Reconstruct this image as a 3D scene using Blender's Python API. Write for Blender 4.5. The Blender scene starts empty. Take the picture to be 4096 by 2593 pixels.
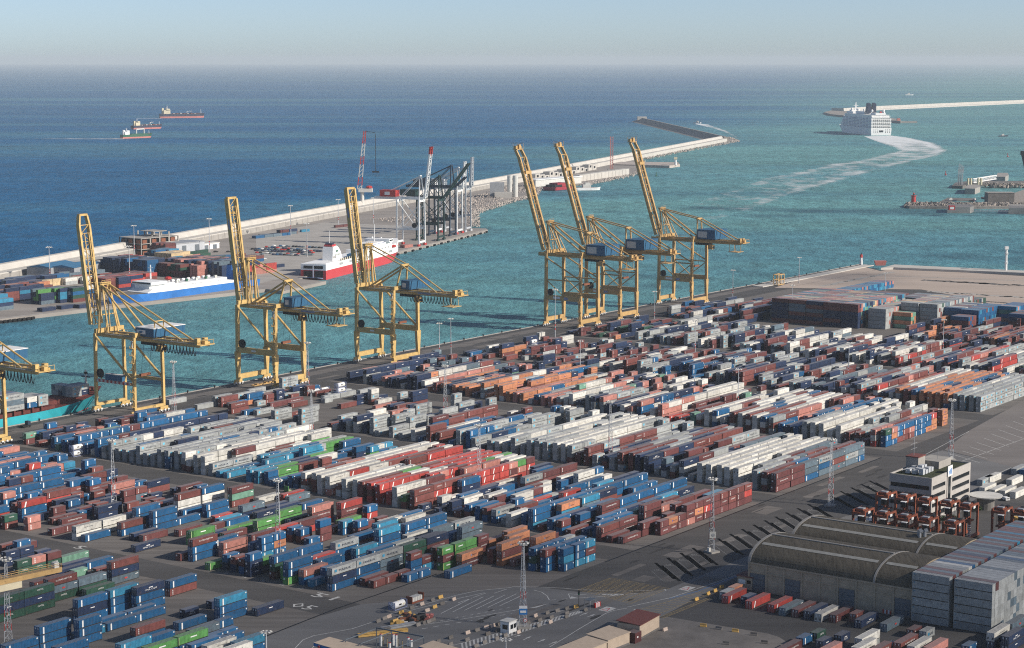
import bpy, random
from math import *
from mathutils import Vector, Matrix
sc = bpy.context.scene
COL = sc.collection
RND = random.Random(11)

# ------------------------------------------------------------------ camera
F, HOR, CAMH, PW, PH = 7900.0, 235.0, 173.0, 4096, 2593
TH = atan((PH / 2 - HOR) / F)
cam_d = bpy.data.cameras.new('camera'); cam = bpy.data.objects.new('camera', cam_d); COL.objects.link(cam)
cam.location = (0, 0, CAMH); cam.rotation_euler = (pi / 2 - TH, 0, 0)
cam_d.sensor_width = 36; cam_d.lens = F / PW * 36; cam_d.clip_start = 5; cam_d.clip_end = 120000
sc.camera = cam

# ------------------------------------------------------------------ light
SUN_EL = radians(29)
SUN_AZ = Vector((0.93, -0.36)).normalized()
S = Vector((SUN_AZ.x * cos(SUN_EL), SUN_AZ.y * cos(SUN_EL), sin(SUN_EL)))
w = bpy.data.worlds.new('World'); sc.world = w; w.use_nodes = True
nt = w.node_tree; nt.nodes.clear()
sky = nt.nodes.new('ShaderNodeTexSky'); sky.sky_type = 'NISHITA'; sky.sun_disc = False
sky.sun_elevation = SUN_EL; sky.sun_rotation = atan2(SUN_AZ.x, SUN_AZ.y)
sky.air_density = 0.45; sky.dust_density = 0.5; sky.ozone_density = 1.0
bg = nt.nodes.new('ShaderNodeBackground'); bg.inputs[1].default_value = 0.1
wo = nt.nodes.new('ShaderNodeOutputWorld')
nt.links.new(sky.outputs[0], bg.inputs[0]); nt.links.new(bg.outputs[0], wo.inputs[0])
sun_d = bpy.data.lights.new('sun', 'SUN'); sun_d.energy = 4.6; sun_d.angle = radians(0.5); sun_d.color = (1, 0.92, 0.82)
sun = bpy.data.objects.new('sun', sun_d); COL.objects.link(sun)
sun.rotation_euler = S.to_track_quat('Z', 'Y').to_euler()
sc.view_settings.view_transform = 'Standard'; sc.view_settings.look = 'None'
sc.view_settings.exposure = 0.35; sc.view_settings.gamma = 1.0; sc.view_settings.use_curve_mapping = False
sc.cycles.use_denoising = False; sc.cycles.use_adaptive_sampling = False
sc.cycles.filter_width = 1.1; sc.cycles.max_bounces = 6; sc.cycles.volume_bounces = 0; sc.cycles.transparent_max_bounces = 16

# ------------------------------------------------------------------ measuring helpers
def g(x, y, z=0.0):
    """point of the place at height z that the photo shows at pixel x, y (4096 wide)"""
    a = (x - PW / 2) / F; b = (PH / 2 - y) / F
    dy = cos(TH) + b * sin(TH); dz = -sin(TH) + b * cos(TH)
    t = (z - CAMH) / dz
    return Vector((a * t, dy * t, z))
def P(c, r, x, y): return 1024 * c + .42525 * x, 648 * r + .42525 * y
def gt(c, r, x, y, z=0.0): return g(*P(c, r, x, y), z)
AL = radians(54.4)
EU = Vector((cos(AL), sin(AL), 0)); EV = Vector((sin(AL), -cos(AL), 0))
OY = g(1241, 1480)
def yd(u, v, z=0.0):
    q = OY + EU * u + EV * v; q.z = z; return q
def uv(p):
    d = p - OY; return d.dot(EU), d.dot(EV)
def ut(c, r, x, y, z=0.0): return uv(gt(c, r, x, y, z))

# ------------------------------------------------------------------ materials
def mat(name, rgb, rough=.7, var=.18, scale=.4, metal=0.0, rust=0.0, dust=0.0, rnd=0.0, attr=False, spec=.3, stretch=None):
    m = bpy.data.materials.new(name); m.use_nodes = True
    n = m.node_tree.nodes; l = m.node_tree.links
    b = n['Principled BSDF']
    b.inputs['Roughness'].default_value = rough; b.inputs['Metallic'].default_value = metal
    b.inputs['Specular IOR Level'].default_value = spec
    geo = n.new('ShaderNodeNewGeometry')
    pos = geo.outputs['Position']
    if stretch:
        mp = n.new('ShaderNodeMapping'); mp.inputs['Rotation'].default_value = (0, 0, -AL); mp.inputs['Scale'].default_value = stretch
        mp.vector_type = 'POINT'
        l.new(pos, mp.inputs[0]); pos = mp.outputs[0]
    nz = n.new('ShaderNodeTexNoise'); nz.inputs['Scale'].default_value = scale; nz.inputs['Detail'].default_value = 6; nz.inputs['Roughness'].default_value = .65
    l.new(pos, nz.inputs['Vector'])
    mr = n.new('ShaderNodeMapRange'); mr.inputs[1].default_value = .3; mr.inputs[2].default_value = .7
    mr.inputs[3].default_value = 1 - var; mr.inputs[4].default_value = 1 + var
    l.new(nz.outputs[0], mr.inputs[0])
    fac = mr.outputs[0]
    if rnd:
        oi = n.new('ShaderNodeObjectInfo'); r2 = n.new('ShaderNodeMapRange')
        r2.inputs[3].default_value = 1 - rnd; r2.inputs[4].default_value = 1 + rnd
        l.new(oi.outputs['Random'], r2.inputs[0])
        mu = n.new('ShaderNodeMath'); mu.operation = 'MULTIPLY'; l.new(fac, mu.inputs[0]); l.new(r2.outputs[0], mu.inputs[1]); fac = mu.outputs[0]
    vm = n.new('ShaderNodeVectorMath'); vm.operation = 'SCALE'
    if attr:
        at = n.new('ShaderNodeAttribute'); at.attribute_name = 'col'; l.new(at.outputs['Color'], vm.inputs[0])
    else:
        vm.inputs[0].default_value = rgb
    l.new(fac, vm.inputs['Scale'])
    col = vm.outputs[0]
    if rust:
        n2 = n.new('ShaderNodeTexNoise'); n2.inputs['Scale'].default_value = .9; n2.inputs['Detail'].default_value = 8; n2.inputs['Roughness'].default_value = .75
        l.new(geo.outputs['Position'], n2.inputs['Vector'])
        m2 = n.new('ShaderNodeMapRange'); m2.inputs[1].default_value = .55; m2.inputs[2].default_value = .70; m2.inputs[4].default_value = rust
        l.new(n2.outputs[0], m2.inputs[0])
        mx = n.new('ShaderNodeMix'); mx.data_type = 'RGBA'; mx.inputs[7].default_value = (.10, .05, .03, 1)
        l.new(m2.outputs[0], mx.inputs[0]); l.new(col, mx.inputs[6]); col = mx.outputs[2]
    if dust:
        sp = n.new('ShaderNodeSeparateXYZ'); l.new(geo.outputs['Normal'], sp.inputs[0])
        m3 = n.new('ShaderNodeMapRange'); m3.inputs[1].default_value = .8; m3.inputs[2].default_value = .98; m3.inputs[4].default_value = dust
        l.new(sp.outputs[2], m3.inputs[0])
        mx = n.new('ShaderNodeMix'); mx.data_type = 'RGBA'; mx.inputs[7].default_value = (.36, .35, .34, 1)
        l.new(m3.outputs[0], mx.inputs[0]); l.new(col, mx.inputs[6]); col = mx.outputs[2]
    l.new(col, b.inputs['Base Color'])
    return m
M = {}
def dm(k, *a, **kw):
    M[k] = mat(k, *a, **kw)
dm('yellow', (.47, .305, .125), .5, .2, .25, rust=.5)
dm('yellow_old', (.53, .365, .14), .5, .2, .3, rust=.55)
dm('blue_house', (.025, .10, .19), .5, .1)
dm('dark', (.012, .012, .013), .6); dm('rubber', (.01, .01, .01), .8)
dm('white', (.72, .72, .70), .5, .08, .3); dm('offwhite', (.55, .54, .50), .6, .12, .3, rust=.15)
dm('steel', (.30, .31, .32), .5, .15, .5); dm('greypaint', (.42, .44, .46), .5, .12, .3)
dm('red', (.42, .04, .035), .5, .12); dm('rust', (.20, .075, .04), .8, .3, 1.5)
dm('orange', (.21, .062, .032), .6, .3, .8, rust=.6)
dm('green_dark', (.018, .042, .038), .5, .12); dm('navy_dark', (.02, .035, .06), .5, .12)
dm('glass', (.01, .013, .016), .15, .1, .3, spec=.6)
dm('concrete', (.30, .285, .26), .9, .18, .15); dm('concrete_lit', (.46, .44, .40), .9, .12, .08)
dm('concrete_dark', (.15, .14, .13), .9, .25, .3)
dm('beige', (.50, .40, .30), .85, .1, .5); dm('tin_red', (.16, .055, .045), .7, .15, .8)
dm('warehouse_roof', (.098, .084, .062), .9, .4, .5, stretch=(3, .3, 1)); dm('warehouse_wall', (.40, .33, .24), .9, .2, .4)
dm('translucent', (.34, .33, .29), .6, .2, 1.0); dm('door_grey', (.12, .14, .16), .6, .15, .6)
dm('hull_turquoise', (.03, .34, .40), .45, .12, .15, rust=.25); dm('hull_red', (.30, .03, .04), .5, .15, .2)
dm('hull_blue', (.03, .16, .46), .45, .2, .08, rust=.25); dm('ferry_red', (.50, .055, .06), .45, .06, .1)
dm('ship_white', (.80, .80, .78), .45, .05, .1); dm('ship_green', (.02, .10, .055), .5, .15)
dm('hull_black', (.02, .03, .06), .5, .15); dm('deck_red', (.11, .03, .025), .8, .25, .5); dm('ship_salmon', (.50, .17, .14), .6, .1)
dm('deck_blue', (.22, .26, .42), .6, .1); dm('cream', (.62, .55, .38), .6, .1)
dm('paint_white', (.46, .46, .44), .85, .35, .9); dm('paint_yellow', (.30, .225, .11), .85, .4, .8)
dm('sealcoat', (.006, .006, .007), .9, .2, .5, spec=.03); dm('worn_paint', (.26, .26, .25), .8, .45, 1.5)
dm('barrier_grey', (.17, .155, .14), .9, .2, 1, rnd=.3); dm('barrier_yellow', (.55, .34, .10), .8, .15, 1, rnd=.1); dm('barrier_pale', (.50, .40, .33), .9, .15, 1, rnd=.1)
dm('roof_blue', (.05, .16, .28), .5, .15, .3); dm('rock', (.27, .24, .21), .95, .45, .35); dm('rock_pale', (.40, .35, .31), .95, .3, .25)
dm('sand', (.40, .33, .275), .95, .14, .03, stretch=(.3, 1.6, 1)); dm('grime_gap', (.022, .019, .018), .9, .3, 1.0)
dm('leaf', (.03, .055, .018), .8, .4, 1.2)
dm('turf', (.035, .042, .018), .95, .35, .7); dm('office_panel', (.37, .35, .325), .85, .10, .6)
dm('tile_blue', (.02, .16, .42), .5)
for k, c in dict(b=(.010, .083, .195), n=(.014, .028, .068), r=(.15, .050, .044), R=(.34, .05, .042), o=(.42, .18, .095), p=(.38, .165, .135), g=(.29, .305, .30), w=(.53, .52, .475),
                 G=(.085, .25, .07), d=(.02, .065, .045), t=(.03, .19, .31), s=(.095, .135, .165), c=(.5, .38, .22), m=(.115, .040, .040), l=(.13, .26, .19)).items():
    M['c_' + k] = mat('container_paint', c, .55, .26, .6, rust=.65, dust=.34, rnd=.2)
CC = {k[2:]: None for k in M if k.startswith('c_')}
CRGB = dict(b=(.010, .083, .195), n=(.014, .028, .068), r=(.15, .050, .044), R=(.34, .05, .042), o=(.42, .18, .095), p=(.38, .165, .135), g=(.29, .305, .30), w=(.53, .52, .475),
            G=(.085, .25, .07), d=(.02, .065, .045), t=(.03, .19, .31), s=(.095, .135, .165), c=(.5, .38, .22), m=(.115, .040, .040), l=(.13, .26, .19))
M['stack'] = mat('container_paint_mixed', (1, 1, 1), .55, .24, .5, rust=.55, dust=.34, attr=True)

# ------------------------------------------------------------------ mesh builder
class MB:
    def __init__(s): s.v = []; s.f = []; s.mi = []; s.mats = []; s.col = []; s.cur = None; s.T = None
    def M(s, k):
        if k not in s.mats: s.mats.append(k)
        s.cur = s.mats.index(k); return s
    def pt(s, p):
        p = Vector(p)
        s.v.append(tuple(s.T @ p if s.T else p)); return len(s.v) - 1
    def face(s, pts, c=None):
        s.f.append([s.pt(p) for p in pts]); s.mi.append(s.cur); s.col.append(c)
    def quads(s, idx, c=None):
        s.f.append(list(idx)); s.mi.append(s.cur); s.col.append(c)
    def box(s, x0, x1, y0, y1, z0, z1, c=None):
        i = [s.pt(p) for p in ((x0, y0, z0), (x1, y0, z0), (x1, y1, z0), (x0, y1, z0), (x0, y0, z1), (x1, y0, z1), (x1, y1, z1), (x0, y1, z1))]
        for q in ((0, 3, 2, 1), (4, 5, 6, 7), (0, 1, 5, 4), (1, 2, 6, 5), (2, 3, 7, 6), (3, 0, 4, 7)): s.quads([i[k] for k in q], c)
    def beam(s, p, q, w, h=None, up=(0, 0, 1), w2=None, h2=None):
        p = Vector(p); q = Vector(q); h = h or w; w2 = w2 or w; h2 = h2 or h
        d = (q - p).normalized(); upv = Vector(up)
        if abs(d.dot(upv)) > .98: upv = Vector((0, 1, 0)) if abs(d.y) < .9 else Vector((1, 0, 0))
        a = d.cross(upv).normalized(); b = a.cross(d)
        i = []
        for o, ww, hh in ((p, w, h), (q, w2, h2)):
            for sx, sy in ((-1, -1), (1, -1), (1, 1), (-1, 1)): i.append(s.pt(o + a * (sx * ww / 2) + b * (sy * hh / 2)))
        for k in ((0, 1, 2, 3), (7, 6, 5, 4), (0, 4, 5, 1), (1, 5, 6, 2), (2, 6, 7, 3), (3, 7, 4, 0)): s.quads([i[j] for j in k])
    def tube(s, p, q, r, r2=None, n=8):
        p = Vector(p); q = Vector(q); r2 = r if r2 is None else r2
        d = (q - p).normalized(); up = Vector((0, 0, 1)) if abs(d.z) < .95 else Vector((1, 0, 0))
        a = d.cross(up).normalized(); b = d.cross(a)
        A = [s.pt(p + (a * cos(t) + b * sin(t)) * r) for t in [2 * pi * k / n for k in range(n)]]
        B = [s.pt(q + (a * cos(t) + b * sin(t)) * r2) for t in [2 * pi * k / n for k in range(n)]]
        for k in range(n): s.quads((A[k], B[k], B[(k + 1) % n], A[(k + 1) % n]))
        s.quads(A); s.quads(B[::-1])
    def path(s, pts, r, n=6):
        for a, b in zip(pts, pts[1:]): s.tube(a, b, r, n=n)
    def prism(s, poly, z0, z1):
        n = len(poly); A = [s.pt((p[0], p[1], z0)) for p in poly]; B = [s.pt((p[0], p[1], z1)) for p in poly]
        for k in range(n): s.quads((A[k], A[(k + 1) % n], B[(k + 1) % n], B[k]))
        s.quads(B); s.quads(A[::-1])
    def sheet(s, poly, z): s.face([(p[0], p[1], z) for p in poly])
    def loft(s, rings, cap=True, closed=True):
        I = [[s.pt(p) for p in r] for r in rings]; n = len(rings[0])
        for a, b in zip(I, I[1:]):
            for k in range(n if closed else n - 1): s.quads((a[k], a[(k + 1) % n], b[(k + 1) % n], b[k]))
        if cap: s.quads(I[0][::-1]); s.quads(I[-1])
    def ball(s, c, r, sub=1, rz=None):
        c = Vector(c); rz = rz or r; rings = []
        n, m = 8, 5
        for j in range(m + 1):
            t = pi * j / m
            rings.append([(c.x + r * sin(t) * cos(2 * pi * k / n) + 1e-4 * k, c.y + r * sin(t) * sin(2 * pi * k / n), c.z - rz * cos(t)) for k in range(n)])
        s.loft(rings, cap=False)
    def build(s, name, parent=None, loc=(0, 0, 0), rz=0.0, colattr=False):
        me = bpy.data.meshes.new(name); me.from_pydata(s.v, [], s.f)
        for k in s.mats: me.materials.append(M[k])
        me.polygons.foreach_set('material_index', [x or 0 for x in s.mi])
        if colattr:
            at = me.color_attributes.new('col', 'FLOAT_COLOR', 'CORNER'); buf = []
            for f, c in zip(s.f, s.col):
                c = c or (.1, .1, .1)
                buf.extend((c[0], c[1], c[2], 1.0) * len(f))
            at.data.foreach_set('color', buf)
        me.update()
        o = bpy.data.objects.new(name, me); COL.objects.link(o); o.location = loc; o.rotation_euler = (0, 0, rz)
        if parent: o.parent = parent
        return o
def tag(o, label=None, cat=None, group=None, kind=None):
    if label: o['label'] = label
    if cat: o['category'] = cat
    if group: o['group'] = group
    if kind: o['kind'] = kind
    return o
def thing(name, label, cat, loc=(0, 0, 0), rz=0.0, group=None):
    o = bpy.data.objects.new(name, None); COL.objects.link(o); o.location = loc; o.rotation_euler = (0, 0, rz)
    o.empty_display_size = .5
    return tag(o, label, cat, group)
def dup(o, loc=None, rz=None, label=None, parent=None):
    c = o.copy(); COL.objects.link(c)
    if parent: c.parent = parent
    if loc is not None: c.location = loc
    if rz is not None: c.rotation_euler = (0, 0, rz)
    if label: c['label'] = label
    for ch in list(o.children): dup(ch, parent=c)
    return c
_tx = {}
def glyphs(t):
    """outline of a piece of writing as flat faces, cap height 1, centred on x"""
    if t not in _tx:
        cu = bpy.data.curves.new('writing', 'FONT'); cu.body = t; cu.size = 1.4; cu.resolution_u = 1; cu.align_x = 'CENTER'
        o = bpy.data.objects.new('writing', cu); COL.objects.link(o)
        dg = bpy.context.evaluated_depsgraph_get(); me = bpy.data.meshes.new_from_object(o.evaluated_get(dg))
        _tx[t] = ([tuple(v.co) for v in me.vertices], [tuple(p.vertices) for p in me.polygons])
        bpy.data.objects.remove(o); bpy.data.curves.remove(cu); bpy.data.meshes.remove(me)
    return _tx[t]
def write(mb, t, o, ax, ay, h, width=None, c=None):
    """writing t on mb: o = foot of the middle, ax / ay = reading and up directions, h = cap height"""
    vs, fs = glyphs(t); o = Vector(o); ax = Vector(ax); ay = Vector(ay)
    sx = h if not width else width / max(1e-3, max(v[0] for v in vs) - min(v[0] for v in vs))
    i = [mb.pt(o + ax * (v[0] * sx) + ay * (v[1] * h)) for v in vs]
    for f in fs: mb.quads([i[k] for k in f], c)
for cname, cop in (('cloud', .07), ('cloud_thick', .16)):
    cm = bpy.data.materials.new(cname); cm.use_nodes = True; M[cname] = cm
    n = cm.node_tree.nodes; l = cm.node_tree.links; b = n['Principled BSDF']; b.inputs['Base Color'].default_value = (.8, .8, .8, 1); b.inputs['Roughness'].default_value = 1
    tr = n.new('ShaderNodeBsdfTransparent'); ms = n.new('ShaderNodeMixShader'); ms.inputs[0].default_value = cop
    l.new(tr.outputs[0], ms.inputs[1]); l.new(b.outputs[0], ms.inputs[2]); l.new(ms.outputs[0], n['Material Output'].inputs[0])
# ------------------------------------------------------------------ sea, land, sky objects
SEA = -2.5
def sea_material():
    m = bpy.data.materials.new('sea_water'); m.use_nodes = True
    n = m.node_tree.nodes; l = m.node_tree.links; b = n['Principled BSDF']
    geo = n.new('ShaderNodeNewGeometry')
    mp = n.new('ShaderNodeMapping'); mp.inputs['Scale'].default_value = (.00035, .0022, 1); l.new(geo.outputs['Position'], mp.inputs[0])
    nz = n.new('ShaderNodeTexNoise'); nz.inputs['Scale'].default_value = 1; nz.inputs['Detail'].default_value = 5; l.new(mp.outputs[0], nz.inputs[0])
    # silty harbour water east of a slanted front, clear blue open sea west of it
    sp = n.new('ShaderNodeSeparateXYZ'); l.new(geo.outputs['Position'], sp.inputs[0])
    ax_ = n.new('ShaderNodeMath'); ax_.inputs[1].default_value = 900; l.new(sp.outputs[0], ax_.inputs[0])
    ay_ = n.new('ShaderNodeMath'); ay_.inputs[1].default_value = 1100; l.new(sp.outputs[1], ay_.inputs[0])
    ma = n.new('ShaderNodeMath'); ma.operation = 'DIVIDE'; l.new(ax_.outputs[0], ma.inputs[0]); l.new(ay_.outputs[0], ma.inputs[1])
    m1 = n.new('ShaderNodeMapRange'); m1.inputs[1].default_value = .13; m1.inputs[2].default_value = .31; m1.interpolation_type = 'SMOOTHSTEP'; l.new(ma.outputs[0], m1.inputs[0])
    m2 = n.new('ShaderNodeMapRange'); m2.inputs[1].default_value = .35; m2.inputs[2].default_value = .65; m2.inputs[3].default_value = -.32; m2.inputs[4].default_value = .32; l.new(nz.outputs[0], m2.inputs[0])
    ad = n.new('ShaderNodeMath'); ad.use_clamp = True; l.new(m1.outputs[0], ad.inputs[0]); l.new(m2.outputs[0], ad.inputs[1])
    mx = n.new('ShaderNodeMix'); mx.data_type = 'RGBA'; mx.inputs[6].default_value = (.004, .098, .225, 1); mx.inputs[7].default_value = (.115, .285, .285, 1)
    l.new(ad.outputs[0], mx.inputs[0])
    # wind lanes
    n5 = n.new('ShaderNodeTexNoise'); n5.inputs['Scale'].default_value = 1; n5.inputs['Detail'].default_value = 4
    mp5 = n.new('ShaderNodeMapping'); mp5.inputs['Scale'].default_value = (.0016, .011, 1); mp5.inputs['Rotation'].default_value = (0, 0, .12); l.new(geo.outputs['Position'], mp5.inputs[0]); l.new(mp5.outputs[0], n5.inputs[0])
    m5 = n.new('ShaderNodeMapRange'); m5.inputs[1].default_value = .3; m5.inputs[2].default_value = .7; m5.inputs[3].default_value = .86; m5.inputs[4].default_value = 1.14; l.new(n5.outputs[0], m5.inputs[0])
    vs5 = n.new('ShaderNodeVectorMath'); vs5.operation = 'SCALE'; l.new(mx.outputs[2], vs5.inputs[0]); l.new(m5.outputs[0], vs5.inputs['Scale'])
    # wind ripple: light and dark of the wave slopes painted into the colour
    n4 = n.new('ShaderNodeTexNoise'); n4.inputs['Scale'].default_value = 1; n4.inputs['Detail'].default_value = 6; n4.inputs['Roughness'].default_value = .7
    mp4 = n.new('ShaderNodeMapping'); mp4.inputs['Scale'].default_value = (.07, .04, 1); l.new(geo.outputs['Position'], mp4.inputs[0]); l.new(mp4.outputs[0], n4.inputs[0])
    m4 = n.new('ShaderNodeMapRange'); m4.inputs[1].default_value = .3; m4.inputs[2].default_value = .7; m4.inputs[3].default_value = .6; m4.inputs[4].default_value = 1.4; l.new(n4.outputs[0], m4.inputs[0])
    vs = n.new('ShaderNodeVectorMath'); vs.operation = 'SCALE'; l.new(vs5.outputs[0], vs.inputs[0]); l.new(m4.outputs[0], vs.inputs['Scale'])
    l.new(vs.outputs[0], b.inputs['Base Color'])
    b.inputs['Roughness'].default_value = .5; b.inputs['IOR'].default_value = 1.33; b.inputs['Specular IOR Level'].default_value = .18
    n3 = n.new('ShaderNodeTexNoise'); n3.inputs['Scale'].default_value = .24; n3.inputs['Detail'].default_value = 6; n3.inputs['Roughness'].default_value = .7
    mp3 = n.new('ShaderNodeMapping'); mp3.inputs['Scale'].default_value = (.8, .5, 1); l.new(geo.outputs['Position'], mp3.inputs[0]); l.new(mp3.outputs[0], n3.inputs[0])
    bu = n.new('ShaderNodeBump'); bu.inputs['Strength'].default_value = .7; bu.inputs['Distance'].default_value = 4.0
    l.new(n3.outputs[0], bu.inputs['Height']); l.new(bu.outputs[0], b.inputs['Normal'])
    return m
M['sea'] = sea_material()
mb = MB().M('sea'); mb.sheet([(-22000, 200), (22000, 200), (22000, 60000), (-22000, 60000)], SEA); tag(mb.build('sea'), kind='structure')

dm('asphalt', (.073, .070, .068), .85, .22, .05, stretch=(.15, 2.0, 1)); dm('asphalt_mid', (.145, .143, .142), .85, .22, .04, stretch=(.2, 1.5, 1))
dm('asphalt_right', (.17, .155, .145), .9, .2, .035, stretch=(.25, 1.6, 1)); dm('pad', (.135, .124, .115), .9, .3, .12, stretch=(.10, 2.2, 1))
dm('old_concrete', (.165, .152, .14), .95, .3, .1); dm('asphalt_yard', (.05, .05, .05), .9, .25, .08)
dm('stain', (.042, .040, .039), .9, .3, .6); dm('quay_ground', (.27, .245, .22), .95, .22, .02, stretch=(.4, 1.2, 1)); dm('quay_concrete', (.36, .34, .31), .9, .15, .06)
def xy(p): return (p.x, p.y)
def ground(name, poly, z, k):
    b = MB().M(k); b.sheet([xy(p) for p in poly], z); return tag(b.build(name), kind='structure')
# main terminal
edge0 = -2.2
land = [yd(-700, edge0), yd(706, edge0), gt(3, 1, 905, 983), gt(3, 1, 1062, 1022), gt(3, 1, 1190, 984), gt(3, 1, 2408, 1044), gt(3, 1, 3300, 1088), Vector((1100, 900, 0)), Vector((900, 250, 0)), Vector((-900, 250, 0))]
mb = MB().M('asphalt'); mb.prism([xy(p) for p in land], -3.4, 0); tag(mb.build('terminal_ground'), kind='structure')
mb = MB().M('quay_concrete')
for a, b in ((-700, 706),):
    for k in range(36):
        u0 = a + (b - a) * k / 36; u1 = a + (b - a) * (k + 1) / 36 - .15
        c = [yd(u0, edge0 - .35), yd(u1, edge0 - .35), yd(u1, edge0 + .9), yd(u0, edge0 + .9)]; mb.prism([xy(p) for p in c], -3.3, .22)
tag(mb.build('quay_kerb'), kind='structure')
for nm, vv in (('crane_rail', 2.0), ('crane_rail', 29.0)):
    mb = MB().M('dark')
    for dv in (-.25, .25):
        c = [yd(-600, vv + dv - .08), yd(700, vv + dv - .08), yd(700, vv + dv + .08), yd(-600, vv + dv + .08)]; mb.sheet([xy(p) for p in c], .012)
    tag(mb.build(nm), kind='structure')
BLK = [(-458.5, -373), (-348.5, -263), (-238.5, -153), (-129.5, -44), (-19.5, 66), (91, 176), (201, 287), (311, 397), (421, 506)]
for i, (a, b) in enumerate(BLK):
    v0, v1 = (34, 366)
    ground('storage_pad', [yd(a - 4, v0), yd(b + 4, v0), yd(b + 4, v1), yd(a - 4, v1)], .004, 'pad')
ground('apron_lane', [yd(-700, 5), yd(700, 5), yd(700, 14), yd(-700, 14)], .004, 'pad')
ground('access_road', [gt(1, 3, -400, 1640), gt(1, 3, 0, 1460), gt(1, 3, 600, 1228), gt(1, 3, 980, 1115), gt(1, 3, 1300, 1090), gt(1, 3, 1900, 1010), gt(1, 3, 2405, 952), gt(2, 3, 300, 958), gt(2, 3, 640, 1000), gt(2, 3, 1200, 1010), gt(2, 3, 1480, 965), gt(2, 3, 2230, 655), gt(3, 3, 560, 345), gt(3, 3, 1000, 190), gt(3, 2, 1400, 1262), gt(3, 2, 1640, 1190), gt(3, 2, 2300, 1340), gt(3, 3, 1500, 520), gt(3, 3, 200, 560), gt(2, 3, 2230, 800), gt(2, 3, 1380, 1242), gt(2, 3, 400, 1640), gt(1, 3, 800, 1900)], .008, 'asphalt_mid')
ground('east_yard', [gt(3, 2, 1660, 1185), gt(3, 2, 1900, 1000), gt(3, 2, 2408, 720), gt(3, 2, 3300, 400), gt(3, 2, 3600, 1200), gt(3, 2, 2500, 1480), gt(3, 2, 2300, 1345)], .012, 'asphalt_right')
ground('old_yard', [gt(2, 3, 1385, 1246), gt(2, 3, 1460, 1232), gt(2, 3, 2400, 1388), gt(3, 3, 100, 1420), gt(3, 3, 480, 1660), gt(2, 3, 420, 1660)], .012, 'old_concrete')
ground('sandy_fill', [gt(3, 1, 60, 1185), gt(3, 1, 320, 1100), gt(3, 1, 905, 988), gt(3, 1, 1060, 1028), gt(3, 1, 1195, 1000), gt(3, 1, 2408, 1075), gt(3, 1, 3000, 1110), gt(3, 1, 3000, 1480), gt(3, 1, 2408, 1440), gt(3, 1, 1950, 1290), gt(3, 1, 1440, 1200)], .008, 'sand')
TR = [((1450, 1110), (2408, 1165), 9, 'pad'), ((1200, 1075), (2408, 1120), 3, 'concrete'), ((1500, 1215), (2408, 1275), 7, 'quay_concrete'), ((1900, 1300), (2500, 1345), 5, 'pad'), ((500, 1170), (1180, 1035), 5, 'quay_concrete'), ((670, 1052), (1000, 1066), 2, 'pad')]
def strip(mb, pts, w, z=.016):
    pts = [Vector((p.x, p.y, 0)) for p in pts]
    for a, b in zip(pts, pts[1:]):
        d = (b - a).normalized(); nrm = Vector((-d.y, d.x, 0)) * w / 2
        mb.face([(p.x, p.y, z) for p in (a - nrm, b - nrm, b + nrm, a + nrm)])
def lerp2(a, b, n_, amp, sd):
    r = random.Random(sd); return [a.lerp(b, i / n_) + Vector((r.gauss(0, amp), r.gauss(0, amp), 0)) * (0 < i < n_) for i in range(n_ + 1)]
def lines(name, k, seglist, w=.3, z=.016):
    mb = MB().M(k)
    for s in seglist: strip(mb, s, w, z)
    return tag(mb.build(name), kind='structure')
t13 = lambda *p: [gt(1, 3, a, b) for a, b in p]
t23 = lambda *p: [gt(2, 3, a, b) for a, b in p]
t33 = lambda *p: [gt(3, 3, a, b) for a, b in p]
t32 = lambda *p: [gt(3, 2, a, b) for a, b in p]
t31 = lambda *p: [gt(3, 1, a, b) for a, b in p]
for i_, (a_, b_, w_, k_) in enumerate(TR): lines('vehicle_track', k_, [lerp2(gt(3, 1, *a_), gt(3, 1, *b_), 24, w_ * .25, i_)], w_, .013 + i_ * .0007)
def dash(pts, on, off):
    out = []
    for a, b in zip(pts, pts[1:]):
        L = (b - a).length; k = 0.0
        while k < L:
            out.append([a.lerp(b, k / L), a.lerp(b, min(1, (k + on) / L))]); k += on + off
    return out
ws = [t13((370, 1524), (440, 1450), (540, 1410), (900, 1345), (1100, 1280), (1280, 1200), (1880, 1030), (2090, 985), (2405, 955)), t23((0, 948), (250, 952), (480, 962), (610, 975), (1000, 990), (1330, 985)),
      t23((205, 980), (280, 1000), (330, 1035), (352, 1075)), t23((355, 1515), (480, 1440), (640, 1340), (880, 1200), (960, 1172), (1080, 1150)), t23((600, 1500), (1080, 1285)), t23((1085, 1140), (1500, 1050), (2225, 800)),
      t13((530, 1524), (560, 1490)), t13((1420, 1180), (1900, 1060), (2150, 1005)), t13((1540, 1310), (1900, 1260), (2405, 1175)), t23((0, 1175), (80, 1160)), t23((545, 1060), (860, 1040), (1180, 1010)), t23((530, 1015), (550, 1060)), t23((530, 1015), (700, 1025))]
for k in range(6): ws.append(t13((1740 + k * 110, 1200 - k * 14), (2030 + k * 105, 1055 - k * 10)))
for a in ((1900, 1100), (2040, 1050), (2240, 1010)): ws.append(t13(a, (a[0] + 120, a[1] - 40)))
ws += dash(t13((1560, 1345), (2405, 1200)), 2, 2) + dash(t13((1660, 1285), (2405, 1140)), 1.2, 1.6) + dash(t23((360, 1075), (560, 1060)), 2, 2)
ws += [t32((1420, 1262), (1890, 1010)), t32((1800, 1300), (2408, 1080)), t32((1960, 1500), (2290, 1350))]
for k in range(10): ws.append(t32((1760 + k * 68, 1235 - k * 40), (1990 + k * 68, 1305 - k * 38)))
lines('lane_markings', 'paint_white', ws, .28)
lines('lane_edge_line', 'tile_blue', [t23((1480, 1060), (1750, 990), (2225, 805))], .25, .017)
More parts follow.
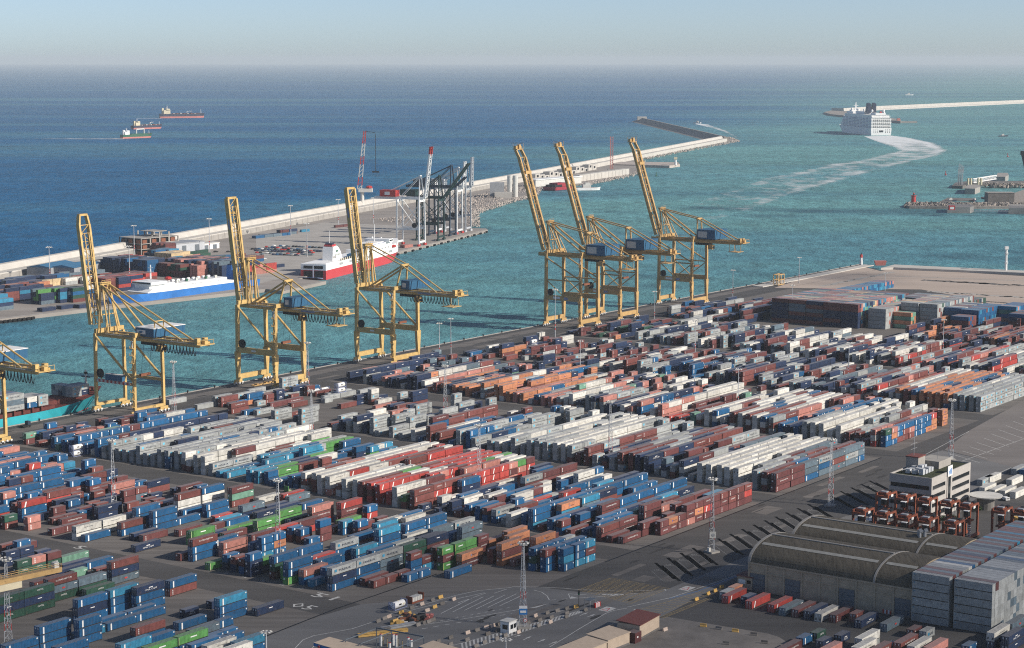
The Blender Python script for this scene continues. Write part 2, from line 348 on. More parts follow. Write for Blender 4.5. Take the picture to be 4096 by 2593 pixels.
lines('drain_rail', 'dark', [t13((-900, 1830), (130, 1400), (740, 1160), (1560, 880), (1700, 830)), [yd(-262, 366.5), yd(-40, 366.5)]], .7, .018)
# arrows and solid wedges
mb = MB().M('paint_white')
def arrow(p, q, w=.5):
    p = Vector((p.x, p.y, 0)); q = Vector((q.x, q.y, 0)); d = (q - p).normalized(); n_ = Vector((-d.y, d.x, 0)); L = (q - p).length
    a = p + d * L * .5
    mb.face([(v.x, v.y, .02) for v in (p - n_ * w * .3, a - n_ * w * .3, a + n_ * w * .3, p + n_ * w * .3)])
    mb.face([(v.x, v.y, .02) for v in (a - n_ * w, q, a + n_ * w)])
for a, b in (((105, 1450), (185, 1412)), ((240, 1470), (318, 1440)), ((345, 1495), (430, 1460)), ((20, 1420), (90, 1400)), ((640, 1220), (718, 1190)), ((705, 1235), (785, 1205)), ((360, 1200), (490, 1170))): arrow(*t23(a, b))
for poly in (((160, 1150), (350, 1105), (230, 1145)), ((800, 1020), (1090, 1020), (960, 1033)), ((1420, 978), (1475, 967), (1440, 990)), ((545, 1062), (620, 1055), (560, 1040))): mb.face([(p.x, p.y, .02) for p in t23(*poly)])
tag(mb.build('lane_arrows'), kind='structure')
# striped island
A, B, C_ = t13((1860, 1500))[0], t23((640, 1170))[0], t23((690, 1180))[0]
D = t23((0, 1400))[0]; E_ = t13((2000, 1524))[0]
lo0, lo1 = g(*P(1, 3, 1950, 1560)), t23((690, 1178))[0]; up0, up1 = g(*P(1, 3, 1840, 1505)), t23((640, 1172))[0]
ws = []
for k in range(34):
    f0 = k / 34; p = lo0.lerp(lo1, f0); f1 = min(1, f0 + .075); q = up0.lerp(up1, f1)
    ws.append([p, q])
lines('striped_island', 'paint_white', ws, .55, .02)
lines('striped_island_edge', 'paint_white', [[lo0, lo1], [up0, up1]], .22, .024)
# yellow box junction
ys = []
c = t23((622, 980), (930, 865), (1480, 965), (1120, 1108))
ys += [[c[k], c[(k + 1) % 4]] for k in range(4)]
for k in range(1, 16):
    f = k / 16
    ys.append([c[0].lerp(c[1], f), c[3].lerp(c[2], f)] if k % 1 == 0 else [])
for k in range(1, 6): ys.append([c[0].lerp(c[3], k / 6), c[1].lerp(c[2], k / 6)])
c2 = t23((1140, 1180), (1780, 1000), (1830, 1030), (1350, 1215))
ys += [[c2[k], c2[(k + 1) % 4]] for k in range(4)]
for k in range(1, 12): ys.append([c2[0].lerp(c2[1], k / 12), c2[3].lerp(c2[2], min(1, k / 12 + .05))])
ys += [t23((1390, 1235), (1600, 1150), (1880, 1040)), t23((1420, 1245), (1620, 1165), (1890, 1050))]
for k in range(16): ys.append([t23((1400 + k * 30, 1238 - k * 12))[0], t23((1440 + k * 30, 1232 - k * 12))[0]])
lines('box_junction', 'paint_yellow', ys, .24, .02)
# truck slots 01.. with dark drive strips
slots = [(1365, 800, 2), (1480, 750, 2), (1605, 703, 2), (1720, 655, 2), (1960, 563, 2), (2075, 518, 2), (2190, 472, 2), (2300, 430, 2), (2405, 388, 2)] + [(x, y, 3) for x, y in ((100, 352), (202, 312), (310, 270), (412, 232), (620, 148), (720, 106), (820, 70), (912, 36), (992, 4))]
sd = (gt(2, 3, 1500, 880) - gt(2, 3, 1405, 798)); sdir = sd.normalized(); sn = Vector((-sdir.y, sdir.x, 0)); sl = 13.5; pw = abs((gt(2, 3, 1480, 750) - gt(2, 3, 1365, 800)).dot(sn)) - 4.1
mw = MB().M('worn_paint'); md = MB().M('sealcoat'); mp_ = MB().M('old_concrete')
for k, (x, y, c_) in enumerate(slots):
    o = gt(c_, 3, x, y)
    a, b = o - sn * 1.9, o + sn * 1.9
    strip(mw, [a + sdir * .2, a + sdir * sl], .14, .024); strip(mw, [b + sdir * .2, b + sdir * sl], .14, .024); strip(mw, [a, b], .22, .024); strip(mw, [a + sdir * sl, b + sdir * sl], .14, .024)
    0 and mp_.face([(q.x, q.y, .016) for q in (a, a + sdir * sl, b + sdir * sl, b)])
    write(mw, '%02d' % (k + 1), (o - sdir * .5 + Vector((0, 0, .024))), -sn, -sdir, 1.6)
    for off, s0, s1 in ((2.05 + pw / 4, -10.5, 11.5), (2.05 + pw * .75, -6.5, 14.5)):
        q = o + sn * off; hw_ = pw / 4 + .02
        md.face([(v.x, v.y, .020) for v in (q - sn * hw_ + sdir * s0, q - sn * hw_ + sdir * s1, q + sn * hw_ + sdir * s1, q + sn * hw_ + sdir * s0)])
tag(mw.build('slot_numbers'), kind='structure'); tag(md.build('drive_strips'), kind='structure')
# lane numbers
mb = MB().M('paint_white')
for t, p in (('51', (625, 1060)), ('05', (405, 1150))):
    q = t13(p)[0]; q.z = .02; write(mb, t, q, EV, EU, 5.0, width=9)
q = gt(0, 3, 720, 590); q.z = .02; write(mb, '5', q, EV, EU, 4.0, width=4)
for k in range(7):
    q = yd(-350.5, 262 + 8.4 * k, .02); write(mb, str(62 + 3 * k), q, EV, EU, 1.5)
tag(mb.build('lane_numbers'), kind='structure')

# repairs, stains and joints in the paving
pr_ = random.Random(77)
for nm, k, n_ in (('paving_patch', 'pad', 46), ('oil_stain', 'stain', 70)):
    mb = MB().M(k)
    for _ in range(n_):
        if pr_.random() < .5: q = yd(pr_.uniform(-330, 300), pr_.uniform(8, 30))
        else: q = yd(pr_.uniform(-380, -60), pr_.uniform(368, 408))
        if k == 'pad': a_, b_ = pr_.uniform(4, 22), pr_.uniform(2, 7)
        else: a_, b_ = pr_.uniform(.8, 7), pr_.uniform(.4, 1.1)
        c = [q + EU * (a_ * cos(t)) + EV * (b_ * sin(t)) * pr_.uniform(.7, 1.2) for t in [2 * pi * j / 9 for j in range(9)]] if k != 'pad' else [q, q + EU * a_, q + EU * a_ + EV * b_, q + EV * b_]
        mb.sheet([xy(p) for p in c], (.010 if k == 'pad' else .013) + .00003 * _)
    tag(mb.build(nm), kind='structure')
# far quay, breakwater land
far = [gt(0, 1, -500, 1580), gt(0, 1, 0, 1478), gt(0, 1, 900, 1372), gt(0, 1, 1180, 1338), gt(1, 1, 90, 1195), gt(1, 1, 250, 1212), gt(1, 1, 660, 1122), gt(1, 1, 400, 1100), gt(1, 1, 1250, 838), gt(1, 1, 1330, 848), gt(1, 1, 2180, 640), gt(1, 1, 2165, 626), gt(1, 1, 2020, 622), gt(1, 1, 2010, 475), gt(1, 1, 2408, 345), gt(2, 1, 0, 352), gt(2, 1, 150, 322), gt(2, 1, 240, 212), gt(2, 1, 700, 205), gt(2, 1, 1000, 140), gt(2, 1, 1190, 95), (lambda q: q)(g(2560, 632)), g(2945, 560), g(2900, 552), g(0, 1124), g(-300, 1180)]
mb = MB().M('quay_ground'); mb.prism([xy(p) for p in far], -3.4, 0); tag(mb.build('breakwater_ground'), kind='structure')
lines('far_quay_coping', 'quay_concrete', [[gt(0, 1, -500, 1570), gt(0, 1, 0, 1472), gt(0, 1, 900, 1367)], [gt(1, 1, 255, 1208), gt(1, 1, 655, 1119)], [gt(1, 1, 1330, 843), gt(1, 1, 2175, 636)]], 3.0, .02)
ground('roro_yard', [gt(1, 1, 0, 690), gt(1, 1, 640, 570), gt(1, 1, 1380, 600), gt(1, 1, 1250, 800), gt(1, 1, 640, 880), gt(1, 1, 400, 1060), gt(1, 1, 0, 1150)], .006, 'quay_concrete')

# clouds high above, outside the picture: their shade lies on the yard and the water
def cloud(cx, cy, rx, ry, n, seed, z=1500.0, rot=0.0, mk='cloud'):
    """cx, cy: the middle of its shade on the ground"""
    r = random.Random(seed); b = MB().M(mk); off = S * (z / S.z)
    for k in range(n):
        a = r.random() * 2 * pi; d = sqrt(r.random()); lx, ly = d * cos(a) * rx, d * sin(a) * ry
        q = Vector((lx * cos(rot) - ly * sin(rot), lx * sin(rot) + ly * cos(rot), 0)); s_ = (1.15 - .6 * d) * min(rx, ry) * .42 * (0.8 + .5 * r.random())
        b.ball((q.x, q.y, r.uniform(-.1, .1) * s_), s_, rz=s_ * .5)
    o = b.build('cloud', loc=(cx + off.x, cy + off.y, z)); tag(o, 'white cumulus cloud high over the port', 'cloud', 'clouds above the port', kind='stuff'); return o
# ------------------------------------------------------------------ containers
TIER = 2.62
ANN = {(0, 3): '''405 1338 3 4 bbb;735 1078 3 4 bnb;1030 985 3 4 tbb;1300 965 3 4 nbb;1562 890 2 4 br;75 1512 2 4 bb;505 1515 2 4 bb;805 1420 1 4 b;705 1392 1 4 t;697 1257 3 3 bbb;912 1272 1 4 b;1012 1298 1 4 b;1195 1185 1 4 b;1292 1212 1 4 b;
187 985 3 4 dnd;480 890 3 4 rsd;755 883 2 4 sd;850 985 1 4 d;1025 715 3 4 rns;-95 1065 3 4 dnd;590 745 1 4 n;650 745 1 4 m;770 745 1 4 b;700 800 1 2 l;560 800 1 4 n;890 780 1 2 m;470 690 1 4 l;300 905 2 4 rs;
50 625 2 2 nn;187 590 2 2 nn;320 612 1 2 n;150 525 2 2 bn;20 560 1 4 r;100 575 1 4 n;140 705 2 2 dd;272 668 2 2 pd;408 628 2 2 md;230 545 1 2 m;
45 285 2 2 dr;-130 240 3 4 bRb;205 152 3 4 Rbb;450 68 3 4 rRr;-100 60 3 4 bbr;165 20 3 4 bbb;700 78 2 2 rn;258 290 1 2 n;398 268 1 2 n;500 208 2 2 mm;640 142 2 2 bn;620 238 1 2 n;735 213 1 2 m;830 185 1 2 n;512 312 1 2 m;640 282 1 2 m;
865 55 2 2 rn;920 105 1 2 n;905 172 2 2 rr;1140 45 2 2 mm;1215 45 2 2 rs;1275 165 1 2 m;1375 127 1 2 m;1480 142 1 2 m;1662 80 3 4 rww;1885 22 3 4 bww;2165 18 3 4 mlr;
730 388 2 4 ww;980 325 2 4 ww;1185 252 2 2 ww;820 470 1 4 b;1140 348 2 4 rb;1295 214 3 4 bbb;1450 242 3 4 bbb;1742 235 1 4 b;1962 180 2 4 bb;1688 315 1 4 b;1300 462 1 4 n;1388 474 1 4 m;1295 568 1 4 n;1690 418 1 4 m;1790 428 2 4 GG;1790 505 3 4 rbb;1690 640 1 2 m;2100 538 2 4 pp;1950 722 1 4 G;2140 655 2 2 bn;2208 672 2 2 rn;2290 692 2 2 rb;2378 708 2 2 Gn;
2095 212 2 4 bb;2280 190 2 4 sn;2030 290 1 4 R;2060 312 1 4 t;2155 335 1 4 b;2020 365 1 2 m;2140 455 1 4 m;2030 512 1 4 b;2100 430 1 2 G;2010 442 1 2 n;2225 392 1 4 G;2355 535 2 2 bb;
1085 1482 2 4 tb;1400 1452 1 4 b;1395 1530 2 4 Gb;1695 1428 2 4 Gb;1675 1290 1 4 b;1785 1358 1 4 s;1955 1290 1 2 b;1290 1344 2 4 rb;1725 1168 1 2 n;1985 1088 1 2 n;2112 1073 3 4 tbb;2410 1152 1 4 n;1905 1430 1 2 b;2065 1385 1 2 b;2010 1448 1 2 b;2170 1408 1 2 b;1950 1510 2 4 wb;2225 1478 2 4 tb;1800 1500 2 4 bb;2060 1545 3 4 wbb;2330 1440 2 2 bt''',
(1, 3): '''685 772 3 4 gnb;905 722 3 4 gbb;1210 645 3 4 gss;1400 655 3 2 rbb;1512 692 2 2 mt;985 865 1 4 m;1078 890 1 2 r;1192 850 1 2 r;1302 808 1 2 m;1395 836 1 2 b;1503 797 1 2 b;1783 797 1 4 b;148 662 3 4 bdm;376 602 3 4 bbb;242 746 2 2 GG;328 722 3 4 bbG;412 785 2 4 pb;508 880 1 2 t;603 815 2 2 bb;-40 650 3 2 bnn;
760 672 1 4 b;600 707 2 4 bb;545 682 2 4 Rb;530 655 1 4 s;985 602 2 4 tb;1120 618 3 4 bbb;680 556 3 4 gbb;772 566 2 4 tb;990 497 3 4 bRb;1195 422 3 4 tbb;1392 362 2 4 bb;1320 462 2 4 bb;1415 468 1 4 w;1515 490 2 4 nb;1215 527 1 4 n;1295 542 1 4 g;1425 568 3 4 ddd;1628 496 3 4 nmm;1640 408 2 4 sb;1838 342 2 4 gw;1968 396 3 4 sss;1830 445 2 2 bb;
1982 655 2 4 om;2170 528 2 4 oo;2310 548 3 4 omo;1785 592 3 2 GmG;1890 552 3 2 GGG;1985 517 3 2 GGG;2085 477 3 2 mmm;2182 442 3 2 Gom;2290 408 3 2 Gmm;1725 592 2 2 mm;2258 602 2 2 mm;
65 492 3 2 bbt;170 455 3 2 bob;0 530 2 2 rr;135 412 2 4 Rp;-60 460 2 4 mm;335 352 2 4 mR;560 350 3 2 bmm;530 202 3 4 pmR;772 157 3 4 Rmm;700 392 1 4 m;365 402 2 2 bm;443 416 2 2 bm;522 502 1 2 b;820 338 2 2 tb;967 337 2 2 bm;1030 346 1 2 m;1140 305 1 2 m;1065 198 2 2 bR;800 332 1 4 G;20 392 1 4 b;15 332 2 4 GG;240 242 2 4 GG;285 312 1 4 n;440 172 1 4 b;330 107 1 4 s;255 82 1 4 R;25 112 1 4 w;0 252 1 4 n;152 207 1 4 n;80 190 1 4 n;1600 188 1 2 n;1690 208 1 2 n;1848 152 2 2 nn;1935 115 2 4 wR;2192 88 2 4 wb;2012 182 2 4 bm;2102 192 2 4 bb;2182 212 2 4 mb;2268 228 2 4 gb;2342 302 1 2 g;1190 335 1 4 w;1180 370 2 4 tb;1430 310 1 4 w;1380 275 1 4 b;1555 310 2 4 bb;1628 335 1 4 b;890 470 2 4 bm;655 470 1 4 b''',
(2, 3): '''167 267 2 4 bb;60 305 1 2 b;332 202 2 4 bm;497 187 3 4 otb;672 117 3 4 tst;835 62 3 4 nrr;683 278 2 4 bm;842 217 2 4 mm;992 167 2 4 bb;1162 107 2 4 bb;1310 60 2 4 Rb;778 350 2 4 bb;945 305 2 4 bb;1103 245 2 4 ln;675 405 1 2 b;322 372 1 4 r;510 406 1 4 m;950 476 1 4 m;1032 481 1 4 m;1205 347 2 4 mm;1368 212 2 4 pm;1272 190 3 4 mmn;1525 157 2 4 mm;1682 107 2 4 mm;1380 337 2 2 mm;1455 317 2 2 om;1535 292 2 2 mm;1622 192 3 2 mmp;1692 166 3 2 mom;1770 141 3 2 mRm;1845 112 3 2 mmm;1917 84 3 2 rmm;1992 57 3 2 mrm;2070 30 3 2 rmm;2140 12 3 2 rRm;1830 85 2 4 to;
235 597 3 2 bdb;330 560 3 2 bbb;420 527 3 2 bbb;492 492 3 2 gbb;325 607 3 2 rbb;425 577 3 2 bmb;520 542 3 2 bbb;592 512 3 2 bbb;510 602 3 2 btb;605 560 3 2 bbt;690 526 3 2 tmt;235 492 2 4 mG;0 480 3 4 omm;130 500 3 4 oom;-60 430 3 4 omm;60 700 1 4 m;450 90 2 4 Rb;80 200 2 4 rw;285 180 1 4 w;20 270 2 4 ww''',
}
YARD2 = {(2, 3): '2035 1038 1 4 R;2258 1088 1 4 R;2215 1048 1 2 n;2010 1003 1 2 g;2090 960 1 2 o',
(3, 3): '60 1120 1 4 R;165 1152 1 4 s;285 1167 1 4 m;400 1182 1 4 n;505 1207 1 4 w;640 1217 1 4 m;828 1208 1 2 r;880 1267 1 4 n;1120 1302 1 4 s;40 1088 1 2 s;462 1387 1 2 d;330 1435 1 2 b;280 1485 1 2 b;515 1462 1 2 n;885 1440 2 4 wg;705 1515 2 4 ww;855 1525 2 4 wg;990 1432 2 4 rw;1112 1467 2 4 nr;1372 1357 1 2 m;1492 1372 1 2 g;1250 1482 2 4 rb;1380 1512 2 4 ww;1535 1528 2 4 pr;1150 1512 1 2 t;600 1440 1 2 g;690 1410 1 2 n;2130 1387 2 4 wn;2265 1422 2 4 nn;2390 1402 2 4 tb;2300 1300 2 4 sd;1890 1510 1 2 b;140 1540 1 4 m;520 1560 2 4 pg;1000 1560 2 4 ro'}
BOX = []      # every container: dict(x, y, z, ang, L, k colour, place words)
rows = {}     # (block, row) -> list of [u0, len, colours from the ground up]
VPH = 1.2635
def snap(v): return round((v - VPH) / 4.3)
def parse(d, out):
    for (c_, r_), s in d.items():
        for e in s.replace('\n', '').split(';'):
            x, y, n_, L, cs = e.split()
            n_ = int(n_); p = gt(c_, r_, float(x), float(y), n_ * TIER); u, v = uv(p)
            out.append((u, v, n_, {'2': 6.06, '3': 9.0, '4': 12.19}[L], cs[::-1]))
ann = []; parse(ANN, ann)
RESID = []
def blk_of(u):
    for i, (a, b) in enumerate(BLK):
        if a - 9 <= u < b - 1: return i
    return -1 if u < -462 else None
for u, v, n_, L, cs in ann:
    r = snap(v); RESID.append(v - VPH - 4.3 * r)
    b = blk_of(u)
    if b is None: b = min(range(len(BLK)), key=lambda i: abs(BLK[i][0] - u))
    rows.setdefault((b, r), []).append([u, L, cs])
# resolve overlaps inside one row: keep order along the row, push apart
for key, st in rows.items():
    st.sort(key=lambda s: s[0]); out = []
    for s in st:
        if out:
            end = out[-1][0] + out[-1][1] + .25
            if s[0] < end - 5.5: continue
            s[0] = max(s[0], end)
        out.append(s)
    rows[key] = out
ANNROWS = {k: list(v) for k, v in rows.items()}
# ---- the rest of the yard, zone by zone: block, v from, v to, fill, chance of each height 1 2 3, colours
ZONES = [
 (0, 60, 118, .75, (.4, .4, .2), 'bbbbrRmn'), (1, 30, 118, .9, (.2, .4, .4), 'bbbbbbtpRb'), (1, 118, 150, .75, (.4, .4, .2), 'bbrrmnp'), (1, 150, 190, .55, (.6, .35, .05), 'mmrnnbp'),
 (2, 38, 62, .75, (.45, .45, .1), 'mbbrnlp'), (2, 62, 84, .95, (.3, .6, .1), 'bbbmwgb'), (2, 84, 100, .97, (.0, .3, .7), 'ggnbbwmg'), (2, 100, 138, .97, (.05, .35, .6), 'gggngbrgg'), (2, 138, 152, .95, (.0, .3, .7), 'wwwgwm'), (2, 152, 176, .85, (.35, .5, .15), 'bbttwGgrb'), (2, 176, 204, .85, (.4, .45, .15), 'bbtGbwrbnt'),
 (2, 204, 236, .98, (0, .2, .8), 'wwrwwwrRwpw'), (2, 236, 264, .98, (0, .25, .75), 'rRwpmRrwGR'), (2, 264, 282, .7, (.6, .3, .1), 'nbwgwbn'), (2, 282, 310, .93, (.2, .6, .2), 'bbwmbgRb'), (2, 310, 345, .95, (.1, .5, .4), 'bbtbmrbn'), (2, 345, 362, .9, (.2, .5, .3), 'mmrm'),
 (3, 36, 60, .6, (.65, .3, .05), 'rmgnbgr'), (3, 60, 100, .42, (.75, .2, .05), 'gggbnrm'), (3, 100, 140, .4, (.7, .2, .1), 'gwwnrpg'), (3, 140, 165, .6, (.3, .3, .4), 'gggwgn'), (3, 165, 200, .7, (.5, .35, .15), 'bbrgwnbm'), (3, 200, 232, .9, (.2, .45, .35), 'wwgggbnr'), (3, 232, 262, .97, (0, .2, .8), 'wwwgwgw'), (3, 262, 300, .95, (.05, .35, .6), 'gggmrgngg'), (3, 300, 326, .95, (.1, .4, .5), 'nnwmgrsg'), (3, 326, 346, .98, (0, .1, .9), 'wwwwwww'), (3, 346, 363, .97, (0, .2, .8), 'ggsrgmbg'),
 (4, 44, 78, .8, (.4, .4, .2), 'rnpnRngs'), (4, 78, 112, .92, (.15, .5, .35), 'nnpnorwns'), (4, 112, 142, .95, (.15, .5, .35), 'opngprwnnl'), (4, 142, 176, .95, (.2, .5, .3), 'ppogrnbwl'), (4, 176, 206, .98, (0, .35, .65), 'nnwglpnpwn'), (4, 206, 232, .98, (0, .3, .7), 'nwprngbpnw'), (4, 232, 246, .95, (.1, .4, .5), 'wwwrwop'), (4, 246, 262, .9, (.4, .4, .2), 'rRmgwrl'), (4, 262, 300, .98, (0, .2, .8), 'wwwwwrbw'), (4, 300, 322, .96, (.0, .4, .6), 'rpgbrnbp'), (4, 322, 340, .98, (0, .05, .95), 'wwwwwww'), (4, 340, 353, .95, (.1, .4, .5), 'ggwrm'), (4, 353, 362, .96, (0, .2, .8), '2opoprRbwdo'),
 (5, 36, 70, .5, (.65, .3, .05), 'rmbwonw'), (5, 70, 120, .5, (.6, .3, .1), 'rmngnmgw'), (5, 120, 160, .75, (.5, .35, .15), 'rmngwsmr'), (5, 160, 205, .85, (.3, .45, .25), 'nnggrmbwn'), (5, 205, 250, .85, (.3, .45, .25), 'ggnnmrgbn'), (5, 250, 285, .9, (.3, .5, .2), 'gwnrsmn'), (5, 285, 310, .98, (.05, .45, .5), 'wrngRpnogw'), (5, 310, 322, .98, (.0, .4, .6), 'wwwgor'), (5, 322, 342, .98, (0, .3, .7), 'oobobno'), (5, 342, 362, .97, (0, .15, .85), 'gggggwg'),
 (6, 36, 80, .6, (.5, .4, .1), 'rmnbodm'), (6, 80, 130, .8, (.3, .45, .25), 'rgngmwgn'), (6, 130, 200, .85, (.3, .5, .2), 'wgnrgsmn'), (6, 200, 260, .88, (.3, .5, .2), 'wnggnrmw'), (6, 260, 330, .97, (.1, .6, .3), 'wrngRnmpwg'), (6, 330, 362, .98, (.1, .5, .4), 'onwrdngogp'),
 (7, 36, 62, .7, (.4, .4, .2), 'nrgbrn'), (7, 62, 106, .85, (.2, .5, .3), 'nnrmbnwg'), (7, 220, 300, .8, (.4, .5, .1), 'mnrgmo'), (7, 300, 362, .95, (.2, .6, .2), 'mrmoRnmw'), (8, 300, 362, .9, (.5, .4, .1), 'mrmoRnrw'),
]
def near_ann(b, r, u, L):
    for k in ((b, r),):
        for s in rows.get(k, []):
            if u < s[0] + s[1] + .2 and u + L > s[0] - .2: return True
    return False
zr = random.Random(5)
for b, v0, v1, fill, hp, pal in ZONES:
    ua, ub = BLK[b]
    for r in range(int(ceil((v0 - VPH) / 4.3)), int(ceil((v1 - VPH) / 4.3))):
        twenty = zr.random() < .22 or pal[0] == '2'; pal = pal.lstrip('2')
        base = zr.choice(pal); u = ua + zr.choice((0, 0, 0, 1.5, 6.1 if fill < .9 else 0)); run = 0
        while u < ub - 5:
            L = 6.06 if (twenty and zr.random() < .9) or zr.random() < .08 or u > ub - 11.5 else 12.19
            if zr.random() < fill:
                if run <= 0: n_ = zr.choices((1, 2, 3), hp)[0]; run = zr.choice((3, 4, 6, 7)) if fill > .9 else zr.choice((1, 2, 2, 3, 4)) if fill > .75 else 1
                run -= 1
                if zr.random() < (.28 if fill > .9 else .45): base = zr.choice(pal)
                cs = ''.join(base if zr.random() < .66 else zr.choice(pal) for _ in range(n_))
                if not near_ann(b, r, u, L): rows.setdefault((b, r), []).append([u, L, cs])
            u += L + (.3 if L > 7 else .2)
bname = {-1: 'far left corner', 0: 'bottom left block', 1: 'front middle block', 2: 'second block', 3: 'third block', 4: 'fourth block', 5: 'fifth block', 6: 'sixth block', 7: 'block before the big stack', 8: 'last block'}
hmap = {}
for (b, r), st in rows.items():
    st.sort(key=lambda s: s[0])
    for i, (u, L, cs) in enumerate(st):
        for t, k in enumerate(cs):
            q = yd(u + L / 2 + zr.uniform(-.1, .1), VPH + 4.3 * r - 1.22 + zr.uniform(-.13, .13), t * TIER)
            BOX.append(dict(p=q, a=AL + zr.uniform(-.006, .006), L=L, k=k, t=t, n=len(cs), b=b, r=r, i=i, u=u, place=None, cs=cs))
        hmap.setdefault((b, r), []).append((u, u + L, len(cs)))
# ---- lower right yard, parked singly and in pairs
y2 = []; parse(YARD2, y2)
y2.sort(key=lambda s: (round(s[1] / 4.3), s[0])); used = []
for u, v, n_, L, cs in y2:
    if any(abs(v - v2) < 2.6 and u < u2 + L2 and u + L > u2 for u2, v2, L2 in used): continue
    used.append((u, v, L))
    for t, k in enumerate(cs): BOX.append(dict(p=yd(u + L / 2, v - 1.22, t * TIER), a=AL, L=L, k=k, t=t, n=n_, b=20, r=round(v / 4.3), i=0, u=u, place='yard by the arched warehouse', cs=cs))
for (c_, r_), x, y, n_, L, cs in (((0, 2), 1530, 712, 1, 12.19, 'n'), ((0, 2), 1592, 716, 1, 12.19, 'g'), ((0, 2), 1330, 848, 2, 6.06, 'Rb'), ((0, 2), 1568, 874, 1, 6.06, 'n')):
    u, v = uv(gt(c_, r_, x, y, n_ * TIER))
    for t, k in enumerate(cs): BOX.append(dict(p=yd(u + L / 2, v - 1.22, t * TIER), a=AL, L=L, k=k, t=t, n=n_, b=21, r=round(v / 4.3), i=0, u=u, place='apron', cs=cs))
# ---- tall grey stack against the warehouse: six high, ends to the lane
sr = random.Random(3)
for j in range(34):
    for kk, v0 in enumerate((483.3, 497.1, 510.9)):
        if kk == 2 and j < 40: continue
        for t in range(6):
            u = -268 + j * 2.5
            pal = 'ggggggsg' if j < 12 else 'sgrsmggb' if j < 22 else 'srsnmtrs'
            k = sr.choice(pal)
            if t == 5 and kk == 0: k = (['g', 'm', 's', 'm', 'g', 'g', 'w', 'b', 'g', 'm', 's', 'm', 'n', 's', 'm', 's', 's', 'n', 's', 'r', 's', 'm', 't', 'm'] + [k] * 40)[j]
            if t == 5 and kk == 1 and j == 1: k = 'm'
            BOX.append(dict(p=yd(u + 1.25, v0 + 6.1, t * TIER), a=AL - pi / 2, L=12.19, k=k, t=t, n=6, b=30, r=kk, i=j, u=u, place='six high stack beside the warehouse', cs=k))
# ---- big block of empties beyond the yard (long sides face the camera's left)
cu, cv = ut(3, 1, 25, 1500); br = random.Random(9)
def bigstack(u0, v0, cols, deep, high, pal, blk, pal2=None):
    for a in range(cols):
        cp = br.choice(pal)
        for d in range(deep):
            for t in range(high):
                k = cp if br.random() < .3 else br.choice(pal if d < 2 or not pal2 else pal2)
                BOX.append(dict(p=yd(u0 + d * 2.5 + 1.25, v0 + a * 12.6 + 6.1, t * TIER), a=AL - pi / 2, L=12.19, k=k, t=t, n=high, b=blk, r=a, i=d, u=u0 + d * 2.5, place='big block', cs=k))
bigstack(334, 112, 5, 29, 6, 'nnrnmsn', 31, 'plgspgcpt')
bigstack(341.5, 178.4, 1, 24, 5, 'gggg', 31, 'plgcp'); bigstack(352, 191.2, 1, 3, 4, 'olod', 31); bigstack(363, 191.2, 1, 20, 6, 'gsgw', 31, 'plgc'); bigstack(364, 204, 1, 24, 6, 'ggrgg', 31, 'sgrd'); bigstack(374, 216.6, 1, 14, 5, 'grwnb', 31); bigstack(430, 160, 4, 12, 4, 'gsdnr', 31)
bigstack(370, 229.6, 1, 16, 5, 'bbtbnrb', 31); bigstack(402, 242.2, 1, 10, 5, 'btbplb', 31); bigstack(354, 229.6, 1, 5, 4, 'nrbrgb', 31); bigstack(388, 254.8, 1, 9, 4, 'nomrb', 31)
bigstack(488, 82, 1, 30, 2, 'tbbtbtpb', 31); bigstack(470, 100, 3, 10, 2, 'mrnsn', 31); bigstack(430, 267, 2, 6, 3, 'mrmn', 31); bigstack(375, 282, 2, 9, 4, 'snbmtn', 31)
# which containers the photo shows largest: those are things of their own, the rest is one mass
def seen(c):
    """rough share of the picture of one container, by what stands over and before it"""
    p = c['p']; sx, sy = None, None
    d = p - Vector((0, 0, CAMH)); dep = d.y * cos(TH) - d.z * sin(TH); up = d.y * sin(TH) + d.z * cos(TH)
    sx = PW / 2 + F * d.x / dep; sy = PH / 2 - F * up / dep
    c['px'] = (sx, sy)
    if not (-60 < sx < PW + 60 and 0 < sy < PH + 30): return 0
    top = c['t'] == c['n'] - 1; L = c['L']
    sin_p = (CAMH - p.z) / d.length
    if c['b'] == 31: return 0
    if c['b'] == 30:
        front = c['i'] == 0; end = c['r'] == 1
        a = (L * 2.44 * sin_p * .9 if top else 0) + (L * 2.6 * .6 if front else 0) + (2.44 * 2.6 * .6 if end else 0)
        return a / dep ** 2
    hid = 0
    if c['b'] < 20:
        for u0, u1, n_ in hmap.get((c['b'], c['r'] + 1), []):
            if u0 < c['u'] + L and u1 > c['u'] and n_ > c['t']: hid += (min(u1, c['u'] + L) - max(u0, c['u'])) / L
    a = (L * 2.44 * sin_p if top else 0) + L * 2.6 * .75 * max(.08 if not top else .2, 1 - hid)
    if not top and hid > .9: return 0
    return a / dep ** 2
for c in BOX: c['s'] = seen(c)
order = sorted(range(len(BOX)), key=lambda i: -BOX[i]['s'])
SOLO = set(order[:298])
